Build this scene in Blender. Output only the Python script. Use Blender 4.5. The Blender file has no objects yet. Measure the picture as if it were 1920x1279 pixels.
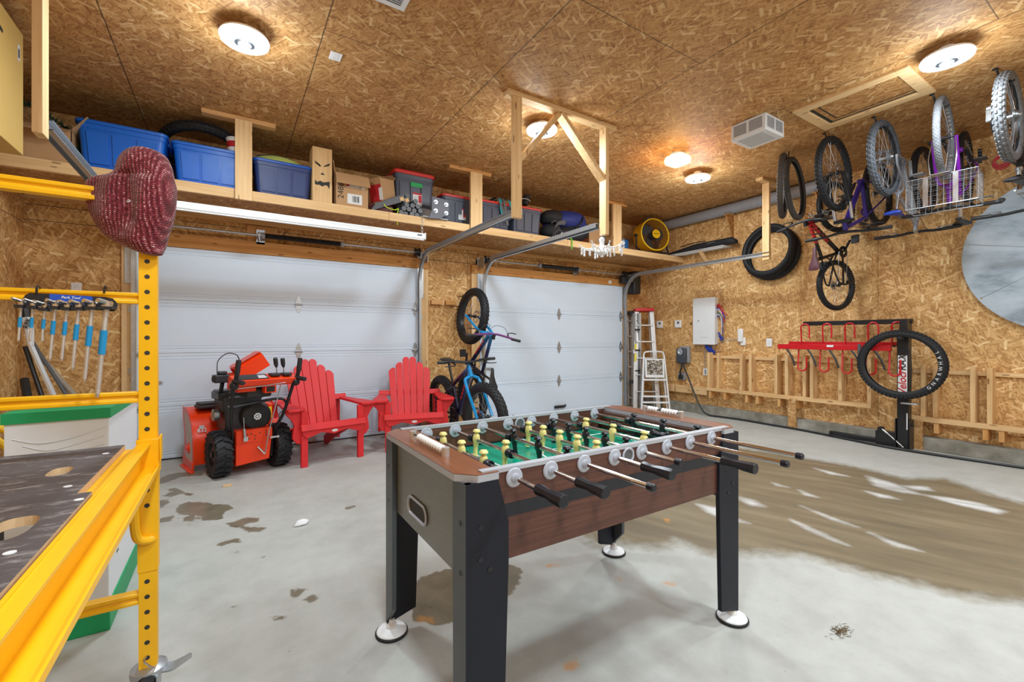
import bpy, math, random
import numpy as np
from mathutils import Vector, Matrix
S = bpy.context.scene
COL = S.collection
random.seed(11)
V = Vector
PI = math.pi
def R(d): return math.radians(d)

# ---------------------------------------------------------------- survey of the photograph: pixel -> point on a known plane of the room
FPX, V0, CAMH = 831.0, 634.0, 1.22
RX, RF = 1308/1549.7, 831/1549.7
def _ray(u, v):
    r = (u-960)/FPX
    return (r*RX+RF, -RF*r+RX, -(v-V0)/FPX)
def atX(u, v, x):
    a = _ray(u, v); k = x/a[0]; return V((x, a[1]*k, CAMH+a[2]*k))
def atY(u, v, y):
    a = _ray(u, v); k = y/a[1]; return V((a[0]*k, y, CAMH+a[2]*k))
def atZ(u, v, z):
    a = _ray(u, v); k = (z-CAMH)/a[2]; return V((a[0]*k, a[1]*k, z))

# ---------------------------------------------------------------- mesh builder
class MB:
    def __init__(s, M=None):
        s.v = []; s.f = []; s.m = []; s.cur = 0; s.M = M
    def add(s, vs, fs):
        o = len(s.v)
        if s.M is not None: vs = [s.M @ V(p) for p in vs]
        s.v.extend([tuple(p) for p in vs])
        for f in fs:
            s.f.append(tuple(i+o for i in f)); s.m.append(s.cur)
        return s
    def mat(s, i): s.cur = i; return s
    def box(s, a, b, M=None):
        x0, y0, z0 = a; x1, y1, z1 = b
        if x0 > x1: x0, x1 = x1, x0
        if y0 > y1: y0, y1 = y1, y0
        if z0 > z1: z0, z1 = z1, z0
        vs = [(x0,y0,z0),(x1,y0,z0),(x1,y1,z0),(x0,y1,z0),(x0,y0,z1),(x1,y0,z1),(x1,y1,z1),(x0,y1,z1)]
        if M is not None: vs = [M @ V(p) for p in vs]
        return s.add(vs, [(0,3,2,1),(4,5,6,7),(0,1,5,4),(1,2,6,5),(2,3,7,6),(3,0,4,7)])
    def cb(s, c, d, M=None):
        c = V(c); h = V(d)/2
        if M is not None:
            MM = Matrix.Translation(c) @ M.to_4x4()
            return s.box(tuple(-h), tuple(h), MM)
        return s.box(tuple(c-h), tuple(c+h))
    def beam(s, p, q, w, h, up=(0,0,1)):
        p = V(p); q = V(q); t = (q-p).normalized(); u = V(up)
        a = t.cross(u)
        if a.length < 1e-4: a = t.cross(V((1,0,0)))
        a.normalize(); b = a.cross(t)
        vs = []
        for c in (p, q):
            for i, j in ((-1,-1),(1,-1),(1,1),(-1,1)): vs.append(c+a*(i*w/2)+b*(j*h/2))
        return s.add(vs, [(0,1,2,3),(7,6,5,4),(0,4,5,1),(1,5,6,2),(2,6,7,3),(3,7,4,0)])
    def tube(s, pts, r, n=8, closed=False, caps=True):
        pts = [V(p) for p in pts]; k = len(pts)
        rs = r if isinstance(r, (list, tuple)) else [r]*k
        vs = []; prev = None
        for i in range(k):
            if closed: t = pts[(i+1) % k]-pts[i-1]
            else: t = pts[min(i+1,k-1)]-pts[max(i-1,0)]
            t.normalize()
            if prev is None:
                a = t.cross(V((0,0,1)))
                if a.length < .05: a = t.cross(V((1,0,0)))
            else: a = prev - t*prev.dot(t)
            a.normalize(); prev = a; b = t.cross(a)
            for j in range(n):
                w = 2*PI*j/n; vs.append(pts[i]+a*(rs[i]*math.cos(w))+b*(rs[i]*math.sin(w)))
        fs = []
        for i in range(k if closed else k-1):
            i2 = (i+1) % k
            for j in range(n):
                j2 = (j+1) % n; fs.append((i*n+j, i*n+j2, i2*n+j2, i2*n+j))
        if caps and not closed:
            fs.append(tuple(range(n-1,-1,-1))); fs.append(tuple((k-1)*n+j for j in range(n)))
        return s.add(vs, fs)
    def cyl(s, p, q, r, r2=None, n=16): return s.tube([p, q], [r, r if r2 is None else r2], n)
    def lathe(s, prof, n=24, M=None, closed=False):
        vs = []; k = len(prof)
        for r, h in prof:
            for j in range(n):
                w = 2*PI*j/n; vs.append(V((r*math.cos(w), r*math.sin(w), h)))
        fs = []
        for i in range(k if closed else k-1):
            i2 = (i+1) % k
            for j in range(n):
                j2 = (j+1) % n; fs.append((i*n+j, i*n+j2, i2*n+j2, i2*n+j))
        if not closed:
            fs.append(tuple(range(n-1,-1,-1))); fs.append(tuple((k-1)*n+j for j in range(n)))
        if M is not None: vs = [M @ p for p in vs]
        return s.add(vs, fs)
    def prism(s, poly, h, M=None):
        n = len(poly); vs = [V((x,y,0)) for x,y in poly]+[V((x,y,h)) for x,y in poly]
        ar = sum(poly[i][0]*poly[(i+1)%n][1]-poly[(i+1)%n][0]*poly[i][1] for i in range(n))
        fs = [tuple(range(n-1,-1,-1)), tuple(range(n,2*n))]+[(i,(i+1)%n,n+(i+1)%n,n+i) for i in range(n)]
        if (ar < 0) != (h < 0): fs = [tuple(reversed(f)) for f in fs]
        if M is not None: vs = [M @ p for p in vs]
        return s.add(vs, fs)
    def ell(s, c, r, n=16, m=10, M=None):
        c = V(c); vs = []
        for i in range(1, m):
            a = PI*i/m
            for j in range(n):
                w = 2*PI*j/n; vs.append(V((r[0]*math.sin(a)*math.cos(w), r[1]*math.sin(a)*math.sin(w), r[2]*math.cos(a))))
        vs.append(V((0,0,r[2]))); vs.append(V((0,0,-r[2])))
        T, B = len(vs)-2, len(vs)-1; fs = []
        for j in range(n):
            j2 = (j+1) % n; fs.append((T, j, j2)); fs.append((B, (m-2)*n+j2, (m-2)*n+j))
            for i in range(m-2): fs.append((i*n+j, (i+1)*n+j, (i+1)*n+j2, i*n+j2))
        if M is not None: vs = [M @ p for p in vs]
        return s.add([c+p for p in vs], fs)
    def torus(s, R0, r, n=48, m=12, M=None, rz=None):
        rz = rz or r
        prof = [(R0+r*math.cos(2*PI*i/m), rz*math.sin(2*PI*i/m)) for i in range(m)]
        return s.lathe(prof, n, M, True)
    def loft(s, rings, caps=True, closed=False):
        n = len(rings[0]); vs = [p for r in rings for p in r]; fs = []; k = len(rings)
        for i in range(k if closed else k-1):
            i2 = (i+1) % k
            for j in range(n):
                j2 = (j+1) % n; fs.append((i*n+j, i*n+j2, i2*n+j2, i2*n+j))
        if caps and not closed:
            fs.append(tuple(range(n-1,-1,-1))); fs.append(tuple((k-1)*n+j for j in range(n)))
        return s.add(vs, fs)
    def text(s, body, size, M, depth=.0006, bold=False, shear=0, align='CENTER'):
        cu = bpy.data.curves.new('lettering', 'FONT'); cu.body = body; cu.size = size; cu.extrude = depth
        cu.align_x = align; cu.align_y = 'CENTER'; cu.shear = shear; cu.resolution_u = 3
        if bold: cu.offset = size*.018
        ob = bpy.data.objects.new('lettering', cu); COL.objects.link(ob)
        dg = bpy.context.evaluated_depsgraph_get(); me = bpy.data.meshes.new_from_object(ob.evaluated_get(dg))
        s.add([M @ v.co for v in me.vertices], [tuple(p.vertices) for p in me.polygons])
        bpy.data.objects.remove(ob); bpy.data.meshes.remove(me); bpy.data.curves.remove(cu)
        return s
    def build(s, name, mats, parent=None, smooth=True, ang=35, bev=0, loc=None):
        me = bpy.data.meshes.new(name)
        vs = s.v
        if loc is not None:
            l = V(loc); vs = [tuple(V(p)-l) for p in vs]
        me.from_pydata(vs, [], s.f)
        if not isinstance(mats, (list, tuple)): mats = [mats]
        for m in mats: me.materials.append(m)
        me.polygons.foreach_set('material_index', s.m)
        me.update()
        if smooth:
            me.shade_smooth(); me.set_sharp_from_angle(angle=R(ang))
        o = bpy.data.objects.new(name, me); COL.objects.link(o)
        if loc is not None: o.location = loc
        if parent is not None: o.parent = parent
        if bev:
            b = o.modifiers.new('edge', 'BEVEL'); b.width = bev; b.segments = 2; b.limit_method = 'ANGLE'; b.angle_limit = R(40)
        return o

def tag(o, label, cat, group=None, kind=None):
    if label: o['label'] = label
    if cat: o['category'] = cat
    if group: o['group'] = group
    if kind: o['kind'] = kind
    return o
def thing(name, label, cat, loc=(0,0,0), M=None, group=None):
    o = bpy.data.objects.new(name, None); COL.objects.link(o); o.empty_display_size = .1
    if M is not None: o.matrix_world = M
    else: o.location = loc
    return tag(o, label, cat, group)
def struct(o): o['kind'] = 'structure'; return o
def copy_tree(o, parent=None):
    c = o.copy(); COL.objects.link(c)
    if parent is not None: c.parent = parent
    for ch in list(o.children): copy_tree(ch, c)
    return c
def frame(o, x, y, z):
    M = Matrix.Identity(4)
    for i, a in enumerate((x, y, z)):
        for k in range(3): M[k][i] = a[k]
    for k in range(3): M[k][3] = o[k]
    return M
def arc(c, r, a0, a1, n, ax=(1,0,0), ay=(0,0,1)):
    c = V(c); ax = V(ax); ay = V(ay)
    return [c+ax*(r*math.cos(R(a0+(a1-a0)*i/n)))+ay*(r*math.sin(R(a0+(a1-a0)*i/n))) for i in range(n+1)]
def smoothpts(pts, n=6):
    pts = [V(p) for p in pts]; out = []
    P = [pts[0]]+pts+[pts[-1]]
    for i in range(1, len(P)-2):
        p0, p1, p2, p3 = P[i-1], P[i], P[i+1], P[i+2]
        for k in range(n):
            t = k/n
            out.append(.5*((2*p1)+(p2-p0)*t+(2*p0-5*p1+4*p2-p3)*t*t+(3*p1-p0-3*p2+p3)*t**3))
    out.append(pts[-1]); return out

# ---------------------------------------------------------------- node helpers and materials
class NT:
    def __init__(s, name, group=False):
        if group: s.nt = bpy.data.node_groups.new(name, 'ShaderNodeTree'); s.mat = None
        else:
            s.mat = bpy.data.materials.new(name); s.mat.use_nodes = True; s.nt = s.mat.node_tree; s.nt.nodes.clear()
    def n(s, t, **kw):
        nd = s.nt.nodes.new(t)
        for k, v in kw.items(): setattr(nd, k, v)
        return nd
    def set(s, sock, v):
        if v is None: return
        if isinstance(v, bpy.types.NodeSocket): s.nt.links.new(v, sock)
        else: sock.default_value = v
    def math(s, op, a, b=None, c=None, clamp=False):
        nd = s.n('ShaderNodeMath', operation=op); nd.use_clamp = clamp
        s.set(nd.inputs[0], a); s.set(nd.inputs[1], b)
        if c is not None: s.set(nd.inputs[2], c)
        return nd.outputs[0]
    def vmath(s, op, a, b=None):
        nd = s.n('ShaderNodeVectorMath', operation=op); s.set(nd.inputs[0], a); s.set(nd.inputs[1], b)
        return nd.outputs[0]
    def mix(s, fac, a, b, blend='MIX'):
        nd = s.n('ShaderNodeMix', data_type='RGBA', blend_type=blend)
        s.set(nd.inputs[0], fac)
        for i, x in ((6, a), (7, b)):
            if isinstance(x, tuple) and len(x) == 3: x = (*x, 1)
            s.set(nd.inputs[i], x)
        return nd.outputs[2]
    def noise(s, vec, scale, detail=3, rough=.55, dim='3D'):
        nd = s.n('ShaderNodeTexNoise', noise_dimensions=dim); s.set(nd.inputs['Vector'], vec)
        nd.inputs['Scale'].default_value = scale; nd.inputs['Detail'].default_value = detail; nd.inputs['Roughness'].default_value = rough
        return nd.outputs[0]
    def mapping(s, vec, loc=(0,0,0), rot=(0,0,0), sc=(1,1,1)):
        nd = s.n('ShaderNodeMapping'); s.set(nd.inputs[0], vec); nd.inputs[1].default_value = loc; nd.inputs[2].default_value = rot; nd.inputs[3].default_value = sc
        return nd.outputs[0]
    def ramp(s, fac, stops, interp='LINEAR'):
        nd = s.n('ShaderNodeValToRGB'); nd.color_ramp.interpolation = interp; el = nd.color_ramp.elements
        while len(el) < len(stops): el.new(.5)
        for e, (p, c) in zip(el, stops):
            e.position = p; e.color = (*c, 1) if len(c) == 3 else c
        s.set(nd.inputs[0], fac); return nd.outputs[0]
    def obj(s): return s.n('ShaderNodeTexCoord').outputs['Object']
    def sep(s, v):
        nd = s.n('ShaderNodeSeparateXYZ'); s.set(nd.inputs[0], v); return nd.outputs
    def comb(s, x, y, z=0.0):
        nd = s.n('ShaderNodeCombineXYZ'); s.set(nd.inputs[0], x); s.set(nd.inputs[1], y); s.set(nd.inputs[2], z); return nd.outputs[0]
    def out(s, col, rough=.5, metal=0.0, bump=None, bstr=.2, bdist=.01, spec=.5, **kw):
        p = s.n('ShaderNodeBsdfPrincipled'); o = s.n('ShaderNodeOutputMaterial')
        if isinstance(col, tuple) and len(col) == 3: col = (*col, 1)
        s.set(p.inputs['Base Color'], col); s.set(p.inputs['Roughness'], rough); s.set(p.inputs['Metallic'], metal)
        p.inputs['Specular IOR Level'].default_value = spec
        for k, v in kw.items(): s.set(p.inputs[k], v)
        if bump is not None:
            b = s.n('ShaderNodeBump'); b.inputs['Strength'].default_value = bstr; b.inputs['Distance'].default_value = bdist
            s.set(b.inputs['Height'], bump); s.nt.links.new(b.outputs[0], p.inputs['Normal'])
        s.nt.links.new(p.outputs[0], o.inputs[0]); return s.mat

def srgb(r, g, b):
    f = lambda c: (c/255/12.92 if c/255 <= .04045 else ((c/255+.055)/1.055)**2.4)
    return (f(r), f(g), f(b))
def plain(name, col, rough=.5, metal=0.0, var=.12, sc=14, bump=0, bsc=60, **kw):
    t = NT(name); o = t.obj(); nz = t.noise(o, sc, 4)
    d = tuple(c*(1-var) for c in col); l = tuple(min(1, c*(1+var)) for c in col)
    c = t.mix(nz, d, l)
    b = t.noise(o, bsc, 3) if bump else None
    rr = t.math('ADD', t.math('MULTIPLY', nz, .12), rough-.06)
    return t.out(c, rr, metal, b, bump, .004, **kw)

# oriented strand board: layers of stretched cells laid at different angles
def make_osb_group():
    t = NT('strand_board', True); nt = t.nt
    nt.interface.new_socket('Vector', in_out='INPUT', socket_type='NodeSocketVector')
    nt.interface.new_socket('Color', in_out='OUTPUT', socket_type='NodeSocketColor')
    nt.interface.new_socket('Height', in_out='OUTPUT', socket_type='NodeSocketFloat')
    gi = t.n('NodeGroupInput'); go = t.n('NodeGroupOutput'); vec = gi.outputs[0]
    wob = t.n('ShaderNodeTexNoise'); nt.links.new(vec, wob.inputs[0]); wob.inputs['Scale'].default_value = 9; wob.inputs['Detail'].default_value = 2
    w = t.vmath('SCALE', t.vmath('SUBTRACT', wob.outputs[1], (.5,.5,.5))); w.node.inputs['Scale'].default_value = .014
    vec2 = t.vmath('ADD', vec, w)
    base_p = [(.05, srgb(160,116,70)), (.3, srgb(182,138,88)), (.6, srgb(194,152,101)), (.95, srgb(208,168,118))]
    flake_p = [(.0, srgb(146,100,58)), (.18, srgb(182,138,88)), (.3, srgb(206,164,112)), (.7, srgb(220,184,134)), (1, srgb(236,208,166))]
    col = None; hgt = None
    layers = [(10,.09,.017,0,0), (68,.085,.014,.45,0), (122,.09,.015,.5,0), (40,.08,.012,.6,0), (18,.10,.024,.86,1), (80,.095,.022,.87,1), (136,.10,.023,.86,1)]
    for i, (a, L, W, th, fl) in enumerate(layers):
        m = t.mapping(vec2, (i*3.7, i*1.3, 0), (0,0,R(a)), (1,1,1))
        m = t.vmath('MULTIPLY', m, (1/L, 1/W, 0))
        vo = t.n('ShaderNodeTexVoronoi', voronoi_dimensions='2D', feature='F1', distance='CHEBYCHEV'); nt.links.new(m, vo.inputs['Vector']); vo.inputs['Scale'].default_value = 1
        s3 = t.n('ShaderNodeSeparateColor'); nt.links.new(vo.outputs['Color'], s3.inputs[0])
        gr = t.noise(t.vmath('MULTIPLY', m, (.9, 5, 1)), 1.0, 2)
        tone = t.math('ADD', s3.outputs[0], t.math('MULTIPLY', t.math('SUBTRACT', gr, .5), .45))
        c = t.ramp(tone, flake_p if fl else base_p)
        edge = t.math('MULTIPLY', t.math('SUBTRACT', .56, vo.outputs['Distance']), 10.0, clamp=True)
        c = t.mix(t.math('MULTIPLY_ADD', edge, .3, .7, clamp=True), srgb(128,90,52), c)
        if col is None: col, hgt = c, s3.outputs[0]
        else:
            mk = t.math('GREATER_THAN', s3.outputs[1], th)
            mk = t.math('MULTIPLY', mk, t.math('MULTIPLY', t.math('LESS_THAN', vo.outputs['Distance'], .46 if fl else .52), .74 if fl else 1.0))
            col = t.mix(mk, col, c); hgt = t.math('MULTIPLY_ADD', mk, .3, t.math('MULTIPLY', hgt, .8))
    spk = t.math('GREATER_THAN', t.noise(t.vmath('MULTIPLY', vec, (1,1.6,1)), 42, 2), .69)
    col = t.mix(t.math('MULTIPLY', spk, .75), col, srgb(66,40,22))
    big = t.noise(vec, 1.3, 3)
    col = t.mix(t.math('MULTIPLY_ADD', big, .5, .1, clamp=True), col, t.mix(1.0, col, (.86,.78,.66), 'MULTIPLY'))
    nt.links.new(col, go.inputs[0]); nt.links.new(hgt, go.inputs[1])
    return nt
OSB = make_osb_group()
def osb(name, axes, lines=None, tint=(1,1,1), rot=0.0, sq=(1,1), crossed=None, rough=.62, lf=.8):
    """axes: the two object axes lying in the board; lines: [(axis, position)] of panel joints"""
    t = NT(name); c = t.sep(t.obj()); a = c['XYZ'.index(axes[0])]; b = c['XYZ'.index(axes[1])]
    g = t.n('ShaderNodeGroup'); g.node_tree = OSB
    t.nt.links.new(t.mapping(t.comb(a, b), (0,0,0), (0,0,rot), (sq[0],sq[1],1)), g.inputs[0])
    col = t.mix(1.0, g.outputs[0], tint, 'MULTIPLY')
    mk = None
    wig = t.math('MULTIPLY', t.math('SUBTRACT', t.noise(t.comb(a, b), 6, 2), .5), .006)
    def acc(m):
        nonlocal mk
        mk = m if mk is None else t.math('MAXIMUM', mk, m)
    for ax, p in (lines or []):
        s = a if ax == axes[0] else b
        acc(t.math('LESS_THAN', t.math('ABSOLUTE', t.math('ADD', t.math('SUBTRACT', s, p), wig)), .0035))
    if crossed:                                                   # staggered butt joints: strips of width w from x0, joints every p from y0, odd strips shifted
        x0, w, y0, p, sh = crossed
        fl = t.math('FLOOR', t.math('DIVIDE', t.math('SUBTRACT', a, x0), w))
        odd = t.math('ABSOLUTE', t.math('MODULO', fl, 2.0))
        y = t.math('ADD', t.math('SUBTRACT', b, y0), t.math('MULTIPLY', odd, sh))
        y = t.math('ADD', y, wig)
        acc(t.math('LESS_THAN', t.math('PINGPONG', y, p/2), .003))
        x = t.math('ADD', t.math('SUBTRACT', a, x0), wig)
        acc(t.math('LESS_THAN', t.math('PINGPONG', x, w/2), .004))
    if mk is not None: col = t.mix(t.math('MULTIPLY', mk, lf), col, srgb(58,44,34))
    return t.out(col, rough, 0, g.outputs[1], .25, .004, spec=.3)

def lumber(name, axis, base=(234,200,150), dark=(204,160,106), rough=.6):
    t = NT(name); o = t.obj(); rnd = t.n('ShaderNodeObjectInfo').outputs['Random']
    sc = [38,38,38]; sc['XYZ'.index(axis)] = 1.6
    o2 = t.vmath('ADD', o, t.comb(rnd, t.math('MULTIPLY', rnd, 3.1), rnd))
    nz = t.noise(t.vmath('MULTIPLY', o2, tuple(sc)), 1.0, 4, .6)
    c = t.ramp(nz, [(.25, srgb(*dark)), (.5, srgb(*[(a+b)//2 for a, b in zip(base, dark)])), (.72, srgb(*base))])
    ks = [16,16,16]; ks['XYZ'.index(axis)] = 4
    vo = t.n('ShaderNodeTexVoronoi', feature='F1'); t.set(vo.inputs['Vector'], t.vmath('MULTIPLY', o2, tuple(ks))); vo.inputs['Scale'].default_value = 1
    kn = t.math('LESS_THAN', vo.outputs['Distance'], .13)
    c = t.mix(t.math('MULTIPLY', kn, .75), c, srgb(116,70,34))
    c = t.mix(t.math('MULTIPLY', t.math('SUBTRACT', rnd, .2), .35, clamp=True), c, srgb(236,204,158))
    return t.out(c, rough, 0, nz, .15, .003, spec=.3)

m = {}
m['lx'] = lumber('lumber_along_x', 'X'); m['ly'] = lumber('lumber_along_y', 'Y'); m['lz'] = lumber('lumber_along_z', 'Z')
m['ox'] = lumber('orange_lumber_along_x', 'X', (220,164,98), (184,124,64)); m['oz'] = lumber('orange_lumber_along_z', 'Z', (220,168,104), (186,130,72))
m['yellow'] = plain('yellow_paint', srgb(247,186,12), .38, var=.08)
m['hole'] = plain('dark_hole', (.03,.03,.025), .7)
m['black'] = plain('black_plastic', (.018,.019,.022), .42, var=.2)
m['blackm'] = plain('black_metal', (.02,.021,.024), .33, .3, var=.2)
m['rubber'] = plain('tyre_rubber', (.014,.015,.018), .6, var=.3, bump=.15, spec=.4)
m['rubberbrown'] = plain('dusty_tyre_rubber', (.06,.05,.043), .75, var=.35, bump=.2)
m['rubbergrey'] = plain('dusty_grey_tyre_rubber', (.15,.155,.165), .75, var=.5, sc=30, bump=.2)
m['rubberblue'] = plain('worn_tyre_rubber', (.075,.085,.1), .65, var=.5, sc=30, bump=.2)
m['galv'] = plain('galvanised_steel', (.5,.53,.56), .38, .85, var=.18, sc=30)
m['steel'] = plain('bright_steel', (.62,.63,.65), .22, .95, var=.08)
m['chrome'] = plain('chrome', (.72,.72,.74), .12, 1.0, var=.05)
m['alu'] = plain('brushed_aluminium', (.66,.67,.68), .4, .8, var=.12)
m['white'] = plain('white_paint', (.78,.8,.82), .4, var=.04)
m['whitep'] = plain('white_plastic', (.82,.83,.84), .35, var=.03)
m['grey'] = plain('grey_plastic', (.3,.31,.33), .5)
m['darkgrey'] = plain('dark_grey_plastic', (.09,.095,.105), .5)
m['red'] = plain('red_wood_grain_plastic', srgb(216,36,42), .5, var=.1, sc=5, bump=.1)
m['redm'] = plain('red_powder_coat', srgb(196,22,32), .35, var=.08)
m['orange'] = plain('orange_enamel', srgb(240,62,12), .3, var=.07)
m['blue'] = plain('bright_blue_plastic', srgb(10,100,204), .42, var=.07)
m['navy'] = plain('navy_plastic', srgb(50,66,118), .45, var=.12)
m['toteg'] = plain('slate_grey_plastic', srgb(66,71,88), .45, var=.1)
m['lidred'] = plain('red_plastic', srgb(206,44,40), .45, var=.08)
m['lidblue'] = plain('blue_lid_plastic', srgb(24,84,184), .45, var=.08)
m['card'] = plain('cardboard', srgb(186,146,104), .75, var=.1, sc=8)
m['cardd'] = plain('cardboard_inside', srgb(150,112,76), .8, var=.1)
m['teal'] = plain('teal_webbing', srgb(12,130,140), .7)
m['green'] = plain('green_print', srgb(16,152,92), .5, var=.04)
m['greend'] = plain('dark_green_needles', srgb(20,70,52), .8, var=.4)
m['paper'] = plain('white_paper', (.75,.76,.77), .6, var=.05)
m['label_red'] = plain('red_print', srgb(190,30,44), .6)
m['ink'] = plain('black_print', (.02,.02,.022), .6)
m['yellowp'] = plain('yellow_plastic', srgb(246,196,20), .5)
m['ylabel'] = plain('yellow_label', srgb(240,220,40), .5)
m['bluesheet'] = plain('blue_foam_sheet', srgb(24,96,170), .6)
m['wire'] = plain('shiny_wire', (.34,.35,.37), .4, .8)
m['limegreen'] = plain('lime_tie', srgb(190,225,40), .5)
# ================================================================= SETTING
XL, XR, YB, YF, ZC = -1.55, 6.55, 5.65, -3.2, 3.28

def sdf_poly(P, X, Y):
    P = np.array(P); d = np.full(X.shape, 1e9); ins = np.zeros(X.shape, bool); n = len(P)
    for i in range(n):
        ax, ay = P[i]; bx, by = P[(i+1) % n]
        ex, ey = bx-ax, by-ay; L = ex*ex+ey*ey+1e-12
        t = np.clip(((X-ax)*ex+(Y-ay)*ey)/L, 0, 1)
        d = np.minimum(d, np.hypot(X-ax-t*ex, Y-ay-t*ey))
        c = (ay > Y) != (by > Y)
        xi = ax+(Y-ay)*ex/(ey if abs(ey) > 1e-9 else 1e-9)
        ins ^= c & (X < xi)
    return np.where(ins, -d, d)
def fp(pts, ox=0, oy=0, k=1.0): return [tuple(atZ(ox+u*k, oy+v*k, 0)[:2]) for u, v in pts]
K = (280, 840, .25)
puddles = [fp(p, *K) for p in (
    [(190,460),(225,430),(300,405),(430,410),(510,425),(600,425),(635,460),(550,480),(550,530),(480,545),(390,545),(370,505),(220,505)],
    [(60,240),(130,200),(240,185),(400,160),(410,205),(300,215),(240,215),(170,245),(60,280)],
    [(90,360),(170,330),(120,312),(200,300),(260,330),(380,360),(320,362),(240,345),(150,370)],
    [(60,395),(120,385),(155,410),(90,450),(60,450)], [(60,530),(180,510),(180,540),(130,560),(60,560)],
    [(555,570),(660,545),(720,520),(830,530),(820,550),(700,575),(750,600),(800,590),(890,600),(830,625),(740,630),(690,600),(600,590)],
    [(510,720),(600,690),(690,675),(650,698),(715,695),(700,710),(620,710),(560,740),(515,745)],
    [(610,780),(690,768),(680,785)], [(1055,1055),(1100,1050),(1190,1070),(1140,1100),(1100,1130),(1065,1115)],
    [(1130,1140),(1200,1110),(1255,1095),(1235,1130),(1250,1150),(1200,1178),(1180,1150)],
    [(565,1170),(660,1175),(640,1200),(580,1190)], [(880,1275),(950,1258),(1040,1265),(1000,1290),(900,1290)], [(835,812),(880,803),(850,822)],
    [(240,520),(360,512),(330,545),(250,550)], [(270,570),(340,565),(300,582)], [(1455,445),(1540,435),(1555,450),(1480,460)])]
puddles.append(fp([(255,420),(330,360),(480,310),(600,290),(870,275),(980,300),(985,400),(900,500),(830,560),(520,670),(400,690),(250,640)], 700, 980, .28125))
wet = fp([(1380,839),(1446,849),(1585,872),(1642,884),(1696,897),(1770,897),(1812,911),(1866,930),(1960,955),(1960,1135),(1851,1124),(1781,1115),(1735,1099),(1642,1080),(1565,1059),(1511,1041),(1450,1038),(1388,1038),
          (1330,1040),(1272,1014),(1240,1030),(1180,1022),(1116,1022),(1085,1005),(1040,950),(1130,880),(1260,850)])
streaks = [fp(p, 1180, 820, .3854) for p in (
    [(328,325),(430,345),(490,385),(580,418),(500,405),(400,375)], [(524,288),(600,305),(660,338),(590,332)],
    [(836,334),(930,370),(1105,435),(1000,405)], [(785,400),(900,450),(1060,525),(960,490),(860,445)],
    [(1150,185),(1260,215),(1420,278),(1330,270),(1200,240)], [(1330,235),(1440,240),(1475,260),(1380,255)],
    [(1430,280),(1560,295),(1700,320),(1830,358),(1790,372),(1600,330)], [(1150,262),(1260,285),(1310,302),(1220,292)],
    [(1170,465),(1300,515),(1420,552),(1300,530)], [(900,150),(980,168),(1065,190),(980,180)], [(700,222),(770,243),(720,236)], [(830,258),(915,292),(860,282)])]
marks = [fp([(0,0),(32,2),(30,14),(12,12)], 780, 1157), fp([(0,2),(30,0),(26,8),(4,8)], 1020, 1055), fp([(0,0),(16,2),(12,8)], 1150, 1082), fp([(0,0),(18,2),(12,9)], 1240, 972), fp([(0,0),(26,-3),(24,7),(4,6)], 1244, 1093), fp([(0,3),(20,-10),(26,0),(16,14),(0,16)], 1058, 1244)]
xs = np.arange(XL, XR+.001, .03); ys = np.arange(YF, YB+.031, .03)
GX, GY = np.meshgrid(xs, ys)
def field(polys):
    d = np.full(GX.shape, 1.0)
    for p in polys: d = np.minimum(d, sdf_poly(p, GX, GY))
    return np.clip(d, -1, 1)
nx, ny = len(xs), len(ys)
co = np.stack([GX.ravel(), GY.ravel(), np.zeros(GX.size)], 1)
idx = np.arange(nx*ny).reshape(ny, nx)
q = np.stack([idx[:-1,:-1].ravel(), idx[:-1,1:].ravel(), idx[1:,1:].ravel(), idx[1:,:-1].ravel()], 1)
me = bpy.data.meshes.new('floor'); me.from_pydata(co.tolist(), [], q.tolist())
for nm, f in (('puddle', field(puddles)), ('damp', field([wet])), ('streak', field(streaks)), ('mark', field(marks))):
    at = me.attributes.new(nm, 'FLOAT', 'POINT'); at.data.foreach_set('value', f.ravel().astype(np.float32))
floor = bpy.data.objects.new('floor', me); COL.objects.link(floor); struct(floor)
t = NT('concrete_slab'); o = t.obj()
n1 = t.noise(o, 1.1, 5, .6); n2 = t.noise(o, 7, 5, .65); n3 = t.noise(o, 60, 3); n4 = t.noise(t.vmath('MULTIPLY', t.mapping(o, (0,0,0), (0,0,R(-20))), (7, 1.2, 1)), 1.1, 4)
col = t.ramp(t.math('ADD', t.math('MULTIPLY', n1, .55), t.math('MULTIPLY', n2, .45)), [(.3, srgb(160,160,154)), (.5, srgb(177,178,173)), (.7, srgb(189,190,186))])
col = t.mix(t.math('MULTIPLY', t.math('GREATER_THAN', n3, .66), .12), col, srgb(110,106,98))
dark = t.math('GREATER_THAN', t.noise(o, 34, 2), .755); col = t.mix(t.math('MULTIPLY', dark, .5), col, srgb(96,88,76))
def A(nm): return t.n('ShaderNodeAttribute', attribute_name=nm).outputs['Fac']
wob = t.math('MULTIPLY', t.math('SUBTRACT', t.noise(o, 16, 4, .6), .5), .10)
def mask(sd, amp, soft): return t.math('MULTIPLY_ADD', t.math('ADD', sd, t.math('MULTIPLY', wob, amp)), -1/soft, .5, clamp=True)
pu = mask(A('puddle'), .8, .012); da = mask(A('damp'), 1.6, .14)
st = t.math('MULTIPLY', mask(A('streak'), .35, .06), t.math('MULTIPLY_ADD', n4, 2.4, -.35, clamp=True)); mk = mask(A('mark'), .8, .02)
wcol = t.ramp(n4, [(.3, srgb(100,88,66)), (.5, srgb(114,101,76)), (.7, srgb(132,118,92))])
pcol = t.ramp(n2, [(.3, srgb(98,92,76)), (.65, srgb(124,114,94))])
dm = t.math('MULTIPLY', da, .93); col = t.mix(dm, col, wcol); col = t.mix(t.math('MULTIPLY', pu, .95), col, pcol)
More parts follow.
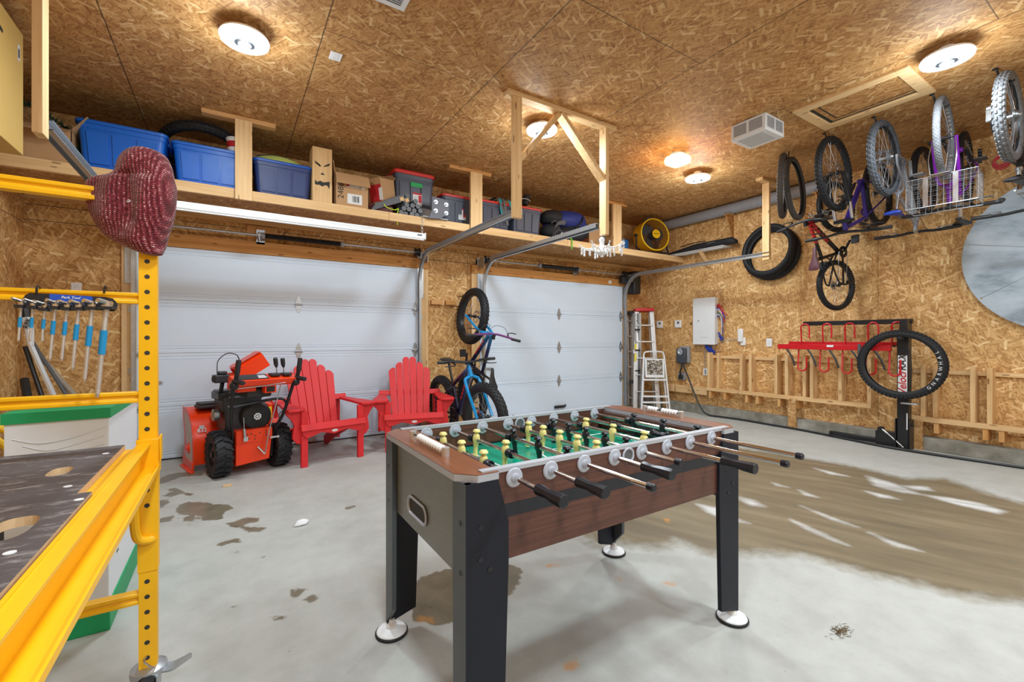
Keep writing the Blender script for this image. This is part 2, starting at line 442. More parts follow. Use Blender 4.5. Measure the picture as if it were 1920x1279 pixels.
col = t.mix(t.math('MULTIPLY', st, .95), col, srgb(214,216,216)); col = t.mix(t.math('MULTIPLY', mk, .55), col, srgb(204,136,44))
rg = t.math('SUBTRACT', t.math('MULTIPLY_ADD', n2, .2, .5), t.math('MULTIPLY', t.math('MAXIMUM', t.math('MULTIPLY', da, .6), pu), .3))
floor.data.materials.append(t.out(col, rg, 0, t.math('ADD', n3, n2), .12, .004, spec=.4))

ceil_m = osb('ceiling_strand_board', 'XY', crossed=(.53, 1.22, 3.17, 2.44, 1.12), tint=(.97,.90,.80), rot=R(20))
back_m = osb('back_wall_strand_board', 'XZ', lines=[('Z',2.42),('Z',2.28),('X',2.84),('X',.52)], tint=(1.16,1.18,1.12), rot=R(-10))
right_m = osb('right_wall_strand_board', 'YZ', lines=[('Z',.85),('Y',2.98),('Y',2.13),('Y',4.2),('Y',5.42)], tint=(1.3,1.36,1.36), rot=R(70), lf=.45)
left_m = osb('left_wall_strand_board', 'YZ', lines=[('Z',2.25),('Y',4.43),('Y',3.21)], tint=(1.18,1.16,1.08), rot=R(82))
for nm, a, b, mt in (('ceiling', (XL-.1,YF-.1,ZC), (XR+.1,YB+.1,ZC+.1), ceil_m), ('wall_back', (XL-.1,YB,0), (XR+.1,YB+.1,ZC), back_m), ('wall_right', (XR,YF,0), (XR+.1,YB,ZC), right_m),
                     ('wall_left', (XL-.1,YF,0), (XL,YB,ZC), left_m), ('wall_front', (XL-.1,YF-.1,0), (XR+.1,YF,ZC), back_m)):
    struct(MB().box(a, b).build(nm, mt, smooth=False))
t = NT('rough_concrete_curb'); o = t.obj(); nz = t.noise(o, 6, 5); n2 = t.noise(o, 40, 3)
c = t.ramp(nz, [(.3, srgb(112,108,96)), (.55, srgb(146,143,133)), (.75, srgb(170,168,160))])
curb_m = t.out(c, .8, 0, n2, .4, .006)
struct(MB().box((6.40,YF,0),(XR,YB,.135)).build('baseboard_right', curb_m, bev=.006))

# timber round the doors
def board(nm, a, b, mt, label=None): return struct(MB().box(a, b).build(nm, mt, smooth=False, bev=.003, loc=((a[0]+b[0])/2,(a[1]+b[1])/2,(a[2]+b[2])/2)))
board('trim_1', (-.885,5.605,0), (-.765,YB,2.14), m['lz']); board('trim_2', (2.105,5.605,0), (2.235,YB,2.14), m['lz'])
board('trim_3', (2.885,5.605,0), (3.06,YB,2.14), m['lz']); board('trim_4', (5.85,5.605,0), (5.98,YB,2.14), m['lz'])
board('trim_5', (-.885,5.59,2.14), (2.235,YB,2.275), m['ox']); board('trim_6', (2.885,5.59,2.14), (5.98,YB,2.262), m['ox'])
board('trim_7', (XL,5.61,2.465), (XR,YB,2.518), m['lx'])
board('trim_8', (.15,5.625,2.275), (.45,YB,2.455), m['oz']); board('trim_9', (4.62,5.625,2.34), (5.0,YB,2.46), m['oz'])

# garage doors
t = NT('embossed_white_door'); o = t.obj(); gr = t.noise(t.vmath('MULTIPLY', o, (2.2, 1, 60)), 1.6, 4, .6)
door_m = t.out(t.mix(t.noise(o, 1.5, 3), srgb(206,220,236), srgb(216,229,244)), .42, 0, gr, .22, .003)
def garage_door(nm, x0, x1, hx, lock_right):
    root = struct(bpy.data.objects.new(nm, None)); COL.objects.link(root); h = .5345
    for i in range(4):
        z0, z1 = i*h+(.012 if i == 0 else .0015), (i+1)*h-.0015
        prof = [(5.65,z0),(5.602,z0),(5.602,z0+.03),(5.606,z0+.034),(5.606,z0+.04),(5.602,z0+.044),(5.602,z0+.062),(5.606,z0+.066),(5.602,z0+.07),
                (5.602,z1-.07),(5.606,z1-.066),(5.602,z1-.062),(5.602,z1-.044),(5.606,z1-.04),(5.606,z1-.034),(5.602,z1-.03),(5.602,z1),(5.65,z1)]
        mb = MB(); n = len(prof)
        vs = [(x0,y,z) for y,z in prof]+[(x1,y,z) for y,z in prof]
        mb.add(vs, [(j, n+j, n+(j+1)%n, (j+1)%n) for j in range(n)]+[tuple(range(n)), tuple(range(2*n-1,n-1,-1))])
        mb.build('panel', door_m, root, smooth=False)
    MB().box((x0,5.595,0),(x1,5.64,.014)).build('bottom_seal', m['black'], root)
    for i in range(1, 4):
        for x, e in ((hx, 0), (x0+.045, -1), (x1-.045, 1)):
            hb = MB(Matrix.Translation((x,5.602,i*h)))
            Mx = frame((0,0,0),(1,0,0),(0,0,1),(0,-1,0))
            hb.prism([(-.036,.006),(.036,.006),(.012,.085),(0,.095),(-.012,.085)], .006, Mx)
            hb.prism([(-.036,-.006),(-.012,-.085),(0,-.095),(.012,-.085),(.036,-.006)], .006, Mx)
            hb.cyl((-.04,-.012,0),(.04,-.012,0),.011,n=10)
            for zz in (.05,-.05): hb.cyl((0,-.004,zz),(0,-.011,zz),.008,n=8)
            if e: hb.cyl((0,-.03,0),(e*.075,-.03,0),.008,n=8); hb.box((-.02,-.034,-.02),(.02,-.004,.02))
            hb.build('hinge', m['galv'], root)
    lx = x0+.13 if not lock_right else x0+.11
    lk = MB(); lk.box((lx-.06,5.585,.765),(lx+.06,5.603,.795)); lk.box((lx-.09,5.578,.774),(lx+.075,5.586,.786)); lk.cyl((lx+.03,5.58,.78),(lx+.03,5.55,.765),.008)
    lk.build('slide_lock', m['galv'], root)
    return root, h
d1, hh = garage_door('door_1', -.77, 2.09, .66, False)
d2, _ = garage_door('door_2', 3.02, 5.88, 4.45, True)
fh = MB(); fh.tube(smoothpts([(4.36,5.59,.115),(4.38,5.55,.135),(4.46,5.55,.13),(4.53,5.55,.125),(4.55,5.56,.15)]), .016); fh.box((4.36,5.575,.10),(4.54,5.602,.14)); fh.build('foot_handle', m['black'], d2)

# door tracks and their hangers
def sweep(mb, path, prof, N):
    rings = []
    for i, p in enumerate(path):
        t_ = (V(path[min(i+1,len(path)-1)])-V(path[max(i-1,0)])).normalized(); b = t_.cross(V(N)).normalized()
        rings.append([V(p)+V(N)*a+b*c for a, c in prof])
    mb.loft(rings, caps=False)
def track(x, side, yend, label, angle_plate=True):
    """side: +1 when the channel opens to +x"""
    root = thing('door_track', label, 'track', (x,5.53,0), group='garage door tracks')
    zt, r = 2.315, .36; s = side
    prof = [(0,.027),(.03*s,.027),(.03*s,.022),(.005*s,.022),(.005*s,-.022),(.03*s,-.022),(.03*s,-.027),(0,-.027)]
    v = MB(); path = [(0,0,.03),(0,0,zt-r)]+[tuple(p) for p in arc((0,-r,zt-r), r, 0, 90, 14, (0,1,0), (0,0,1))][1:]
    sweep(v, path, prof, (1,0,0)); v.build('vertical_track', m['galv'], root)
    hz = MB(); sweep(hz, [(0,-r,zt),(0,yend-5.53,zt)], [(a, c*1.0) for a, c in prof], (1,0,0))
    hz.box((min(0,-.035*s),yend-5.53,zt+.02),(max(0,-.035*s),-.12,zt+.024)); hz.box((-.036*s-.002,yend-5.53,zt-.02),(-.036*s+.002,-.25,zt+.024))
    hz.build('horizontal_track', m['galv'], root)
    for z in (.25,.9,1.5): br = MB(); br.box((-.004,.0,z-.03),(.004,.12,z+.03)); br.box((-.03*s-.004,.07,z-.03),(-.03*s+.02,.076,z+.03)); br.build('track_bracket', m['galv'], root)
    if angle_plate:
        ap = MB(); ap.box((-.05*s-.002,.06,1.75),(-.05*s+.002,.12,2.36)); ap.box((-.06*s,.062,1.75),(.02*s,.067,2.36)); ap.box((-.05*s-.002,-.12,2.2),(-.05*s+.002,.12,2.34)); ap.build('angle_plate', m['galv'], root)
    return root
track(-.8, 1, 3.19, 'galvanised door track left of the first garage door, ending behind the knit hat')
track(2.10, -1, 3.2, 'galvanised door track right of the wide left garage door, by the red chairs')
track(3.03, 1, 3.2, 'galvanised door track left of the right garage door, by the hung blue bike')
track(5.90, -1, 3.06, 'galvanised door track right of the second door, by the ladders')

def post(mb, x0, x1, y0, y1, z0, z1): mb.box((x0,y0,z0),(x1,y1,z1))
h1 = thing('track_hanger', 'wooden goalpost-shaped track hanger with two diagonal braces on the ceiling', 'hanger', (2.5,3.14,ZC))
def lpart(nm, root, a, b, mt):
    l = root.location; return MB().box((a[0]-l.x,a[1]-l.y,a[2]-l.z),(b[0]-l.x,b[1]-l.y,b[2]-l.z)).build(nm, mt, root, bev=.003)
lpart('cleat', h1, (1.93,3.09,3.24), (3.17,3.18,ZC), m['lx'])
lpart('post', h1, (1.985,3.10,2.225), (2.07,3.14,3.24), m['lz']); lpart('post', h1, (3.035,3.10,2.215), (3.075,3.19,3.24), m['lz'])
l = h1.location
MB().beam(V((2.07,3.16,2.73))-l, V((2.50,3.16,3.24))-l, .038, .089, (0,1,0)).build('brace', m['lz'], h1, bev=.003)
MB().beam(V((3.05,3.16,2.75))-l, V((2.50,3.14,3.24))-l, .038, .089, (0,1,0)).build('brace', m['lz'], h1, bev=.003)
h2 = thing('track_hanger', 'wooden hanger at the top left corner beside the large tan box', 'hanger', (-.78,3.14,ZC))
lpart('post', h2, (-.825,3.10,2.235), (-.785,3.19,ZC), m['lz'])
h3 = thing('track_hanger', 'wooden hanger with short cleat in front of the stacked wall tyres', 'hanger', (5.93,3.1,ZC))
lpart('cleat', h3, (5.72,3.05,3.24), (6.2,3.14,ZC), m['lx']); lpart('post', h3, (5.89,3.06,2.24), (5.93,3.15,3.24), m['lz'])

def torsion(x0, x1, s0, s1, sb, drums, label):
    root = thing('torsion_shaft', label, 'shaft', (x0,5.5,2.33), group='torsion shafts over the garage doors'); L = x1-x0
    MB().cyl((0,0,0),(L,0,0),.0125,n=12).build('shaft', m['galv'], root)
    sp = MB(); k = int((s1-s0)/.006); pr = []
    for i in range(k+1): pr.append((.03 if i % 2 else .025, s0-x0+(s1-s0)*i/k))
    sp.lathe(pr, 18, Matrix.Rotation(PI/2,4,'Y')); sp.build('spring', m['blackm'], root)
    for x in (s0-.02, s1+.01): MB().cyl((x-x0,0,0),(x-x0+.035,0,0),.034,n=16).build('winding_cone', m['grey'], root)
    b = MB(); b.box((sb-x0-.02,-.03,-.06),(sb-x0-.015,.1,.05)); b.box((sb-x0-.04,.09,-.08),(sb-x0+.04,.096,.08)); b.cyl((sb-x0-.03,0,0),(sb-x0-.005,0,0),.036); b.build('centre_bracket', m['galv'], root)
    for x in drums:
        MB().lathe([(.02,-.03),(.055,-.03),(.055,-.024),(.045,-.02),(.045,.02),(.055,.024),(.055,.03),(.02,.03)], 24, Matrix.Translation((x-x0,0,0)) @ Matrix.Rotation(PI/2,4,'Y')).build('cable_drum', m['blackm'], root)
    return root
torsion(-.85, 2.13, .30, 1.09, .28, (-.74,2.04), 'steel torsion shaft with black spring above the wide left garage door')
torsion(2.98, 6.0, 4.0, 4.75, 4.78, (3.07,5.83), 'steel torsion shaft with dark spring above the right garage door')
op = thing('door_opener', 'black wall-mount door opener at the top of the right garage door', 'door opener', (6.0,5.5,2.2))
MB().box((-.02,-.09,-.2),(.15,.1,.2)).build('body', m['black'], op, bev=.02); MB().box((-.05,-.05,.08),(-.02,.05,.17)).build('collar', m['blackm'], op); MB().box((-.24,-.03,-.02),(-.1,.06,.10)).build('cable_sensor', m['black'], op, bev=.008)
tag(MB().box((5.53,5.582,2.165),(5.6,5.59,2.22)).build('wall_sensor', m['whitep']), 'small white sensor on the header above the right garage door', 'sensor')

# ceiling fittings
t = NT('glowing_diffuser'); e = t.n('ShaderNodeEmission'); e.inputs[0].default_value = (.93,.96,1,1); e.inputs[1].default_value = 9; oo = t.n('ShaderNodeOutputMaterial'); t.nt.links.new(e.outputs[0], oo.inputs[0]); led_m = t.mat
t = NT('amber_glass_shade'); e = t.n('ShaderNodeEmission'); e.inputs[0].default_value = (1,.62,.25,1); e.inputs[1].default_value = 4.5; oo = t.n('ShaderNodeOutputMaterial'); t.nt.links.new(e.outputs[0], oo.inputs[0]); amber_m = t.mat
def lamp(nm, loc, power, col, rad):
    L = bpy.data.lights.new(nm, 'POINT'); L.energy = power; L.color = col; L.shadow_soft_size = rad
    o = bpy.data.objects.new(nm, L); COL.objects.link(o); o.location = loc; return o
def disc_lamp(nm, loc, col, size):
    L = bpy.data.lights.new(nm, 'AREA'); L.shape = 'DISK'; L.size = size; L.color = col
    o = bpy.data.objects.new(nm, L); COL.objects.link(o); o.location = loc; return o
LEDS = [((.08,3.44),'round LED ceiling light above the blue totes, largest and leftmost'), ((2.51,3.42),'round LED ceiling light behind the wooden goalpost hanger'), ((4.9,3.41),'round LED ceiling light beyond the amber lamp, smallest'),
        ((4.29,1.0),'round LED ceiling light beside the attic hatch above the bikes'), ((.3,.5),None), ((2.3,.2),None), ((.3,-1.7),None), ((2.4,-1.7),None), ((4.5,-1.5),None)]
for (x, y), lb in LEDS:
    if lb:
        rt = thing('ceiling_light', lb, 'ceiling light', (x,y,ZC), group='round LED ceiling lights')
        MB().lathe([(.045,0),(.05,-.045),(.07,-.05),(.14,-.055),(.145,-.07),(.02,-.07)], 32).build('housing', m['whitep'], rt)
        MB().lathe([(.14,-.068),(.146,-.075),(.142,-.09),(.05,-.098),(.05,-.096),(.02,-.096)], 40).build('diffuser', led_m, rt)
        MB().lathe([(.060,-.094),(.060,-.108),(.040,-.114),(.036,-.108),(.036,-.094)], 32).build('centre_ring', m['black'], rt)
    lamp('led_glow', (x,y,ZC-.30), 1, (.80,.925,1), .10)
    disc_lamp('led_disc', (x,y,ZC-.0992), (.80,.925,1), .29)
am = thing('ceiling_lamp', 'amber glowing square glass ceiling lamp near the white heater', 'ceiling light', (4.22,3.19,ZC))
MB().lathe([(.085,0),(.09,-.02),(.05,-.03)], 24).build('base', m['white'], am)
sh = MB(); rings = []
for r_, z_ in ((.06,-.02),(.095,-.035),(.105,-.07),(.1,-.105),(.08,-.118)):
    rings.append([V((r_*1.15*math.copysign(abs(math.cos(w))**.5, math.cos(w)), r_*1.15*math.copysign(abs(math.sin(w))**.5, math.sin(w)), z_)) for w in [2*PI*k/32 for k in range(32)]])
sh.loft(rings); sh.build('glass_shade', amber_m, am)
lamp('amber_glow', (4.22,3.19,ZC-.22), 1, (1,.55,.2), .1)
AM = True

hx0, hx1, hy0, hy1 = 4.30, 4.93, 1.215, 2.03
at = thing('attic_hatch', 'wood framed attic hatch in the ceiling above the hanging bikes', 'hatch', (4.6,1.6,ZC))
fr = MB(Matrix.Translation((-4.6,-1.6,-ZC)))
w = .085
for a, b in (((hx0,hy0),(hx1,hy0+w)), ((hx0,hy1-w),(hx1,hy1)), ((hx0,hy0+w),(hx0+w,hy1-w)), ((hx1-w,hy0+w),(hx1,hy1-w))): fr.box((a[0],a[1],ZC-.022),(b[0],b[1],ZC))
fr.build('frame', m['ly'], at, bev=.003)
sl = MB(Matrix.Translation((-4.6,-1.6,-ZC))); i0 = .085
sl.box((hx0+i0,hy0+i0,ZC-.003),(hx1-i0,hy1-i0,ZC-.001)); sl.build('dark_gap', m['hole'], at)
pn = MB(Matrix.Translation((-4.6,-1.6,-ZC))); g = .105; pn.box((hx0+w,hy0+w,ZC-.008),(hx1-w-.035,hy1-w-.035,ZC-.002)); pn.build('panel', osb('hatch_strand_board', 'XY', tint=(.9,.8,.68)), at)
gp = MB(Matrix.Translation((-4.6,-1.6,-ZC))); gp.box((hx1-w-.085,hy0+w,ZC-.0085),(hx1-w-.073,hy1-w-.073,ZC-.0078)); gp.box((hx0+w,hy1-w-.085,ZC-.0085),(hx1-w-.073,hy1-w-.073,ZC-.0078)); gp.build('groove', m['hole'], at)

hv = thing('ceiling_heater', 'white louvred box heater mounted on the ceiling near the attic hatch', 'heater', (4.27,2.33,ZC))
b = MB(); X, Y, Zh = .165, .165, -.155
b.box((-X,-Y,Zh),(X,Y,-.002)); b.build('case', m['white'], hv, bev=.006)
lv = MB()
for k in range(12):
    z = -.03-k*.0085
    for sx in (-1,1): lv.box((-X-.0015,sx*.012 if sx>0 else -.135,z),(-X+.001,.135 if sx>0 else -.012,z+.004)); lv.box((-.135 if sx<0 else .012,-Y-.0015,z),(-.012 if sx<0 else .135,-Y+.001,z+.004))
lv.build('louvres', m['darkgrey'], hv, smooth=False)
bg = MB()
bg.box((-.12,-.12,Zh-.002),(.12,.12,Zh+.001)); bg.build('bottom_grille', plain('grey_mesh_grille', srgb(168,170,174), .5, sc=90, var=.3), hv)
bs = MB(); [bs.box((-.12,-.12+k*.0125,Zh-.004),(.12,-.116+k*.0125,Zh-.001)) for k in range(20)]; bs.build('grille_bar', m['white'], hv)
cv = thing('ceiling_vent', 'white slotted vent cover at the top edge of the ceiling', 'vent', (.82,2.58,ZC))
MB().box((-.11,-.14,-.012),(.1,.135,-.001)).build('frame', m['white'], cv, bev=.004)
sl = MB(); [sl.box((-.075,-.1+k*.017,-.0135),(.065,-.092+k*.017,-.0115)) for k in range(12)]; sl.build('slot', m['darkgrey'], cv)
jb = thing('ceiling_outlet', 'small white outlet plate on the ceiling right of the large LED light', 'outlet', (.648,3.42,ZC))
MB().box((-.04,-.05,-.008),(.04,.05,0)).build('plate', m['whitep'], jb, bev=.003)
o_ = MB(); [o_.box((-.018,y-.014,-.0095),(.018,y+.014,-.0075)) for y in (-.022,.022)]; o_.build('socket', m['paper'], jb)

# camera and render look
cam = bpy.data.cameras.new('camera'); co_ = bpy.data.objects.new('camera', cam); COL.objects.link(co_)
co_.location = (0,0,CAMH); co_.rotation_euler = (PI/2, 0, -math.atan2(RF, RX)); cam.sensor_width = 36; cam.lens = 36*FPX/1920; cam.shift_y = (V0-639.5)/1920; cam.clip_start = .03
S.camera = co_
W = bpy.data.worlds.new('world'); S.world = W; W.use_nodes = True; W.node_tree.nodes['Background'].inputs[0].default_value = (.02,.02,.022,1)
S.view_settings.view_transform = 'Standard'; S.view_settings.look = 'None'; S.view_settings.gamma = 1; S.view_settings.use_curve_mapping = False
S.view_settings.exposure = -0.1
LED_W, DISC_W, AMBER_W = 17, 42, 16
for o in S.objects:
    if o.type == 'LIGHT': o.data.energy = AMBER_W if o.name.startswith('amber') else DISC_W if o.name.startswith('led_disc') else LED_W
# ================================================================= FOOSBALL TABLE
t = NT('walnut_laminate_x'); o = t.obj(); nz = t.noise(t.vmath('MULTIPLY', o, (2.2, 26, 70)), 1.3, 5, .6)
walnut = t.out(t.ramp(nz, [(.25, srgb(66,38,30)), (.5, srgb(86,51,40)), (.75, srgb(106,66,52))]), .38, 0, nz, .04, .002)
t = NT('walnut_laminate_y'); o = t.obj(); nz = t.noise(t.vmath('MULTIPLY', o, (34, 2.4, 40)), 1.3, 5, .6)
walnut_y = t.out(t.ramp(nz, [(.25, srgb(98,54,34)), (.5, srgb(122,72,47)), (.75, srgb(142,88,60))]), .3, 0, nz, .04, .002)
edge_m = plain('silver_edge_band', srgb(176,180,188), .35, .2, var=.05)
t = NT('brushed_taupe_panel'); o = t.obj(); nz = t.noise(t.vmath('MULTIPLY', o, (3, 4, 60)), 2, 3)
taupe = t.out(t.mix(nz, srgb(114,116,115), srgb(136,138,136)), .36, .2)
legm = plain('black_leg_laminate', srgb(24,28,39), .5, var=.15, spec=.3); legs_ = plain('grey_leg_edge', srgb(78,84,90), .4, .2)
field_m = plain('green_playfield', srgb(0,146,116), .18, var=.05); bump_y = plain('cream_player_plastic', srgb(226,214,136), .35, var=.05)
bear_m = plain('pale_grey_plastic', srgb(172,178,190), .4, var=.04); navyp = plain('navy_black_plastic', srgb(17,21,32), .32, var=.1)
TX0, TX1, TY0, TY1 = .60, 1.80, 1.105, 1.82
ft = thing('foosball_table', 'walnut and black foosball table in the middle of the concrete floor', 'foosball table', (1.2,1.46,0))
OFF = Matrix.Translation((-1.2,-1.46,0))
def T(): return MB(OFF)
for y0, y1, nm in ((TY0,TY0+.02,1), (TY1-.02,TY1,0)):
    b = T(); b.mat(0).box((TX0,y0,.572),(TX1,y1,.832)); b.mat(2).box((TX0,y0-.0012,.695),(TX1,y1+.0012,.735)); b.mat(1).box((TX0,y0-.003,.830),(TX1,y1+.003,.842))
    b.build('side_apron', [walnut, edge_m, navyp], ft, smooth=False)
for x0, x1, e in ((TX0-.035,TX0-.015,-1), (TX1+.015,TX1+.035,1)):
    T().box((x0,TY0+.05,.522),(x1,TY1-.05,.815)).build('end_panel', taupe, ft)
    a = T(); xi = TX0+.055 if e < 0 else TX1-.075; a.box((xi,TY0+.02,.66),(xi+.02,TY1-.02,.815)).build('inner_end_wall', walnut, ft)
for e in (-1, 1):
    xo = TX0-.068 if e < 0 else TX1+.068; xi = TX0+.05 if e < 0 else TX1-.05; c = .05*-e
    ya, yb = TY0-.012, TY1+.012
    P = [(xi,ya),(xi,yb),(xo+c,yb),(xo,yb-.05),(xo,ya+.05),(xo+c,ya)]
    b = T(); b.mat(1).prism(P, .02, Matrix.Translation((0,0,.816)))
    P2 = [(x+(-.0 if 1 else 0),y) for x, y in P]; b.mat(0).prism(P2, .0015, Matrix.Translation((0,0,.8365))); b.build('end_cap', [walnut_y, edge_m], ft, smooth=False)
    # goal mouth
    xg = TX0+.075 if e < 0 else TX1-.077
    g = T(); g.mat(0).box((xg,1.36,.725),(xg+.002,1.56,.785)); g.mat(1).box((xg-.001,1.352,.725),(xg+.003,1.36,.792)); g.box((xg-.001,1.56,.725),(xg+.003,1.568,.792)); g.box((xg-.001,1.352,.785),(xg+.003,1.568,.793))
    g.build('goal', [m['hole'], edge_m], ft, smooth=False)
    # bead scorer standing on the end cap
    xs_ = TX0-.015 if e < 0 else TX1+.025; sy0, sy1 = (1.32,1.62) if e < 0 else (1.36,1.58)
    sc = bpy.data.objects.new('bead_scorer', None); COL.objects.link(sc); sc.parent = ft
    for y in (sy0, sy1): T().cyl((xs_,y,.838),(xs_,y,.868),.0125,n=20).build('end_post', m['alu'], sc)
    T().cyl((xs_,sy0,.857),(xs_,sy1,.857),.0035,n=8).build('wire', m['blackm'], sc)
    bd = [sy0+.026+k*.0225 for k in range(10)] if e < 0 else [sy0+.028+k*.0155 for k in range(6)]+[sy1-.028-k*.0155 for k in range(4)]
    hw = .0092 if e < 0 else .0066
    for y in bd: T().lathe([(.004,-hw),(.008,-hw*.9),(.0135,-hw*.25),(.0135,hw*.25),(.008,hw*.9),(.004,hw)], 14, Matrix.Translation((xs_,y,.857)) @ Matrix.Rotation(PI/2,4,'X')).build('bead', m['whitep'], sc)
# ball return in the left end panel
xr = TX0-.036
def stadium(r, h, n=10): return [(r*math.cos(a), h+r*math.sin(a)) for a in [PI*i/n for i in range(n+1)]]+[(r*math.cos(a), -h+r*math.sin(a)) for a in [PI+PI*i/n for i in range(n+1)]]
ME = frame((xr,1.515,.607),(0,0,1),(0,-1,0),(1,0,0))
br = T(); so, si = stadium(.036,.06), stadium(.026,.058)
br.loft([[ME @ V((x,y,-.006*0-.004)) for x, y in so], [ME @ V((x,y,-.008)) for x, y in stadium(.033,.06)], [ME @ V((x,y,-.008)) for x, y in stadium(.029,.06)], [ME @ V((x,y,.0)) for x, y in si]], caps=False)
br.build('ball_return_rim', bear_m, ft); bh = T(); bh.prism(si, .0008, ME @ Matrix.Translation((0,0,-.0012))); bh.build('ball_return_hole', m['hole'], ft)
# playfield
pf = T(); fx0, fx1, fy0, fy1, fz = TX0+.075, TX1-.075, TY0+.02, TY1-.02, .728
pf.mat(0).box((fx0,fy0,.715),(fx1,fy1,fz)); pf.mat(1)
def ln(a, b): pf.box((a[0],a[1],fz),(b[0],b[1],fz+.0008))
cx, cy = 1.2, (fy0+fy1)/2
ln((cx-.004,fy0),(cx+.004,fy1))
pf.lathe([(.095,0),(.103,0),(.103,.0008),(.095,.0008)], 40, Matrix.Translation((cx,cy,fz)), True)
for e in (-1, 1):
    xe = fx0 if e < 0 else fx1
    for dx, dy in ((.09,.13),(.2,.22)):
        xb = xe-e*dx; ln((xb-.004,cy-dy),(xb+.004,cy+dy)); ln((min(xe,xb),cy-dy-.004),(max(xe,xb),cy-dy+.004)); ln((min(xe,xb),cy+dy-.004),(max(xe,xb),cy+dy+.004))
pf.build('playfield', [field_m, m['white']], ft, smooth=False)
T().box((TX0,TY0+.02,.66),(TX1,TY1-.02,.715)).build('cabinet_floor', m['darkgrey'], ft)
# legs
def leg(ex, ey):
    x = TX0-.055 if ex < 0 else TX1+.055; y = TY0-.012 if ey < 0 else TY1+.012
    b = T(); sx, sy = -ex, -ey; th = .018
    prX = [(0,.816),(.103,.816),(.138,.69),(.138,.57),(.122,.075),(0,.042)]
    prY = [(.0008,.816),(.085,.816),(.085,.52),(.08,.13),(.0008,.042)]
    MX = frame((x,y,0),(sx,0,0),(0,0,1),(0,sy,0)); MY = frame((x-sx*.0008,y,0),(0,sy,0),(0,0,1),(sx,0,0))
    b.mat(0)
    def pr(P, M):
        n = len(P); vs = [M @ V((a,c,0)) for a, c in P]+[M @ V((a,c,th)) for a, c in P]
        b.add(vs, [tuple(range(n-1,-1,-1)), tuple(range(n,2*n))]+[(i,(i+1)%n,n+(i+1)%n,n+i) for i in range(n)])
    pr(prX, MX); b.mat(1); pr(prY, MY); o_ = b.build('leg', [legm, legs_], ft, smooth=False)
    bo = []
    for d, z in ((.045,.69),(.075,.565),(.045,.60)): bo.append(((x+sx*d,y-sy*.002,z),(x+sx*d,y+sy*.004,z)))
    for d, z in ((.035,.70),(.035,.56)): bo.append(((x-sx*.002,y+sy*d,z),(x+sx*.004,y+sy*d,z)))
    for p, q in bo: T().cyl(p, q, .0075, n=14).build('bolt', m['blackm'], o_)
    px, py = x+sx*.018, y+sy*.018
    f = T(); f.mat(1).lathe([(.0,.0),(.063,.0),(.066,.004),(.066,.010),(.062,.013),(0,.013)], 32, Matrix.Translation((px,py,0)))
    f.mat(0).lathe([(.0,.0125),(.061,.0125),(.058,.017),(.022,.027),(.02,.04),(.012,.05),(.012,.06),(0,.06)], 32, Matrix.Translation((px,py,0)))
    f.build('levelling_foot', [m['white'], m['rubber']], o_)
for ex in (-1, 1):
    for ey in (-1, 1): leg(ex, ey)
# rods: (x, colour, y of the players (centre), spread, player angle, handle: None shows a bare bumper end, length of stick out)
RZ = .808
rods = [(.708,'c',3,.205,0,'grip',.235),(.843,'c',2,.26,4,'grip',.245),(.981,'k',3,.19,-6,None,.29),(1.121,'c',5,.118,3,'grip',.24),
        (1.257,'k',5,.118,-4,None,.17),(1.395,'c',3,.19,8,'grip',.34),(1.535,'k',2,.24,-70,None,.37),(1.675,'k',3,.205,3,None,.35)]
rods_y = [[1.62,1.455,1.289],[1.598,1.372],[1.528,1.357,1.186],[1.627,1.519,1.407,1.3,1.194],[1.625,1.511,1.4,1.287,1.175],[1.557,1.385,1.213],[1.484,1.26],[1.52,1.345,1.169]]
def player_mb(b, x, y, ang, mat):
    Mx = Matrix.Translation((x,y,RZ)) @ Matrix.Rotation(R(ang),4,'Y')
    def el(z, rx, ry, n=12): return [Mx @ V((rx*math.cos(2*PI*k/n), ry*math.sin(2*PI*k/n), z)) for k in range(n)]
    b.loft([el(0.0416,.004,.004), el(0.0408,.011,.011), el(0.0344,.0155,.0165), el(0.0312,.0155,.0165), el(0.0288,.009,.01), el(0.0240,.0075,.0085), el(0.0192,.011,.016), el(0.0064,.0135,.0195), el(-0.0064,.013,.0185), el(-0.0154,.0095,.0135),
            el(-0.0218,.0105,.0135), el(-0.0243,.0095,.012), el(-0.0352,.0085,.0105), el(-0.0480,.0085,.011), el(-0.0589,.0085,.0115), el(-0.0614,.012,.012), el(-0.0691,.0125,.0125), el(-0.0717,.008,.01)])
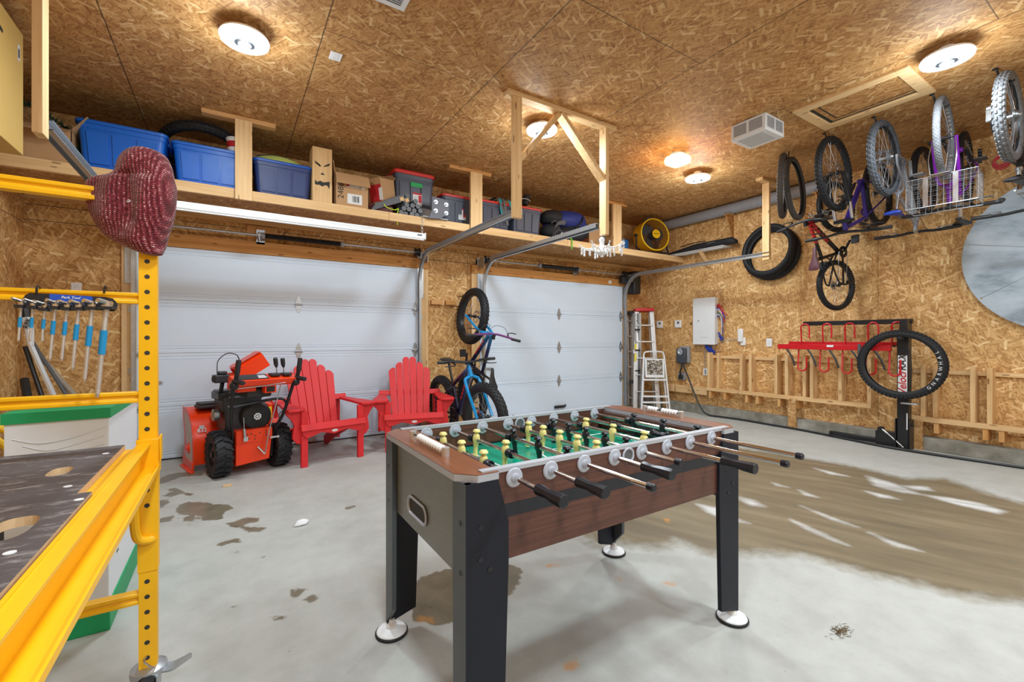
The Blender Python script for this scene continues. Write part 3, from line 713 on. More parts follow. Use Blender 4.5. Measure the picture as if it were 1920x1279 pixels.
for (x, colr, n, sp, ang, grip, out), yc in zip(rods, rods_y):
    rd = T(); ye = TY0-out; rd.cyl((x,ye+.01,RZ),(x,TY1+.02+ (.30-out if out < .3 else .05),RZ),.0079,n=14); ro = rd.build('rod', m['chrome'], ft)
    for y in (TY0-.001, TY1-.0195):
        s = -1 if y < 1.4 else -1
        bb = T(); MZ = frame((x,y,RZ),(1,0,0),(0,0,1),(0,-1,0)); bb.lathe([(.0085,.0),(.0285,.0),(.029,.003),(.026,.006),(.014,.0065),(.012,.012),(.0085,.012)], 28, MZ); bb.build('bearing', bear_m, ro)
    ys_ = yc
    for y in ys_:
        b = T(); player_mb(b, x, y, ang, 0); b.build('player', bump_y if colr == 'c' else navyp, ro)
    for y, s in ((min(ys_)-.033,1),(max(ys_)+.033,-1)):
        bp = T(); MZ = frame((x,y,RZ),(1,0,0),(0,0,1),(0,-1,0)); bp.lathe([(.008,-.013),(.016,-.013),(.0165,-.007),(.0145,-.005),(.0165,-.003),(.0165,.003),(.0145,.005),(.0165,.007),(.016,.013),(.008,.013)], 18, MZ); bp.build('bumper', navyp, ro)
    if grip:
        g = T(); MZ = frame((x,ye,RZ),(1,0,0),(0,0,1),(0,-1,0)); g.lathe([(.009,-.115),(.0155,-.113),(.0165,-.105),(.0145,-.08),(.0135,-.065),(.0165,-.045),(.0185,-.01),(.0185,-.002),(.016,0),(0,0)], 8, MZ); g.build('handle', navyp, ro, ang=25)
    else:
        g = T(); MZ = frame((x,ye,RZ),(1,0,0),(0,0,1),(0,-1,0)); g.lathe([(.009,-.022),(.0115,-.022),(.012,-.004),(.009,0),(0,0)], 14, MZ); g.build('rod_end_cap', navyp, ro)
for y in (TY0-.001, TY1-.0205):                                     # the ball entry cups in the side aprons
    b = T(); MZ = frame((1.187,y,.805),(1,0,0),(0,0,1),(0,-1,0)); b.mat(0).lathe([(.021,.0),(.0285,.0),(.029,.004),(.026,.006),(.021,.004)], 28, MZ, True); b.mat(1).lathe([(0,.0008),(.0215,.0008),(.0215,.0015),(0,.0015)], 24, MZ); b.build('ball_entry', [bear_m, m['darkgrey']], ft)
# ================================================================= SCAFFOLD, HAT, TOOLS, GREEN AND WHITE BOX
PX, PY = -.23, 1.9
sf = thing('rolling_scaffold', 'yellow steel rolling scaffold with worn plywood deck, left foreground', 'scaffold', (-.6,.98,0))
SO = Matrix.Translation((.6,-.98,0))
def SB(): return MB(SO)
def scaffold_post(x, y):
    p = SB(); p.mat(0).box((x-.024,y-.02,.13),(x+.024,y+.02,1.765)); p.box((x-.0265,y-.0225,.45),(x+.0265,y+.0225,.50)) ; p.box((x-.0265,y-.0225,.50),(x+.0265,y+.0225,.86))
    p.mat(1)
    for k in range(32):
        z = .165+k*.0503
        if .46 < z < .65 or .77 < z < .89: continue
        d = .0232 if .5 <= z <= .86 else .0207
        p.cyl((x-.002,y-d,z),(x-.002,y-d+.006,z),.0073,n=14)
    o_ = p.build('post', [m['yellow'], m['hole']], sf)
    c = SB(); c.mat(0).lathe([(.0,.10),(.03,.10),(.05,.105),(.05,.125),(.032,.132),(0,.132)], 24, Matrix.Translation((x,y,0)))
    c.box((x-.03,y-.05,.045),(x-.024,y+.03,.11)); c.box((x+.024,y-.05,.045),(x+.03,y+.03,.11))
    lv_ = smoothpts([(x+.02,y-.0,.108),(x+.06,y-.015,.106),(x+.085,y-.025,.118),(x+.115,y-.035,.135)], 4); c.loft([[p+V((.004,-w_,0)), p+V((.004,w_,0)), p+V((0,w_,.006)), p+V((0,-w_,.006))] for p, w_ in zip(lv_, [.03-.0016*i_ for i_ in range(len(lv_))])])
    co2 = c.build('caster', m['galv'], sf)
    w = SB(); w.mat(0).lathe([(.02,-.02),(.055,-.02),(.0625,-.012),(.0625,.012),(.055,.02),(.02,.02)], 28, Matrix.Translation((x,y-.025,.0625)) @ Matrix.Rotation(PI/2,4,'Y')); w.build('wheel', m['rubber'], co2)
    q = SB(); q.tube(smoothpts([(x-.004,y-.022,.172),(x-.008,y-.035,.165),(x+.0,y-.036,.152),(x+.02,y-.03,.125)]), .003, 6); q.build('locking_pin', m['steel'], co2)
for x in (PX, PX-.74):
    for y in (PY, .07): scaffold_post(x, y)
for y in (PY, .07):
    for z, h in ((1.677,.042),(1.35,.036),(1.026,.036),(.364,.036)):
        r_ = SB(); yy = y
        P = [(-.018,-h/2),(.018,-h/2),(.018,-h*.2),(.010,-h*.1),(.010,h*.1),(.018,h*.2),(.018,h/2),(-.018,h/2),(-.018,h*.2),(-.010,h*.1),(-.010,-h*.1),(-.018,-h*.2)]
        r_.prism(P, .692, frame((PX-.716,yy,z),(0,1,0),(0,0,1),(1,0,0))); r_.build('rung', m['yellow'], sf, bev=.002)
for x, e in ((PX-.02,1),(PX-.72,-1)):                               # long side rails: channel with its flanges turned outward
    s = SB(); y0, y1 = .10, PY-.02
    s.box((x-.003,y0,.784),(x+.003,y1,.878)); s.box((x,y0,.868),(x+e*.028,y1,.874)); s.box((x,y0,.784),(x+e*.05,y1,.790)); s.box((x-e*.05,y0,.852),(x,y1,.8585)); s.box((x+e*.046,y0+.001,.7835),(x+e*.0506,y1-.001,.798))
    s.build('side_rail', m['yellow'], sf)
    for y in (PY, .07):
        d = -1 if y > 1 else 1
        b = SB(); xx = PX if e > 0 else PX-.74
        b.box((xx-.03,y-.026,.772),(xx+.03,y+.026,.886)); b.box((xx+e*.03,y-.03,.81),(xx+e*.034,y+.022,.895)); b.build('corner_sleeve', m['yellow'], sf, bev=.003)
        h_ = SB(); h_.tube(smoothpts([(xx-.03,y+d*.03,.78),(xx-.034,y+d*.035,.70),(xx-.03,y+d*.038,.60),(xx-.02,y+d*.036,.565),(xx+.005,y+d*.028,.555),(xx+.012,y+d*.022,.56)]), [.014]*13+[.013]*17+[.012]*1 if False else .0135, 10); h_.build('latch_handle', m['yellow'], sf)
t = NT('worn_phenolic_plywood'); o = t.obj(); wv = t.n('ShaderNodeTexWave'); wv.inputs['Scale'].default_value = 44; t.set(wv.inputs[0], t.mapping(o, (0,0,0), (0,0,R(38))))
n1 = t.noise(o, 9, 5, .65); n2 = t.noise(t.vmath('MULTIPLY', o, (5, 14, 1)), 2.6, 6, .75)
c = t.mix(n1, srgb(70,64,66), srgb(104,96,96)); c = t.mix(t.math('MULTIPLY', wv.outputs[1], .5), c, srgb(44,40,42))
c = t.mix(t.math('MULTIPLY', t.math('SUBTRACT', n2, .53, clamp=True), 5.0, clamp=True), c, srgb(168,160,156))
deckm = t.out(c, .55, 0, wv.outputs[1], .25, .002); plyedge = plain('plywood_edge', srgb(206,176,136), .7, sc=60, var=.2)
dk = thing  # deck: two sheets with oval hand holes
def deck_sheet(x0, x1, y0, y1, z, holes):
    b = SB(); n = 24
    th = .018
    ys = sorted(set([y0, y1]+[h[1]-h[3]-.02 for h in holes]+[h[1]+h[3]+.02 for h in holes]))
    for a, c_ in zip(ys[:-1], ys[1:]):
        hs = [h for h in holes if a < h[1] < c_]
        if not hs: b.mat(0).add([(x0,a,z),(x1,a,z),(x1,c_,z),(x0,c_,z)], [(0,1,2,3)]); continue
        hx, hy, rx, ry = hs[0]; inn = []; out_ = []
        for k in range(n):
            w = 2*PI*k/n; cw, sw = math.cos(w), math.sin(w); f = 1/max(abs(cw), abs(sw))
            inn.append((hx+rx*math.copysign(abs(cw)**.7,cw), hy+ry*math.copysign(abs(sw)**.7,sw), z))
            qx = hx+(rx+.02)*cw*f; qy = (a+c_)/2+(c_-a)/2*sw*f; out_.append((qx,qy,z))
        b.add(inn+out_, [(k, n+k, n+(k+1)%n, (k+1)%n) for k in range(n)])
        b.add([(x0,a,z),(hx-rx-.02,a,z),(hx-rx-.02,c_,z),(x0,c_,z)], [(0,1,2,3)]); b.add([(hx+rx+.02,a,z),(x1,a,z),(x1,c_,z),(hx+rx+.02,c_,z)], [(0,1,2,3)])
        b.mat(1); b.add([(p[0],p[1],z) for p in inn]+[(p[0],p[1],z-th) for p in inn], [(k, (k+1)%n, n+(k+1)%n, n+k) for k in range(n)]); b.mat(0)
    b.mat(1); b.add([(x0,y0,z),(x1,y0,z),(x1,y1,z),(x0,y1,z),(x0,y0,z-th),(x1,y0,z-th),(x1,y1,z-th),(x0,y1,z-th)], [(0,4,5,1),(1,5,6,2),(2,6,7,3),(3,7,4,0)])
    b.mat(0)
    return b
ha = atZ(112,884,.877); hb = atZ(20,995,.877)
d_ = deck_sheet(PX-.715, PX-.056, 1.32, PY-.03, .877, [(ha.x, ha.y, .022, .045)]); d_.build('deck_board', [deckm, plyedge], sf, smooth=False)
d_ = deck_sheet(PX-.715, PX-.028, .10, 1.325, .881, [(hb.x, hb.y, .03, .062)]); d_.build('deck_board', [deckm, plyedge], sf, smooth=False)
for u, v in ((198,848),(127,909),(148,937),(18,1037)):
    p = atZ(u, v, .8815); SB().lathe([(0,0),(.008,.0),(.008,.0012),(0,.0012)], 14, Matrix.Translation((p.x,p.y,.8812 if p.y < 1.3 else .8772))).build('deck_screw', m['white'], sf)

# knit hat on the post top
t = NT('marled_knit'); o = t.obj(); sx = t.sep(o)
rib = t.math('SINE', t.math('MULTIPLY', t.math('ADD', sx[0], t.math('MULTIPLY', t.noise(o, 5, 2), .03)), 640.0)); row = t.math('SINE', t.math('MULTIPLY_ADD', sx[2], 1000.0, t.math('MULTIPLY', rib, 1.4)))
nf = t.noise(t.vmath('MULTIPLY', o, (1,1,.75)), 190, 3, .7); n0 = t.noise(o, 22, 3)
f = t.math('ADD', t.math('MULTIPLY', nf, .9), t.math('MULTIPLY', t.math('ADD', t.math('MULTIPLY', rib, .10), t.math('MULTIPLY', row, .06)), 1.0)); f = t.math('ADD', f, t.math('MULTIPLY', t.math('SUBTRACT', n0, .5), .3))
c = t.ramp(f, [(.3, srgb(78,22,30)), (.5, srgb(126,40,50)), (.6, srgb(160,84,90)), (.70, srgb(214,188,188))])
knit = t.out(c, .95, 0, t.math('ADD', t.math('MULTIPLY', rib, .5), t.math('MULTIPLY', row, .3)), .55, .006, spec=.1, **{'Sheen Weight': .3})
rows = [(288,266,300),(291,256,308),(298,247,314),(310,240,319),(322,236,322),(336,232,324),(341,212,325),(347,194,326),(356,184,327),(372,183,327),(390,186,326),(408,191,323),(424,198,319),(438,206,315),(450,219,312),(460,236,310),(469,254,308),(477,274,307),(481,284,305)]
hat = MB(); k = 1.48/FPX; rings = []; N = 40; rr = random.Random(3)
hz = [CAMH+(V0-v)*k for v,_,_ in rows]
for i, (v, a, b_) in enumerate(rows):
    xa, xb = (a-280)*k, (b_-280)*k; c0 = (xa+xb)/2; w = (xb-xa)/2; dpt = min(.064, w*.75+.012)+(.012 if a < 200 else 0); ring = []
    for j in range(N):
        an = 2*PI*j/N; ca, sa = math.cos(an), math.sin(an)
        x = c0+w*math.copysign(abs(ca)**.85, ca); d = dpt*math.copysign(abs(sa)**.8, sa)*(1+.10*math.sin(x*60+i*.5))
        if sa < 0 and 336 < v < 430: d *= 1-.35*math.exp(-((x+.012-(v-360)*.0002)/.018)**2)
        ring.append(V((x, d, hz[i]-1.49)))
    rings.append(ring)
hat.loft(rings)
hM = frame((PX-.006,PY-.022,1.49),(RX,-RF,0),(RF,RX,0),(0,0,1))
ho = thing('knit_hat', 'red and pink marled knit beanie hung over the yellow scaffold post', 'hat', M=hM)
hk = hat.build('knit_body', knit, ho, ang=80); sbs = hk.modifiers.new('soft', 'SUBSURF'); sbs.levels = 1; sbs.render_levels = 2
MB().tube(smoothpts([(-.008,-.064,.158),(.0,-.068,.1575),(.006,-.066,.160),(.004,-.067,.164),(-.003,-.066,.162)]), .0013, 6).build('loose_thread', m['paper'], ho)

# hex wrench holder and its wrenches on the scaffold's middle rung
YR = PY-.02
def wp(u, v, y=YR-.022): return atY(u, v, y)
ctr = wp(130, 570)
hd = thing('tool_holder', 'black tool rack with blue name plate hooked on the yellow scaffold rung', 'tool holder', ctr)
PO = [(43,560),(47,554),(56,549),(198,557),(212,560),(221,570),(219,580),(214,584),(44,572)]
loc = [(wp(u,v)-ctr) for u, v in PO]; b = MB(); M = frame((0,.002,0),(1,0,0),(0,0,1),(0,-1,0))
b.prism([(p.x,p.z) for p in loc], .004, M); b.build('back_plate', m['black'], hd)
lp = [wp(93,555)-ctr, wp(174,560)-ctr]; b = MB(); zz0, zz1 = (wp(130,566)-ctr).z, (wp(130,552.5)-ctr).z
b.prism([(lp[0].x,zz0+.002),(lp[0].x,zz1-.001),(lp[0].x+.004,zz1),(lp[1].x-.004,zz1-.003),(lp[1].x,zz1-.006),(lp[1].x,zz0-.001)], .001, frame((0,-.002,0),(1,0,0),(0,0,1),(0,-1,0))); b.build('name_plate', plain('royal_blue_print', srgb(30,84,190), .4), hd)
MB().text('Park Tool', .0105, frame((wp(133,558.5)-ctr)+V((0,-.0035,0)), (1,0,-.02),(0,0,1),(0,-1,0)), .0004, True, .25).build('name_lettering', m['paper'], hd)
for u in (69.5, 196):
    p = wp(u, 548)-ctr; MB().tube(smoothpts([p+V((0,.03,.012)), p+V((0,.012,.02)), p+V((0,-.003,.012)), p+V((0,-.005,-.004))]), .0028, 6).build('hook', m['blackm'], hd)
wr = [(40,562,640,9,603),(62,564,640,9,602),(84,568,641,9,605),(104,565,676,11,610),(126,567,677,11,610),(148,567,694,13,622),(173,566,716,15,634),(200,566,745,19,656)]
lst = ['smallest hex wrench, leftmost on the rack', 'second small hex wrench from the rack\'s left end', 'third hex wrench from the left, last of the short ones', 'fourth hex wrench from the left, first of the medium pair', 'fifth hex wrench from the left, second of the medium pair', 'sixth hex wrench from the left, third longest', 'second largest hex wrench, beside the largest', 'largest hex wrench, at the rack\'s right end']
wblue = plain('blue_sleeve', srgb(20,140,196), .35, var=.05)
for (u, v0_, v1_, w, vs), lb in zip(wr, lst):
    yy = YR-.05; kk = FPX/1.43; r_ = w/kk*.21
    top = wp(u, v0_+5, yy); bot = wp(u-(v1_-v0_)*.1 if u > 90 else u-(v1_-v0_)*.075, v1_, yy); d = bot-top
    hx = thing('hex_wrench', 'sliding T-handle '+lb, 'wrench', top, group='T-handle hex wrenches on the scaffold'); L = d.length
    f0, f1 = (.42 if u > 190 else .38), (.62)
    f0 = .40-.10*(u > 90)-.02*(u > 160); f1 = f0+.24+.02*(u > 160)
    if u < 90: f0, f1 = .38, .64
    MB().cyl((0,0,0), d*.965, r_*.95, n=12).build('shaft', m['alu'], hx); MB().cyl(d*.96, d, r_*.75, n=6).build('hex_tip', m['steel'], hx, ang=20)
    MB().cyl(d*f0, d*f1, r_*1.35, n=16).build('blue_sleeve', wblue, hx); MB().cyl(V((0,0,.0)), d*f0*.5, r_*1.3, r_*.95, n=14).build('collar', m['alu'], hx)
    hh = MB(); hh.cyl(V((0,0,-.012)), V((0,0,.010)), r_*2.1, n=14).build('head', m['steel'], hx)
    MB().tube([V((-.009-r_*1.2,-.022,.010)), V((.003+r_,.006,.0)) ], r_*1.25, 10).build('cross_bar', m['steel'], hx)
    fp_ = MB()
    hk2 = MB(); hk2.box((top.x-ctr.x-r_*2.6,-.052,top.z-ctr.z-.016),(top.x-ctr.x+r_*2.6,.0,top.z-ctr.z-.008)); hk2.lathe([(r_*1.5,-.016),(r_*3.2,-.016),(r_*3.2,-.007),(r_*1.5,-.007)], 14, Matrix.Translation((top.x-ctr.x,-.028,top.z-ctr.z)), True); hk2.build('cup', m['black'], hd)

# green and white carton
bx = thing('carton', 'tall white carton with green lid and green base, behind the scaffold', 'box', (-.58,2.8,0))
x0, x1, y0, y1 = -.15+.0, .15, -.33, .33
wh = plain('white_carton', srgb(222,226,230), .5, var=.04, sc=4)
MB().box((x0,y0,.02),(x1,y1,.9)).build('white_sleeve', wh, bx)
g = MB(); e = .008; lid = [(x0-e,y0-e),(x1+e,y0-e),(x1+e,y1+e),(x0-e,y1+e)]
g.loft([[V((a,c,.888)) for a, c in [(x1+e,y1+e),(x0-e,y1+e),(x0-e,y0-e),(x1+e,y0-e)]][::-1], [V((a,c,.93)) for a, c in [(x1+e,y1+e),(x0-e,y1+e),(x0-e,y0-e),(x1+e,y0-e)]][::-1], [V((a,c,.936)) for a, c in [(x1-.02,y1-.04),(x0+.06,y1-.03),(x0+.03,y0+.05),(x1-.05,y0+.03)]][::-1]])
g.build('green_lid', m['green'], bx, smooth=False)
MB().box((x0-.006,y0-.006,0),(x1+.006,y1+.006,.115)).build('green_base', m['green'], bx, bev=.004)
cv_ = MB(); cv_.lathe([(.05,0),(.086,0),(.086,.001),(.05,.001)], 32, frame((x1+.0005,y0+.12,.50),(0,1,0),(0,0,1.25),(1,0,0)), True); cv_.build('ring_logo', m['green'], bx)
MB().text('1-877-', .022, frame((x1+.001,y0+.17,.30),(0,1,0),(0,0,1),(1,0,0)), .0003).text('www.', .02, frame((x1+.001,y0+.17,.265),(0,1,0),(0,0,1),(1,0,0)), .0003).build('lettering', m['ink'], bx)
fl = MB(); 
for i in range(5):
    z = .85-.03*i; fl.tube(smoothpts([(x0+.02+.03*i,y0-.0015,z-.02),(x0+.1+.02*i,y0-.003,z-.045),(x0+.2,y0-.003,z-.03),(x1-.01,y0-.002,z-.005*i)]), .0016, 5)
fl.build('shrink_wrap_crease', wh, bx)

# things in the back left corner
def stick(nm, p, q, r_, mt, label, cat, blade=None):
    o_ = thing(nm, label, cat, p)
    MB().cyl((0,0,0), V(q)-V(p), r_, n=10).build('shaft', mt, o_)
    return o_
hs = thing('hockey_stick', 'black and white hockey stick leaning in the back left corner', 'hockey stick', (-1.02,5.2,.02))
a = V((-1.02,5.2,.02)); tp = atY(58,648,5.45); 
b = MB(); b.beam((0,0,0), tp-a, .03, .022); b.build('shaft', m['white'], hs)
b = MB(); b.beam((tp-a)*.45, (tp-a)*.62, .032, .024); b.build('black_wrap', m['black'], hs)
bl = [atY(58,648,5.45)-a, atY(55,620,5.45)-a, atY(50,595,5.45)-a, atY(47,575,5.45)-a, atY(46,560,5.45)-a]
b = MB(); b.tube(bl[:3], [.02,.03,.034], 8); b.build('white_blade', m['white'], hs); b = MB(); b.tube(bl[2:], [.034,.036,.025], 8); b.build('black_blade_tip', m['black'], hs)
MB().text('RBK', .05, frame(atY(52,606,5.41)-a, (.25,0,1),(-1,0,.25),(0,-1,0)), .001, True).build('lettering', m['ink'], hs)
def lean(nm, u0, v0, r_, base, mt, label, cat): return stick(nm, base, tuple(atY(u0, v0, 5.5)), r_, mt, label, cat)
lean('hockey_stick', 47, 650, .017, (-1.18,5.3,.02), m['black'], 'black hockey stick with hidden blade, behind the white one', 'hockey stick')
lean('wooden_pole', 68, 660, .02, (-.62,4.95,.02), plain('weathered_grey_wood', srgb(150,140,126), .8, sc=40, var=.25), 'weathered grey pole leaning right of the hockey sticks', 'pole')
lean('black_pipe', 46, 712, .03, (-1.2,4.75,.02), m['black'], 'thick black pipe leaning left of the hockey sticks', 'pipe')
lean('broom_handle', 60, 640, .014, (-.8,5.0,.02), m['darkgrey'], 'dark grey handle leaning between the hockey stick and grey pole', 'pole')
hc = thing('hose_coil', 'coiled yellow hose left of the green-topped carton', 'hose', (-1.02,2.98,.63))
for k in range(4): MB().torus(.17+.012*(k%2), .014, 40, 8, Matrix.Translation((.02*k,.03*k,.01*k)) @ Matrix.Rotation(R(90),4,'X') @ Matrix.Rotation(R(12*k),4,'Y')).build('loop', m['yellowp'], hc)
ct = thing('storage_crate', 'dark crate under the yellow hose, left of the carton', 'crate', (-1.1,3.0,0)); b = MB(); b.box((-.25,-.2,0),(.25,.2,.42)); b.build('body', m['darkgrey'], ct, bev=.02); MB().box((-.265,-.215,.40),(.265,.215,.44)).build('rim', m['black'], ct, bev=.01)

# tall tan box on a small shelf of the left wall
ys_ = thing('cardboard_box', 'large tan cardboard box high at the left edge by the ceiling', 'box', (-1.345,3.85,2.42))
MB().box((-.2,-.35,0),(.195,.335,.79)).build('carton', plain('tan_cardboard', srgb(206,170,96), .7, sc=3, var=.06), ys_, bev=.004)
MB().box((.196,.24,.585),(.1968,.275,.685)).build('barcode_label', m['paper'], ys_); bl = MB(); [bl.box((.1969,.247+k*.003,.60),(.1973,.2485+k*.003,.66)) for k in range(7)]; bl.build('barcode', m['ink'], ys_)
hl = MB(); hl.prism(stadium(.012,.03), .001, frame((.1955,-.02,.64),(0,.2,1),(0,1,-.2),(1,0,0))); hl.build('hand_hole', m['hole'], ys_)
ws = thing('wall_shelf', 'small wooden wall shelf under the large tan box', 'shelf', (-1.55,3.85,2.4)); MB().box((0,-.3,-.02),(.22,.25,.02)).build('board', m['ly'], ws); [MB().beam((.0,y,-.18),(.18,y,-.02),.03,.03).build('bracket', m['lz'], ws) for y in (-.2,.2)]
rec = thing('wall_outlet', 'white outlet on the back wall left of the garage door, above the tool rack', 'outlet', atY(143,542,5.645)); MB().box((-.037,-.004,-.06),(.037,.004,.06)).build('plate', m['whitep'], rec, bev=.003)
o_ = MB(); [o_.box((-.017,-.0055,z-.015),(.017,-.003,z+.015)) for z in (-.024,.024)]; o_.build('socket', m['paper'], rec)
# ================================================================= OVERHEAD SHELF AND WHAT LIES ON IT
ZS = 2.605; YS = 4.85
sh = thing('overhead_shelf', 'long overhead timber shelf across the back wall above the garage doors', 'shelf', (2.5,5.2,2.55))
SM = Matrix.Translation((-2.5,-5.2,-2.55))
under = osb('shelf_strand_board', 'XY', lines=[('X',.52),('X',2.96)], tint=(.92,.82,.7))
MB(SM).box((XL,YS+.02,2.52),(XR,YB,ZS-.004)).build('deck', under, sh, smooth=False)
fx = [XL, .03, 1.47, 2.46, 4.0, 4.86, XR]
for a, b in zip(fx[:-1], fx[1:]): MB(SM).box((a+.001,YS-.019,2.513),(b-.001,YS+.02,ZS)).build('fascia_board', m['lx'], sh, bev=.003)
for x0, x1, ca, cb_ in ((.035,.172,-.22,.37), (2.455,2.615,2.19,2.76), (4.845,5.02,4.65,5.17)):
    MB(SM).box((x0,YS-.058,2.50),(x1,YS-.02,3.24)).build('hanger_upright', m['lz'], sh, bev=.003)
    MB(SM).box((ca,YS-.03,3.24),(cb_,YS+.06,ZC)).build('hanger_cleat', m['ox'], sh, bev=.003)
for a, b in ((-1.2,.02), (.2,.9), (2.0,4.0), (4.9,5.45)): MB(SM).box((a,YS+.021,ZS-.004),(b,YB-.05,ZS+.006)).build('blue_sheet', m['bluesheet'], sh)
ZT = ZS+.006

def rr_ring(w, d, z, r, n=5, cx=0, cy=0):
    out = []
    for sx, sy, a0 in ((1,-1,-90),(1,1,0),(-1,1,90),(-1,-1,180)):
        for k in range(n+1):
            a = R(a0+90*k/n); out.append(V((cx+sx*(w/2-r)+r*math.cos(a), cy+sy*(d/2-r)+r*math.sin(a), z)))
    return out
def tote(label, x0, x1, y, h, d, body, lid, group, rot=0, recess=3, z=ZT):
    w = x1-x0; root = thing('storage_tote', label, 'tote', M=Matrix.Translation(((x0+x1)/2,y+d/2,z)) @ Matrix.Rotation(R(rot),4,'Z'), group=group)
    b = MB(); tp = .86
    b.loft([rr_ring(w*tp,d*tp,0,.03), rr_ring(w*tp+.004,d*tp+.004,.01,.035), rr_ring(w*.955,d*.955,h*.80,.04), rr_ring(w*.975,d*.975,h*.81,.04), rr_ring(w*.985,d*.985,h*.92,.04)])
    b.build('body', body, root)
    pw = w*.8/recess                                                # moulded front panels
    for k in range(recess):
        xa = -w*.4+k*pw+.012; xb = xa+pw-.024
        for sgn in (-1, 1):
            f = MB(); pr = []
            for xx, zz in ((xa,.04*h/.35),(xb,.04*h/.35),(xb*1.0,h*.74),(xa*1.0,h*.74)):
                yo = d/2*(tp+(.955-tp)*zz/(h*.8))+.011; pr.append(V((xx*(tp+(.955-tp)*zz/(h*.8))/.93, sgn*yo, zz)))
            n_ = V((0,-sgn*.014,0)); vs = pr+[p+n_ for p in pr]
            f.add(vs, [(0,1,2,3),(7,6,5,4),(0,4,5,1),(1,5,6,2),(2,6,7,3),(3,7,4,0)] if sgn < 0 else [(3,2,1,0),(4,5,6,7),(1,5,4,0),(2,6,5,1),(3,7,6,2),(0,4,7,3)])
            f.build('moulded_panel', body, root)
    l = MB(); l.loft([rr_ring(w*.985,d*.985,h*.90,.045), rr_ring(w+.012,d+.012,h*.905,.05), rr_ring(w+.016,d+.016,h*.96,.05), rr_ring(w*.99,d*.99,h*.985,.05), rr_ring(w*.9,d*.88,h,.05)]); l.build('lid', lid, root)
    for sx in (-1, 1): MB().box((sx*w/2-.012,-.07,h*.82),(sx*w/2+.024*sx+.004,.07,h*.90)).build('handle', body, root, bev=.004)
    return root
gb = 'blue totes on the left of the shelf'; gg = 'slate totes with red lids on the shelf'
tote('bright blue tote with blue lid, leftmost on the shelf', -1.06, -.47, 4.9, .405, .44, m['blue'], m['blue'], gb)
tote('bright blue tote with a small white bucket on its lid', -.44, .13, 4.9, .37, .44, m['blue'], m['blue'], gb)
tote('dark navy tote with blue lid carrying a yellow-green saucer', .185, .71, 4.9, .355, .42, m['navy'], m['lidblue'], gb)
tote('dark tote low behind the gap between the two bright blue totes', -.52, -.36, 5.36, .30, .26, m['navy'], m['navy'], gb, recess=1)
tt = tote('tall slate tote with red lid and green tape on its front', 1.58, 2.07, 4.98, .565, .42, m['toteg'], m['lidred'], gg)
tote('slate tote with red lid left of the middle shelf upright', 2.17, 2.6, 4.98, .38, .42, m['toteg'], m['lidred'], gg)
t5 = tote('slate tote with red lid and teal straps over it', 2.63, 3.11, 4.9, .365, .42, m['toteg'], m['lidred'], gg)
tote('slate tote with red lid left of the backpacks', 3.13, 3.61, 4.9, .375, .42, m['toteg'], m['lidred'], gg)
def sticker(root, x, y, z, w, h):
    MB().box((x,y-.0008,z),(x+w,y+.006,z+h)).build('label', m['paper'], root); a = MB(); a.box((x,y-.0014,z+h*.86),(x+w,y,z+h)); a.box((x+w*.62,y-.0014,z+h*.25),(x+w*.98,y,z+h*.82)); a.build('red_print', m['label_red'], root)
    q = MB(); [q.box((x+.008,y-.0014,z+h*(.2+.14*k)),(x+w*.5,y,z+h*(.24+.14*k))) for k in range(4)]; q.build('print_lines', m['grey'], root)
sticker(tt, -.03, -.208, .16, .11, .15)
MB().box((-.055,-.213,.375),(.085,-.2,.425)).build('green_tape', plain('green_tape', srgb(20,160,84), .5), tt)
s2 = [o for o in S.objects if o.get('label','').startswith('slate tote with red lid left of the middle')][0]; sticker(s2, .0, -.2, .08, .10, .14)

bk = thing('bucket', 'small white plastic bucket with red print on the second blue tote', 'bucket', (.045,5.0,ZT+.37))
MB().lathe([(.062,0),(.066,.004),(.078,.12),(.083,.122),(.083,.135),(.08,.137),(.0,.137)], 28).build('body', m['whitep'], bk)
q = MB(); q.lathe([(.0705,.045),(.0765,.1),(.0760,.1),(.0700,.045)], 28, None, True); q.build('print_band', m['label_red'], bk)
sd = thing('snow_saucer', 'yellow-green round saucer lying upside down on the navy tote', 'sled', (.42,5.12,ZT+.357))
MB().lathe([(.24,0),(.245,.006),(.20,.05),(.12,.085),(0,.098)], 36, Matrix.Diagonal((1.08,.84,1,1))).build('shell', plain('pale_lime_plastic', srgb(190,205,110), .5), sd)
MB().tube(smoothpts([(-.2,-.1,.048),(-.05,-.12,.075),(.12,-.14,.05)]), .006, 6).build('dark_rope', m['black'], sd)

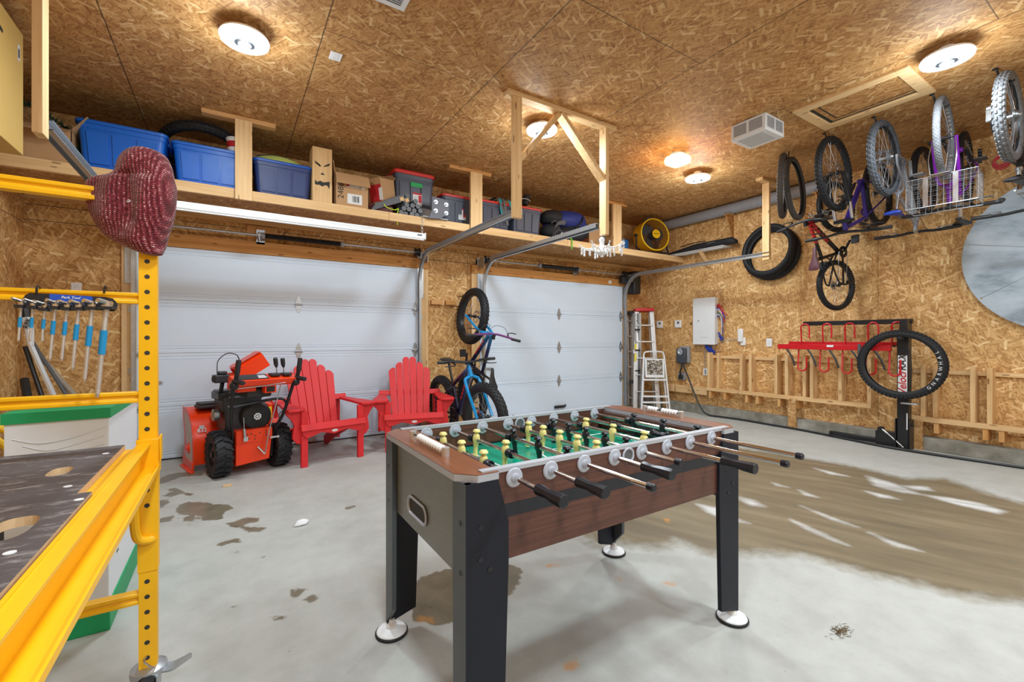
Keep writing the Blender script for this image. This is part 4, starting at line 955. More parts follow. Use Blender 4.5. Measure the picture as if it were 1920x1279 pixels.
def tyre_mesh(b, R0, r, knobs=60, rows=4, kh=None, n=56, mi=0, hollow=True):
    """tyre round local z, centre 0: casing with an open inner side and tread blocks"""
    b.mat(mi); prof = []
    for i in range(15):
        a = R(-148+296*i/14); prof.append((R0-r+r*math.cos(a)*1.0, r*math.sin(a)*1.02))
    inn = [(p[0]+(.004 if abs(p[1]) > r*.4 else -.004), p[1]*.93) for p in prof[::-1]]
    b.lathe(prof+inn if hollow else prof, n, None, True)
    kh = kh or r*.13
    for i in range(knobs):
        for j in range(rows):
            f = (j-(rows-1)/2)/((rows-1)/2) if rows > 1 else 0
            ph = R(f*52); w = 2*PI*(i+(.5 if j % 2 else 0))/knobs; L = 2*PI*R0/knobs*(.5 if abs(f) < .9 else .62)
            c, s = math.cos(w), math.sin(w); er = V((c,s,0)); et = V((-s,c,0)); nn = er*math.cos(ph)+V((0,0,1))*math.sin(ph); bb = V((0,0,1))*math.cos(ph)-er*math.sin(ph)
            p0 = er*(R0-r)+nn*(r*.985); hw = r*(.62/rows+.06); tp_ = nn*kh
            vs = []
            for h_, sc in ((0,1.0),(1,.8)):
                for i2, j2 in ((-1,-1),(1,-1),(1,1),(-1,1)): vs.append(p0+tp_*h_+et*(i2*L/2*sc)+bb*(j2*hw*sc))
            b.add(vs, [(4,5,6,7),(0,1,5,4),(1,2,6,5),(2,3,7,6),(3,0,4,7)])
    return b
wt = thing('spare_tyre', 'knobbly bicycle tyre lying behind the two bright blue totes', 'tyre', M=Matrix.Translation((-.22,5.31,3.07)) @ Matrix.Rotation(R(-20),4,'X'))
tyre_mesh(MB(), .36, .045, 52, 3).build('casing', m['rubber'], wt)
gl = thing('garland', 'dark green tinsel garland behind the left cardboard box', 'garland', (-1.1,5.15,ZT+.3)); g = MB(); q_ = random.Random(5)
pth = smoothpts([(-.45,-.05,.12),(-.3,-.05,.2),(-.1,0,.10),(.02,-.08,-.05),(.05,-.12,-.25)], 6)
for p in pth:
    for k in range(14):
        d = V((q_.gauss(0,1),q_.gauss(0,1),q_.gauss(0,1))).normalized()*.05; g.tube([p, p+d], [.003,.001], 3)
g.build('needles', m['greend'], gl); MB().tube(pth, .006, 6).build('core', m['greend'], gl)
def carton(nm, label, c, w, d, h, rot=0, tilt=0, flaps=(), mt=None):
    root = thing('cardboard_box', label, 'box', M=Matrix.Translation(c) @ Matrix.Rotation(R(rot),4,'Z') @ Matrix.Rotation(R(tilt),4,'Y')); tk = .005
    b = MB(); b.box((-w/2,-d/2,0),(w/2,d/2,tk)); b.box((-w/2,-d/2,0),(w/2,-d/2+tk,h)); b.box((-w/2,d/2-tk,0),(w/2,d/2,h)); b.box((-w/2,-d/2,0),(-w/2+tk,d/2,h)); b.box((w/2-tk,-d/2,0),(w/2,d/2,h)); b.build('walls', mt or m['card'], root, smooth=False)
    for side, ang, ln in flaps:
        a = R(ang); f = MB()
        if side == 'f': p = [V((-w/2,-d/2,h)),V((w/2,-d/2,h))]; dv = V((0,-math.sin(a),math.cos(a)))*ln
        elif side == 'b': p = [V((w/2,d/2,h)),V((-w/2,d/2,h))]; dv = V((0,math.sin(a),math.cos(a)))*ln
        elif side == 'l': p = [V((-w/2,d/2,h)),V((-w/2,-d/2,h))]; dv = V((-math.sin(a),0,math.cos(a)))*ln
        else: p = [V((w/2,-d/2,h)),V((w/2,d/2,h))]; dv = V((math.sin(a),0,math.cos(a)))*ln
        n_ = (p[1]-p[0]).cross(dv).normalized()*.004; q = [p[0],p[1],p[1]+dv,p[0]+dv]
        f.add(q+[x+n_ for x in q], [(3,2,1,0),(4,5,6,7),(0,1,5,4),(1,2,6,5),(2,3,7,6),(3,0,4,7)]); f.build('flap', m['card'], root, smooth=False)
    return root
carton('', 'open brown cardboard box at the left end of the shelf, beside the blue totes', (-1.28,5.12,ZT), .42, .5, .27, 0, 0, [('f',118,.2),('r',35,.16),('b',10,.2)])
jw = thing('carved_post', 'square wooden post carved with a pumpkin face, standing on the shelf', 'carved post', (.795,4.97,ZT-.006))
MB().box((-.095,-.1,0),(.095,.1,.565)).build('timber', m['lz'], jw, bev=.006)
f = MB(); FM = frame((0,-.1005,0),(1,0,0),(0,0,1),(0,-1,0))
for P in ([(-.075,.42),(-.02,.385),(-.012,.368),(-.065,.39)], [(.075,.42),(.02,.385),(.012,.368),(.065,.39)], [(-.075,.42),(-.012,.368),(-.03,.366)], [(0,.31),(-.02,.285),(.022,.287)],
          [(-.07,.225),(-.05,.205),(-.02,.222),(.01,.21),(.07,.228),(.068,.15),(.045,.185),(.02,.183),(0,.165),(-.03,.18),(-.055,.175),(-.072,.18)]): f.prism(P, .001, FM)
f.build('carved_face', m['hole'], jw)
c1 = carton('', 'open cardboard box with shipping labels and a number written up its side', (1.09,5.02,ZT), .34, .30, .34, 0, 0, [('f',150,.15),('l',8,.12)])
for nm, a, b, mt in (('shipping_label', (-.06,-.1515,.2), (.075,-.150,.29), m['paper']), ('red_print', (-.058,-.1525,.21), (-.03,-.151,.285), m['label_red']), ('shipping_label', (-.05,-.1515,.03), (.10,-.150,.135), m['paper']), ('shipping_label', (.085,-.1515,.2), (.125,-.150,.23), m['paper'])): MB().box(a, b).build(nm, mt, c1)
q = MB(); [q.box((.0+k*.011,-.1525,.05),(.004+k*.011+.002*(k%3),-.151,.115)) for k in range(7)]; q.build('barcode', m['ink'], c1)
MB().text('24880', .085, frame((-.115,-.1512,.175),(0,0,1),(-1,0,0),(0,-1,0)), .0004).build('handwriting', m['ink'], c1)
c2 = carton('', 'tilted open cardboard box with red print, right of the labelled box', (1.43,5.08,ZT+.12), .24, .30, .27, 32, -9, [('r',40,.11),('b',35,.12),('l',-80,.10)])
MB().box((-.127,-.16,.02),(-.1245,.0,.2)).build('red_print', m['label_red'], c2); MB().box((-.128,-.175,.03),(-.1245,-.13,.16)).build('white_print', m['paper'], c2)
wr2 = thing('red_case', 'low dark red case under the tilted cardboard box', 'case', (1.42,5.1,ZT-.006)); MB().box((-.14,-.16,0),(.13,.16,.10)).build('shell', plain('dark_red_plastic', srgb(96,20,26), .5), wr2, bev=.01)
q_ = random.Random(8); pg = 'grey tubes in the bundle on the shelf edge'
tube_m = plain('grey_tube', srgb(92,94,100), .5, var=.2)
spots = [(1.62,0),(1.68,0),(1.745,0),(1.81,0),(1.65,1),(1.71,1),(1.78,1),(1.845,1),(1.69,2),(1.755,2),(1.82,2),(1.655,3),(1.79,3),(1.70,4)]
src = None
for i, (x, j) in enumerate(spots):
    if src is None:
        src = thing('grey_tube', 'grey round tube end-on in the bundle of tubes on the shelf edge', 'tube', (0,0,0), group=pg)
        MB().lathe([(.02,0),(.027,0),(.027,.62),(.02,.62),(.02,.02)], 16, Matrix.Rotation(-PI/2,4,'X')).build('wall', tube_m, src); MB().lathe([(0,.012),(.0205,.012),(.0205,.016),(0,.016)], 14, Matrix.Rotation(-PI/2,4,'X')).build('end_plug', m['darkgrey'], src); o_ = src
    else: o_ = copy_tree(src)
    o_.location = (x, 4.862+q_.uniform(0,.03), ZT+.022+j*.05)
fb = thing('flat_pole_bundle', 'slanting bundle of grey flat poles with a lime tie on the shelf edge', 'pole bundle', (1.42,4.895,ZT+.012))
for k in range(6): MB().beam((-.12+.008*k,-.005+.02*(k%2),.0+.012*k), (.20+.008*k,-.01+.02*(k%2),.14+.016*k), .02, .028).build('pole', tube_m, fb, bev=.003)
for k in range(2): MB().beam((.19+.06*k,-.01,.155-.005*k), (.23+.06*k,-.012,.172-.005*k), .024, .04).build('wood_plug', m['lx'], fb)
MB().tube(smoothpts([(.0,-.04,.07),(.03,-.045,.035),(.12,-.045,.02),(.16,-.045,.04),(.15,-.04,-.02),(.152,-.04,-.14)]), .005, 6).build('lime_tie', m['limegreen'], fb)
bp = thing('bolted_bracket', 'flat grey steel bracket with four bolts hanging over the shelf edge', 'bracket', (2.0,4.80,2.69)); b = MB()
b.prism([(-.05,.16),(.09,.155),(.17,.13),(.165,.0),(.135,-.03),(.06,-.085),(-.09,-.10),(-.05,.0)], .012, frame((0,0,0),(1,0,0),(0,0,1),(0,-1,0))); b.build('plate', plain('dark_grey_steel', srgb(84,82,94), .5), bp, bev=.003)
b = MB(); b.add([V(p) for p in ((-.05,0,.0),(-.09,0,-.10),(-.19,.12,-.06),(-.13,.12,.05))]+[V(p) for p in ((-.05,.008,.004),(-.09,.008,-.095),(-.19,.128,-.055),(-.13,.128,.055))], [(0,1,2,3),(7,6,5,4),(0,4,5,1),(1,5,6,2),(2,6,7,3),(3,7,4,0)]); b.build('side_flange', m['galv'], bp)
for x, z in ((0,.10),(.13,.09),(.0,.0),(.13,-.01)): q = MB(); q.cyl((x,-.012,z),(x,-.016,z),.024,n=16); q.cyl((x,-.016,z),(x,-.03,z),.017,n=6); q.cyl((x,-.03,z),(x,-.045,z),.009,n=8); q.build('bolt', m['galv'], bp, ang=20)
MB().box((-.15,.0,-.085),(.16,.26,-.073)).build('base_plate', m['grey'], bp)
st = thing('teal_straps', 'teal and grey webbing straps draped over a red lidded tote', 'straps', (2.9,4.9,ZT+.37))
for k, (x, l) in enumerate(((.0,.22),(.05,.3),(.13,.2),(-.03,.26))):
    b = MB(); pts = smoothpts([(x-.06,.25,.01),(x,.06,.045),(x+.02,-.025,.02),(x+.03+.02*k,-.03,-l*.5),(x+.06+.02*k,-.028,-l)]); b.loft([[p+V((-.016,0,0)), p+V((.016,0,0)), p+V((.016,.004,.003)), p+V((-.016,.004,.003))] for p in pts]); b.build('strap', m['teal'] if k % 2 == 0 else m['darkgrey'], st)
st2 = thing('snow_boot', 'black boot with pale trim lying on top of the red lidded totes', 'boot', (3.33,5.05,ZT+.378))
b = MB(); b.loft([[V((x+.05*math.cos(a)*s, .05*math.sin(a)*s, z+.0)) for a in [2*PI*k/14 for k in range(14)]] for x, z, s in ((-.09,.01,.5),(-.08,.05,.8),(.0,.06,.95),(.08,.06,1.0),(.11,.14,1.0),(.12,.2,.95),(.12,.205,.3))]); b.build('upper', m['black'], st2)
MB().box((-.13,-.05,0),(.14,.05,.022)).build('sole', m['rubber'], st2, bev=.008); MB().tube(smoothpts([(-.1,-.05,.06),(-.02,-.057,.11),(.08,-.055,.13),(.15,-.045,.11)]), .004, 6).build('pale_trim', m['paper'], st2)
navyc = plain('blue_nylon', srgb(38,52,128), .65, var=.3, sc=9, bump=.5, bsc=14); blkc = plain('black_nylon', srgb(26,28,34), .7, var=.4, sc=12, bump=.5, bsc=18); gryc = plain('grey_nylon', srgb(82,82,86), .7, var=.2)
def lump(b, c, r, seed, amp=.16, n=24, mm=16):
    q = random.Random(seed); dirs = [V((q.gauss(0,1),q.gauss(0,1),q.gauss(0,1))).normalized() for _ in range(9)]; o0 = len(b.v); b.ell((0,0,0), (1,1,1), n, mm)
    for i in range(o0, len(b.v)):
        v = V(b.v[i]); k = 1+amp*sum(math.sin(4*v.dot(d)+3*i_) for i_, d in enumerate(dirs))/4; zz = max(v.z*k, -.8); b.v[i] = tuple(V((c[0]+r[0]*v.x*k, c[1]+r[1]*v.y*k, c[2]+r[2]*zz)))
    return b
b1 = thing('backpack', 'blue hiking backpack lying on top of the black one', 'backpack', (4.1,5.1,ZT+.2))
lump(MB(), (.05,0,.12), (.42,.2,.15), 4).build('pack_body', navyc, b1); lump(MB(), (-.22,-.05,.12), (.2,.16,.11), 9).build('lid_pocket', blkc, b1); MB().tube(smoothpts([(.1,-.19,.0),(.2,-.21,.08),(.26,-.18,.18)]), .012, 8).build('strap', blkc, b1)
b2 = thing('backpack', 'black backpack with grey harness at the shelf edge under the blue one', 'backpack', (4.05,5.04,ZT))
lump(MB(), (.16,0,.13), (.30,.17,.14), 14).build('pack_body', blkc, b2); lump(MB(), (-.2,-.02,.12), (.14,.14,.13), 22).build('side_pocket', blkc, b2)
b = MB(); hp = smoothpts([(-.28,-.15,.03),(-.27,-.17,.13),(-.2,-.175,.21),(-.08,-.17,.23)]); b.loft([[p+V((0,-.012,-.03)), p+V((.02,-.012,.03)), p+V((.02,.01,.03)), p+V((0,.01,-.03))] for p in hp]); b.build('grey_harness', gryc, b2)
for pts in ([(-.25,-.17,.02),(-.24,-.185,.09),(-.15,-.19,.10),(-.12,-.185,.03),(-.1,-.19,-.02)], [(-.3,-.15,.2),(-.24,-.17,.24),(-.2,-.17,.18)]): MB().tube(smoothpts(pts), .007, 6).build('webbing', gryc, b2)
MB().ell((-.13,-.18,.06), (.025,.012,.035)).build('white_buckle', m['paper'], b2)
MB().tube(smoothpts([(.0,-.19,.02),(.01,-.22,-.0),(.012,-.225,-.08),(.0,-.226,-.14)]), .008, 6).build('green_cord', plain('lime_cord', srgb(110,200,50), .6), b2)
cb3 = carton('', 'brown cardboard box on the shelf behind the right upright', (4.74,5.2,ZT), .34, .34, .34)
orr = thing('dry_bag', 'small orange bag tucked between the blue backpack and cardboard box', 'bag', (4.45,5.2,ZT)); lump(MB(), (0,0,.18), (.10,.12,.20), 31).build('bag_body', plain('orange_nylon', srgb(226,84,30), .6), orr)
tr = thing('hand_pump', 'black floor pump handle standing behind the white chandelier', 'pump', (4.83,4.97,ZT)); MB().cyl((0,0,0),(0,0,.2),.02).build('barrel', m['darkgrey'], tr); MB().tube(smoothpts([(-.12,0,.1),(-.07,0,.06),(0,0,.05),(.07,0,.06),(.12,0,.1)]), .007, 8).build('foot_bar', m['black'], tr)
cn = thing('tin_can', 'blue tin with a round white label between upright and fan', 'tin', (5.25,5.02,ZT)); MB().lathe([(.0,0),(.11,0),(.11,.16),(.105,.165),(0,.165)], 28).build('body', plain('blue_tin', srgb(20,84,140), .4), cn); MB().prism([(.03*math.cos(2*PI*k/20),.035*math.sin(2*PI*k/20)) for k in range(20)], .001, frame((-.06,-.0935,.1),(.84,-.54,0),(0,0,1),(-.54,-.84,0))).build('round_label', m['paper'], cn)
MB().lathe([(.106,.15),(.113,.15),(.113,.165),(.106,.165)], 28, None, True).build('rim', m['black'], cn)
# drum fan
fa = thing('drum_fan', 'yellow and black drum fan at the right end of the shelf', 'fan', M=Matrix.Translation((5.95,5.02,ZT+.31)) @ Matrix.Rotation(R(-14),4,'Z') @ Matrix.Rotation(R(-6),4,'X')); FX = Matrix.Rotation(PI/2,4,'X')
b = MB(); b.lathe([(.255,-.11),(.275,-.11),(.275,.11),(.255,.11)], 48, FX, True); b.build('drum', plain('fan_yellow', srgb(238,172,24), .4), fa)
b = MB(); [b.torus(r_, .0028, 40, 5, Matrix.Translation((0,-.11-.02*(1-(r_/.26)**2),0)) @ FX) for r_ in [.09+.0245*k for k in range(7)]]; b.build('grille_rings', m['black'], fa)
MB().torus(.265,.012,48,8,Matrix.Translation((0,-.11,0)) @ FX).build('front_rim', m['yellowp'], fa)
b = MB()
for k in range(24): a = 2*PI*k/24; b.tube([(.06*math.cos(a),-.13,.06*math.sin(a)),(.26*math.cos(a),-.112,.26*math.sin(a))], .0022, 4)
b.build('grille_spokes', m['black'], fa)
b = MB(); b.lathe([(0,-.136),(.074,-.136),(.074,-.146),(0,-.149)][::-1], 28, Matrix.Rotation(PI/2,4,'X') @ Matrix.Diagonal((1,1,-1,1))); b.build('hub_badge', m['yellowp'], fa)
MB().text('DEWALT', .024, frame((0,-.1505,0),(1,0,0),(0,0,1),(0,-1,0)), .0006, True).build('badge_lettering', m['ink'], fa)
for k in range(3):
    b = MB(); rg = []
    for i in range(8):
        r_ = .06+.18*i/7; a = R(120*k)+.5*i/7; tw = R(35-15*i/7); wd = .05+.05*math.sin(PI*(i+.6)/8)
        er = V((math.cos(a),0,math.sin(a))); et = V((-math.sin(a),0,math.cos(a))); d = et*math.cos(tw)*wd+V((0,1,0))*math.sin(tw)*wd*.6; c = er*r_
        rg.append([c-d, c+d, c+d+V((0,.004,0)), c-d+V((0,.004,0))])
    b.loft(rg); b.build('blade', m['darkgrey'], fa)
MB().lathe([(0,-.03),(.06,-.03),(.07,.09),(0,.09)], 24, FX).build('motor', m['black'], fa)
MB().box((-.1,-.08,.265),(.1,.08,.30)).build('carry_handle', m['darkgrey'], fa, bev=.01)
b = MB(); b.tube([(-.29,0,0),(-.3,0,-.2),(-.26,-.09,-.30),(.26,-.09,-.30),(.3,0,-.2),(.29,0,0)], .014, 8); b.tube([(-.26,.09,-.30),(.26,.09,-.30)], .014, 8); b.build('stand', m['black'], fa)
for s in (-1, 1): MB().cyl((s*.275,0,0),(s*.32,0,0),.025).build('knob', m['black'], fa)

# projector screen tube and its chains, white chandelier
ps = thing('projector_screen', 'long white rolled-up projector screen hung under the shelf edge', 'projector screen', (.5,4.66,2.335))
x0, x1 = -2.0+.55, 1.305; b = MB()
b.prism([(-.04,-.03),(.032,-.03),(.038,-.02),(.034,.0),(.038,.02),(.03,.036),(-.03,.04),(-.04,.03)], x1-x0, frame((x0,0,0),(0,-1,0),(0,0,1),(1,0,0))); b.build('housing', m['white'], ps, bev=.003)
b = MB(); b.box((x0+.02,-.03,-.04),(x1-.01,-.012,-.03)); b.build('weight_bar', m['white'], ps); MB().box((x1-.002,-.042,-.034),(x1+.012,.044,.044)).build('end_cap', m['whitep'], ps, bev=.006)
MB().box((x1-.085,-.0392,.004),(x1-.035,-.0375,.018)).build('maker_plate', m['darkgrey'], ps)
for x in (x1-.02, -1.0): b = MB(); [b.torus(.011,.0026,14,5,Matrix.Translation((x,0,.052+.024*k)) @ Matrix.Rotation(PI/2,4,'X' if k%2 else 'Y') @ Matrix.Diagonal((1,1.45 if 0 else 1,1,1))) for k in range(8)]; b.build('chain', m['steel'], ps)
ch = thing('chandelier', 'small white eight-arm chandelier hanging from the wooden track hanger', 'chandelier', (3.03,3.15,2.215))
t = plain('white_chandelier', (.8,.81,.82), .35, var=.03)
CP = [(0,-.215),(.012,-.213),(.014,-.2),(.02,-.195),(.036,-.18),(.04,-.165),(.034,-.15),(.022,-.125),(.017,-.09),(.018,-.065),(.022,-.05),(.021,-.035),(.012,-.025),(.008,-.02),(0,-.02)]
MB().lathe([(r_*1.25,z) for r_, z in CP][::1], 20).build('body', t, ch); MB().torus(.01,.003,14,6,Matrix.Translation((0,0,-.012)) @ Matrix.Rotation(PI/2,4,'X')).build('hanging_ring', m['steel'], ch); MB().cyl((0,0,-.005),(0,0,.012),.004).build('hook', m['steel'], ch)
for k in range(8):
    a = 2*PI*k/8+.35; d = V((math.cos(a),math.sin(a),0)); ln_ = .20+.012*(k%2); zz = -.0 if k % 2 else .01
    b = MB(); b.tube(smoothpts([d*.03+V((0,0,-.155)), d*.08+V((0,0,-.128)), d*.14+V((0,0,-.14+zz)), d*ln_+V((0,0,-.118+zz)), d*(ln_+.012)+V((0,0,-.098+zz))]), .0068, 8); ar = b.build('arm', t, ch)
    p = d*(ln_-.012)+V((0,0,-.125+zz)); b = MB(Matrix.Translation(p)); b.lathe([(0,-.072),(.008,-.07),(.0105,-.05),(.008,-.045),(.011,-.03),(.0125,-.012),(.005,-.006),(.004,0),(0,0)], 10); b.build('drop_pendant', t, ar)
    p = d*.125+V((0,0,-.14+zz)); b = MB(Matrix.Translation(p)); b.lathe([(0,-.06),(.006,-.058),(.009,-.04),(.006,-.034),(.009,-.015),(.004,0),(0,0)], 8); b.build('drop_pendant', t, ar)
# ================================================================= SNOW BLOWER
sb = thing('snow_blower', 'orange and black two-stage snow blower parked at the left garage door', 'snow blower', M=Matrix.Translation((.15,4.75,0)) @ Matrix.Rotation(R(15),4,'Z'))
def part(nm, mb, mt, parent=None, **k): return mb.build(nm, mt, parent or sb, **k)
snowdecal = plain('pale_grey_decal', srgb(206,200,206), .5)
for sx in (-1, 1):
    MW = Matrix.Translation((sx*.245,0,.2)) @ Matrix.Rotation(PI/2,4,'Y')
    b = MB(MW); b.lathe([(.10,-.055),(.13,-.062),(.17,-.066),(.188,-.055),(.19,0),(.188,.055),(.17,.066),(.13,.062),(.10,.055)], 36, None, True)
    for k in range(18):                                             # chevron lugs
        for s in (-1, 1):
            a0 = 2*PI*(k+(.25 if s > 0 else 0))/18; pts = []
            for f, da in ((0,0),(.5,.05),(1,.16)):
                zz = s*(.004+.062*f); rr_ = .19-(.004 if f < 1 else .014); a = a0+da
                pts.append((a, zz, rr_))
            rings = []
            for a, zz, rr_ in pts:
                ring = []
                for da, dr in ((-.075,-.006),(.075,-.006),(.055,.021),(-.055,.021)): ring.append(V(((rr_+dr)*math.cos(a+da), (rr_+dr)*math.sin(a+da), zz)))
                rings.append(ring if s > 0 else ring[::-1])
            b.loft(rings)
    w = part('wheel', b, m['rubber'])
    r_ = MB(MW); r_.lathe([(.03,-.05),(.06,-.045),(.095,-.03),(.103,-.055),(.107,-.055),(.107,.055),(.103,.055),(.095,.03),(.06,.045),(.03,.05),(0,.05)], 28); r_.lathe([(0,-.06),(.03,-.06),(.03,-.04),(0,-.04)], 16); part('rim', r_, m['blackm'], w)
MB_ = MB(); MB_.cyl((-.24,0,.2),(.24,0,.2),.014); part('axle', MB_, m['steel'])
# auger housing
prof = [(.30,.06),(.285,.16),(.30,.30),(.345,.42),(.42,.50),(.52,.545),(.66,.555)]
b = MB(); x0, x1 = -.37, .37; n = len(prof); inn = [(y+.012*(1 if i < 4 else .4), z-.012*(0 if i < 3 else 1)) for i, (y, z) in enumerate(prof)]
ring = prof+inn[::-1]; k = len(ring)
b.add([V((x0,y,z)) for y, z in ring]+[V((x1,y,z)) for y, z in ring], [(j,(j+1)%k,k+(j+1)%k,k+j) for j in range(k)]+[tuple(range(k-1,-1,-1)), tuple(range(k,2*k))]); part('auger_housing', b, m['orange'])
side = [(.285,.03),(.28,.16),(.295,.30),(.34,.425),(.42,.51),(.52,.556),(.69,.562),(.685,.46),(.62,.32),(.62,.22),(.66,.10),(.66,.03)]
for sx in (-1, 1):
    b = MB(); b.prism(side, .008, frame((sx*.37-.004,0,0),(0,1,0),(0,0,1),(1,0,0))); sp_ = part('side_plate', b, m['orange'])
    d = MB(); d.prism([(.315,.09),(.31,.2),(.325,.31),(.38,.43),(.5,.5),(.6,.51),(.6,.45),(.55,.33),(.54,.22),(.57,.09)], .0012, frame((sx*.3755-.0006,0,0),(0,1,0),(0,0,1),(1,0,0))); part('side_decal', d, snowdecal, sp_)
    q = MB(); q.cyl((sx*.374,.44,.2),(sx*.386,.44,.2),.05,n=20); q.cyl((sx*.384,.44,.2),(sx*.398,.44,.2),.018,n=12); part('auger_bearing', q, m['orange'], sp_)
    q = MB(); q.box((sx*.385-.02,.27,0),(sx*.385+.02,.66,.014)); q.box((sx*.378-.005,.28,.0),(sx*.378+.005,.64,.09)); part('skid_shoe', q, m['orange'], bev=.003)
ag = MB(); ag.cyl((-.36,.44,.2),(.36,.44,.2),.02)
for s in (-1, 1):
    pts = [V((s*(.05+.30*i/40), .44+.13*math.cos(i*.32*s), .2+.13*math.sin(i*.32*s))) for i in range(41)]; ag.tube(pts, .012, 6)
part('auger', ag, m['orange'])
b = MB(); b.lathe([(.12,.18),(.12,.34)],24,Matrix.Translation((0,0,.22)) @ Matrix.Rotation(-PI/2,4,'X')); part('impeller_drum', b, m['orange'])
b = MB(); b.text('832', .05, frame((-.30,.312,.37),(1,0,0),(0,.5,.86),(0,-.86,.5)), .001, True); b.cb((-.30,.322,.40),(.04,.004,.03)); part('housing_lettering', b, snowdecal)
b = MB(); b.box((-.31,.40,.555),(-.02,.56,.585)); b.box((-.30,.41,.585),(-.03,.55,.61)); part('clean_out_tool', b, plain('dark_brown_plastic', srgb(52,42,44), .5), bev=.008)
b = MB(); b.tube([(-.2,.38,.535),(-.06,.38,.545)], .014, 10); part('tool_clip', b, m['black'])
# chute
b = MB(); b.lathe([(.10,.50),(.10,.58),(.085,.6)],28,Matrix.Translation((.02,.36,0))); part('chute_collar', b, m['orange'])
ch_ = [(-.085,.085),(-.085,-.06),(-.05,-.09),(.05,-.09),(.085,-.06),(.085,.085),(.075,.085),(.075,-.055),(.045,-.08),(-.045,-.08),(-.075,-.055),(-.075,.085)]
RZ_ = Matrix.Rotation(R(-70),4,'Z'); b = MB(Matrix.Translation((.02,.36,0)) @ RZ_)
b.loft([[V((x,y,z0)) for x, y in ch_] for z0 in (.58,.74,.88)]); part('chute', b, m['orange'])
D = Matrix.Translation((.02,.34,.885)) @ Matrix.Rotation(R(58),4,'Y')
b = MB(D); b.loft([[V((y*.9-.0,x*.95,z0)) for x, y in ch_] for z0 in (-.04,.10,.24)]); b.add([V((x,y,z)) for x, y, z in ((-.09,-.08,-.04),(-.09,.08,-.04),(-.09,.08,.24),(-.09,-.08,.24))], [(0,1,2,3)]); part('chute_deflector', b, m['orange'])
# engine
b = MB(); b.box((-.2,-.03,.38),(.13,.28,.62)); b.box((-.22,-.02,.56),(.10,.26,.70)); part('engine_block', b, m['black'], bev=.02)
b = MB(); b.box((-.245,.0,.665),(-.02,.25,.735)); b.box((-.24,.02,.725),(-.10,.22,.75)); part('air_cover', b, m['blackm'], bev=.018)
b = MB(); b.box((-.02,-.02,.66),(.14,.24,.74)); part('fuel_tank', b, m['black'], bev=.03)
b = MB(); b.cyl((.06,.1,.735),(.06,.1,.775),.035); part('fuel_cap', b, m['darkgrey'])
b = MB(); b.lathe([(.03,0),(.05,.01),(.055,.05),(.03,.06),(0,.06)],20,Matrix.Translation((-.215,.1,.53)) @ Matrix.Rotation(-PI/2,4,'Y')); part('muffler', b, m['galv'])
RC = frame((.035,-.035,.505),(1,0,0),(0,0,1),(0,-1,0))
b = MB(RC); b.lathe([(0,0),(.128,0),(.13,.02),(.122,.045),(.108,.055),(.105,.05),(.04,.055),(.038,.062),(0,.064)][::1],36); rc = part('recoil_cover', b, m['black'])
b = MB(RC)
for k in range(30): a = 2*PI*k/30; b.beam((.045*math.cos(a),.045*math.sin(a),.056),(.10*math.cos(a),.10*math.sin(a),.054),.005,.006,(0,0,1))
part('vent_ribs', b, m['blackm'], rc)
b = MB(RC); star = []
for k in range(16): a = 2*PI*k/16; r0_ = .034 if k % 2 else .027; star.append((r0_*math.cos(a), r0_*math.sin(a)))
b.prism(star, .001, Matrix.Translation((0,0,.064))); b2_ = part('white_emblem', b, m['paper'], rc); b = MB(RC); b.lathe([(.012,.0651),(.018,.0651),(.018,.0656),(.012,.0656)],20,None,True); part('emblem_ring', b, m['ink'], rc)
b = MB(); b.box((.145,-.02,.40),(.19,.12,.60)); part('shroud_guard', b, m['orange'], bev=.01); b = MB(); b.box((.15,-.024,.47),(.18,-.02,.57)); part('yellow_label', b, m['ylabel'])
# frame, handlebars
b = MB(); P = [(-.15,.40),(.14,.40),(.145,.30),(.125,.11),(-.15,.09)]
b.prism(P, .24, frame((0,-.13,0),(1,0,0),(0,0,1),(0,1,0))); part('gear_case', b, m['orange'], bev=.006)
b = MB(); b.box((-.145,-.14,.285),(.145,-.131,.40)); gp_ = part('drilled_plate', b, m['orange']); b = MB()
for i, (x, z) in enumerate([(-.09,.36),(-.06,.36),(-.03,.36),(-.09,.32),(-.05,.32),(0,.34),(0,.31),(.04,.36)]): b.cyl((x,-.1412,z),(x,-.139,z),.006,n=10)
b.box((.09,-.1412,.32),(.096,-.139,.385)); part('plate_hole', b, m['hole'], gp_)
for sx, xt in ((-1,-.235),(1,.255)):
    b = MB(); b.tube(smoothpts([(sx*.165,-.06,.12),(sx*.165,-.09,.30),(sx*.185,-.16,.42),(sx*.215,-.24,.55),(xt*.97,-.34,.78),(xt,-.38,.86)]), .0145, 10); part('handlebar', b, m['blackm'])
    b = MB(); b.tube(smoothpts([(xt+.01,-.40,.87),(xt+.012,-.43,.93),(xt+.02,-.44,1.02),(xt+.022,-.44,1.04)]), [.017]*6+[.021]*6+[.02]*6+[.012], 10); part('control_lever', b, m['black'])
    b = MB(); b.tube([(xt-.0,-.40,.865),(xt+.03,-.52,.855)], .019, 12); part('hand_grip', b, m['black'])
    b = MB(); b.ell((xt,-.395,.825),(.035,.04,.035)); part('lever_pivot', b, m['blackm'])
b = MB(); b.tube(smoothpts([(-.2,-.2,.62),(-.05,-.22,.645),(.12,-.22,.665),(.2,-.24,.66),(.225,-.27,.62)]), .012, 8); part('cross_brace', b, m['blackm'])
b = MB(); pc = [(-.36,.805),(-.40,.815),(-.43,.865),(-.28,.905),(-.24,.885),(-.26,.81)]
b.prism(pc, .5, frame((-.24,0,0),(0,1,0),(0,0,1),(1,0,0))); part('console', b, m['orange'], bev=.006)
NC = V((0,-.258,.966)); Cx = lambda x, k: V((x,-.43+.15*k,.8665+.04*k))+NC*.003
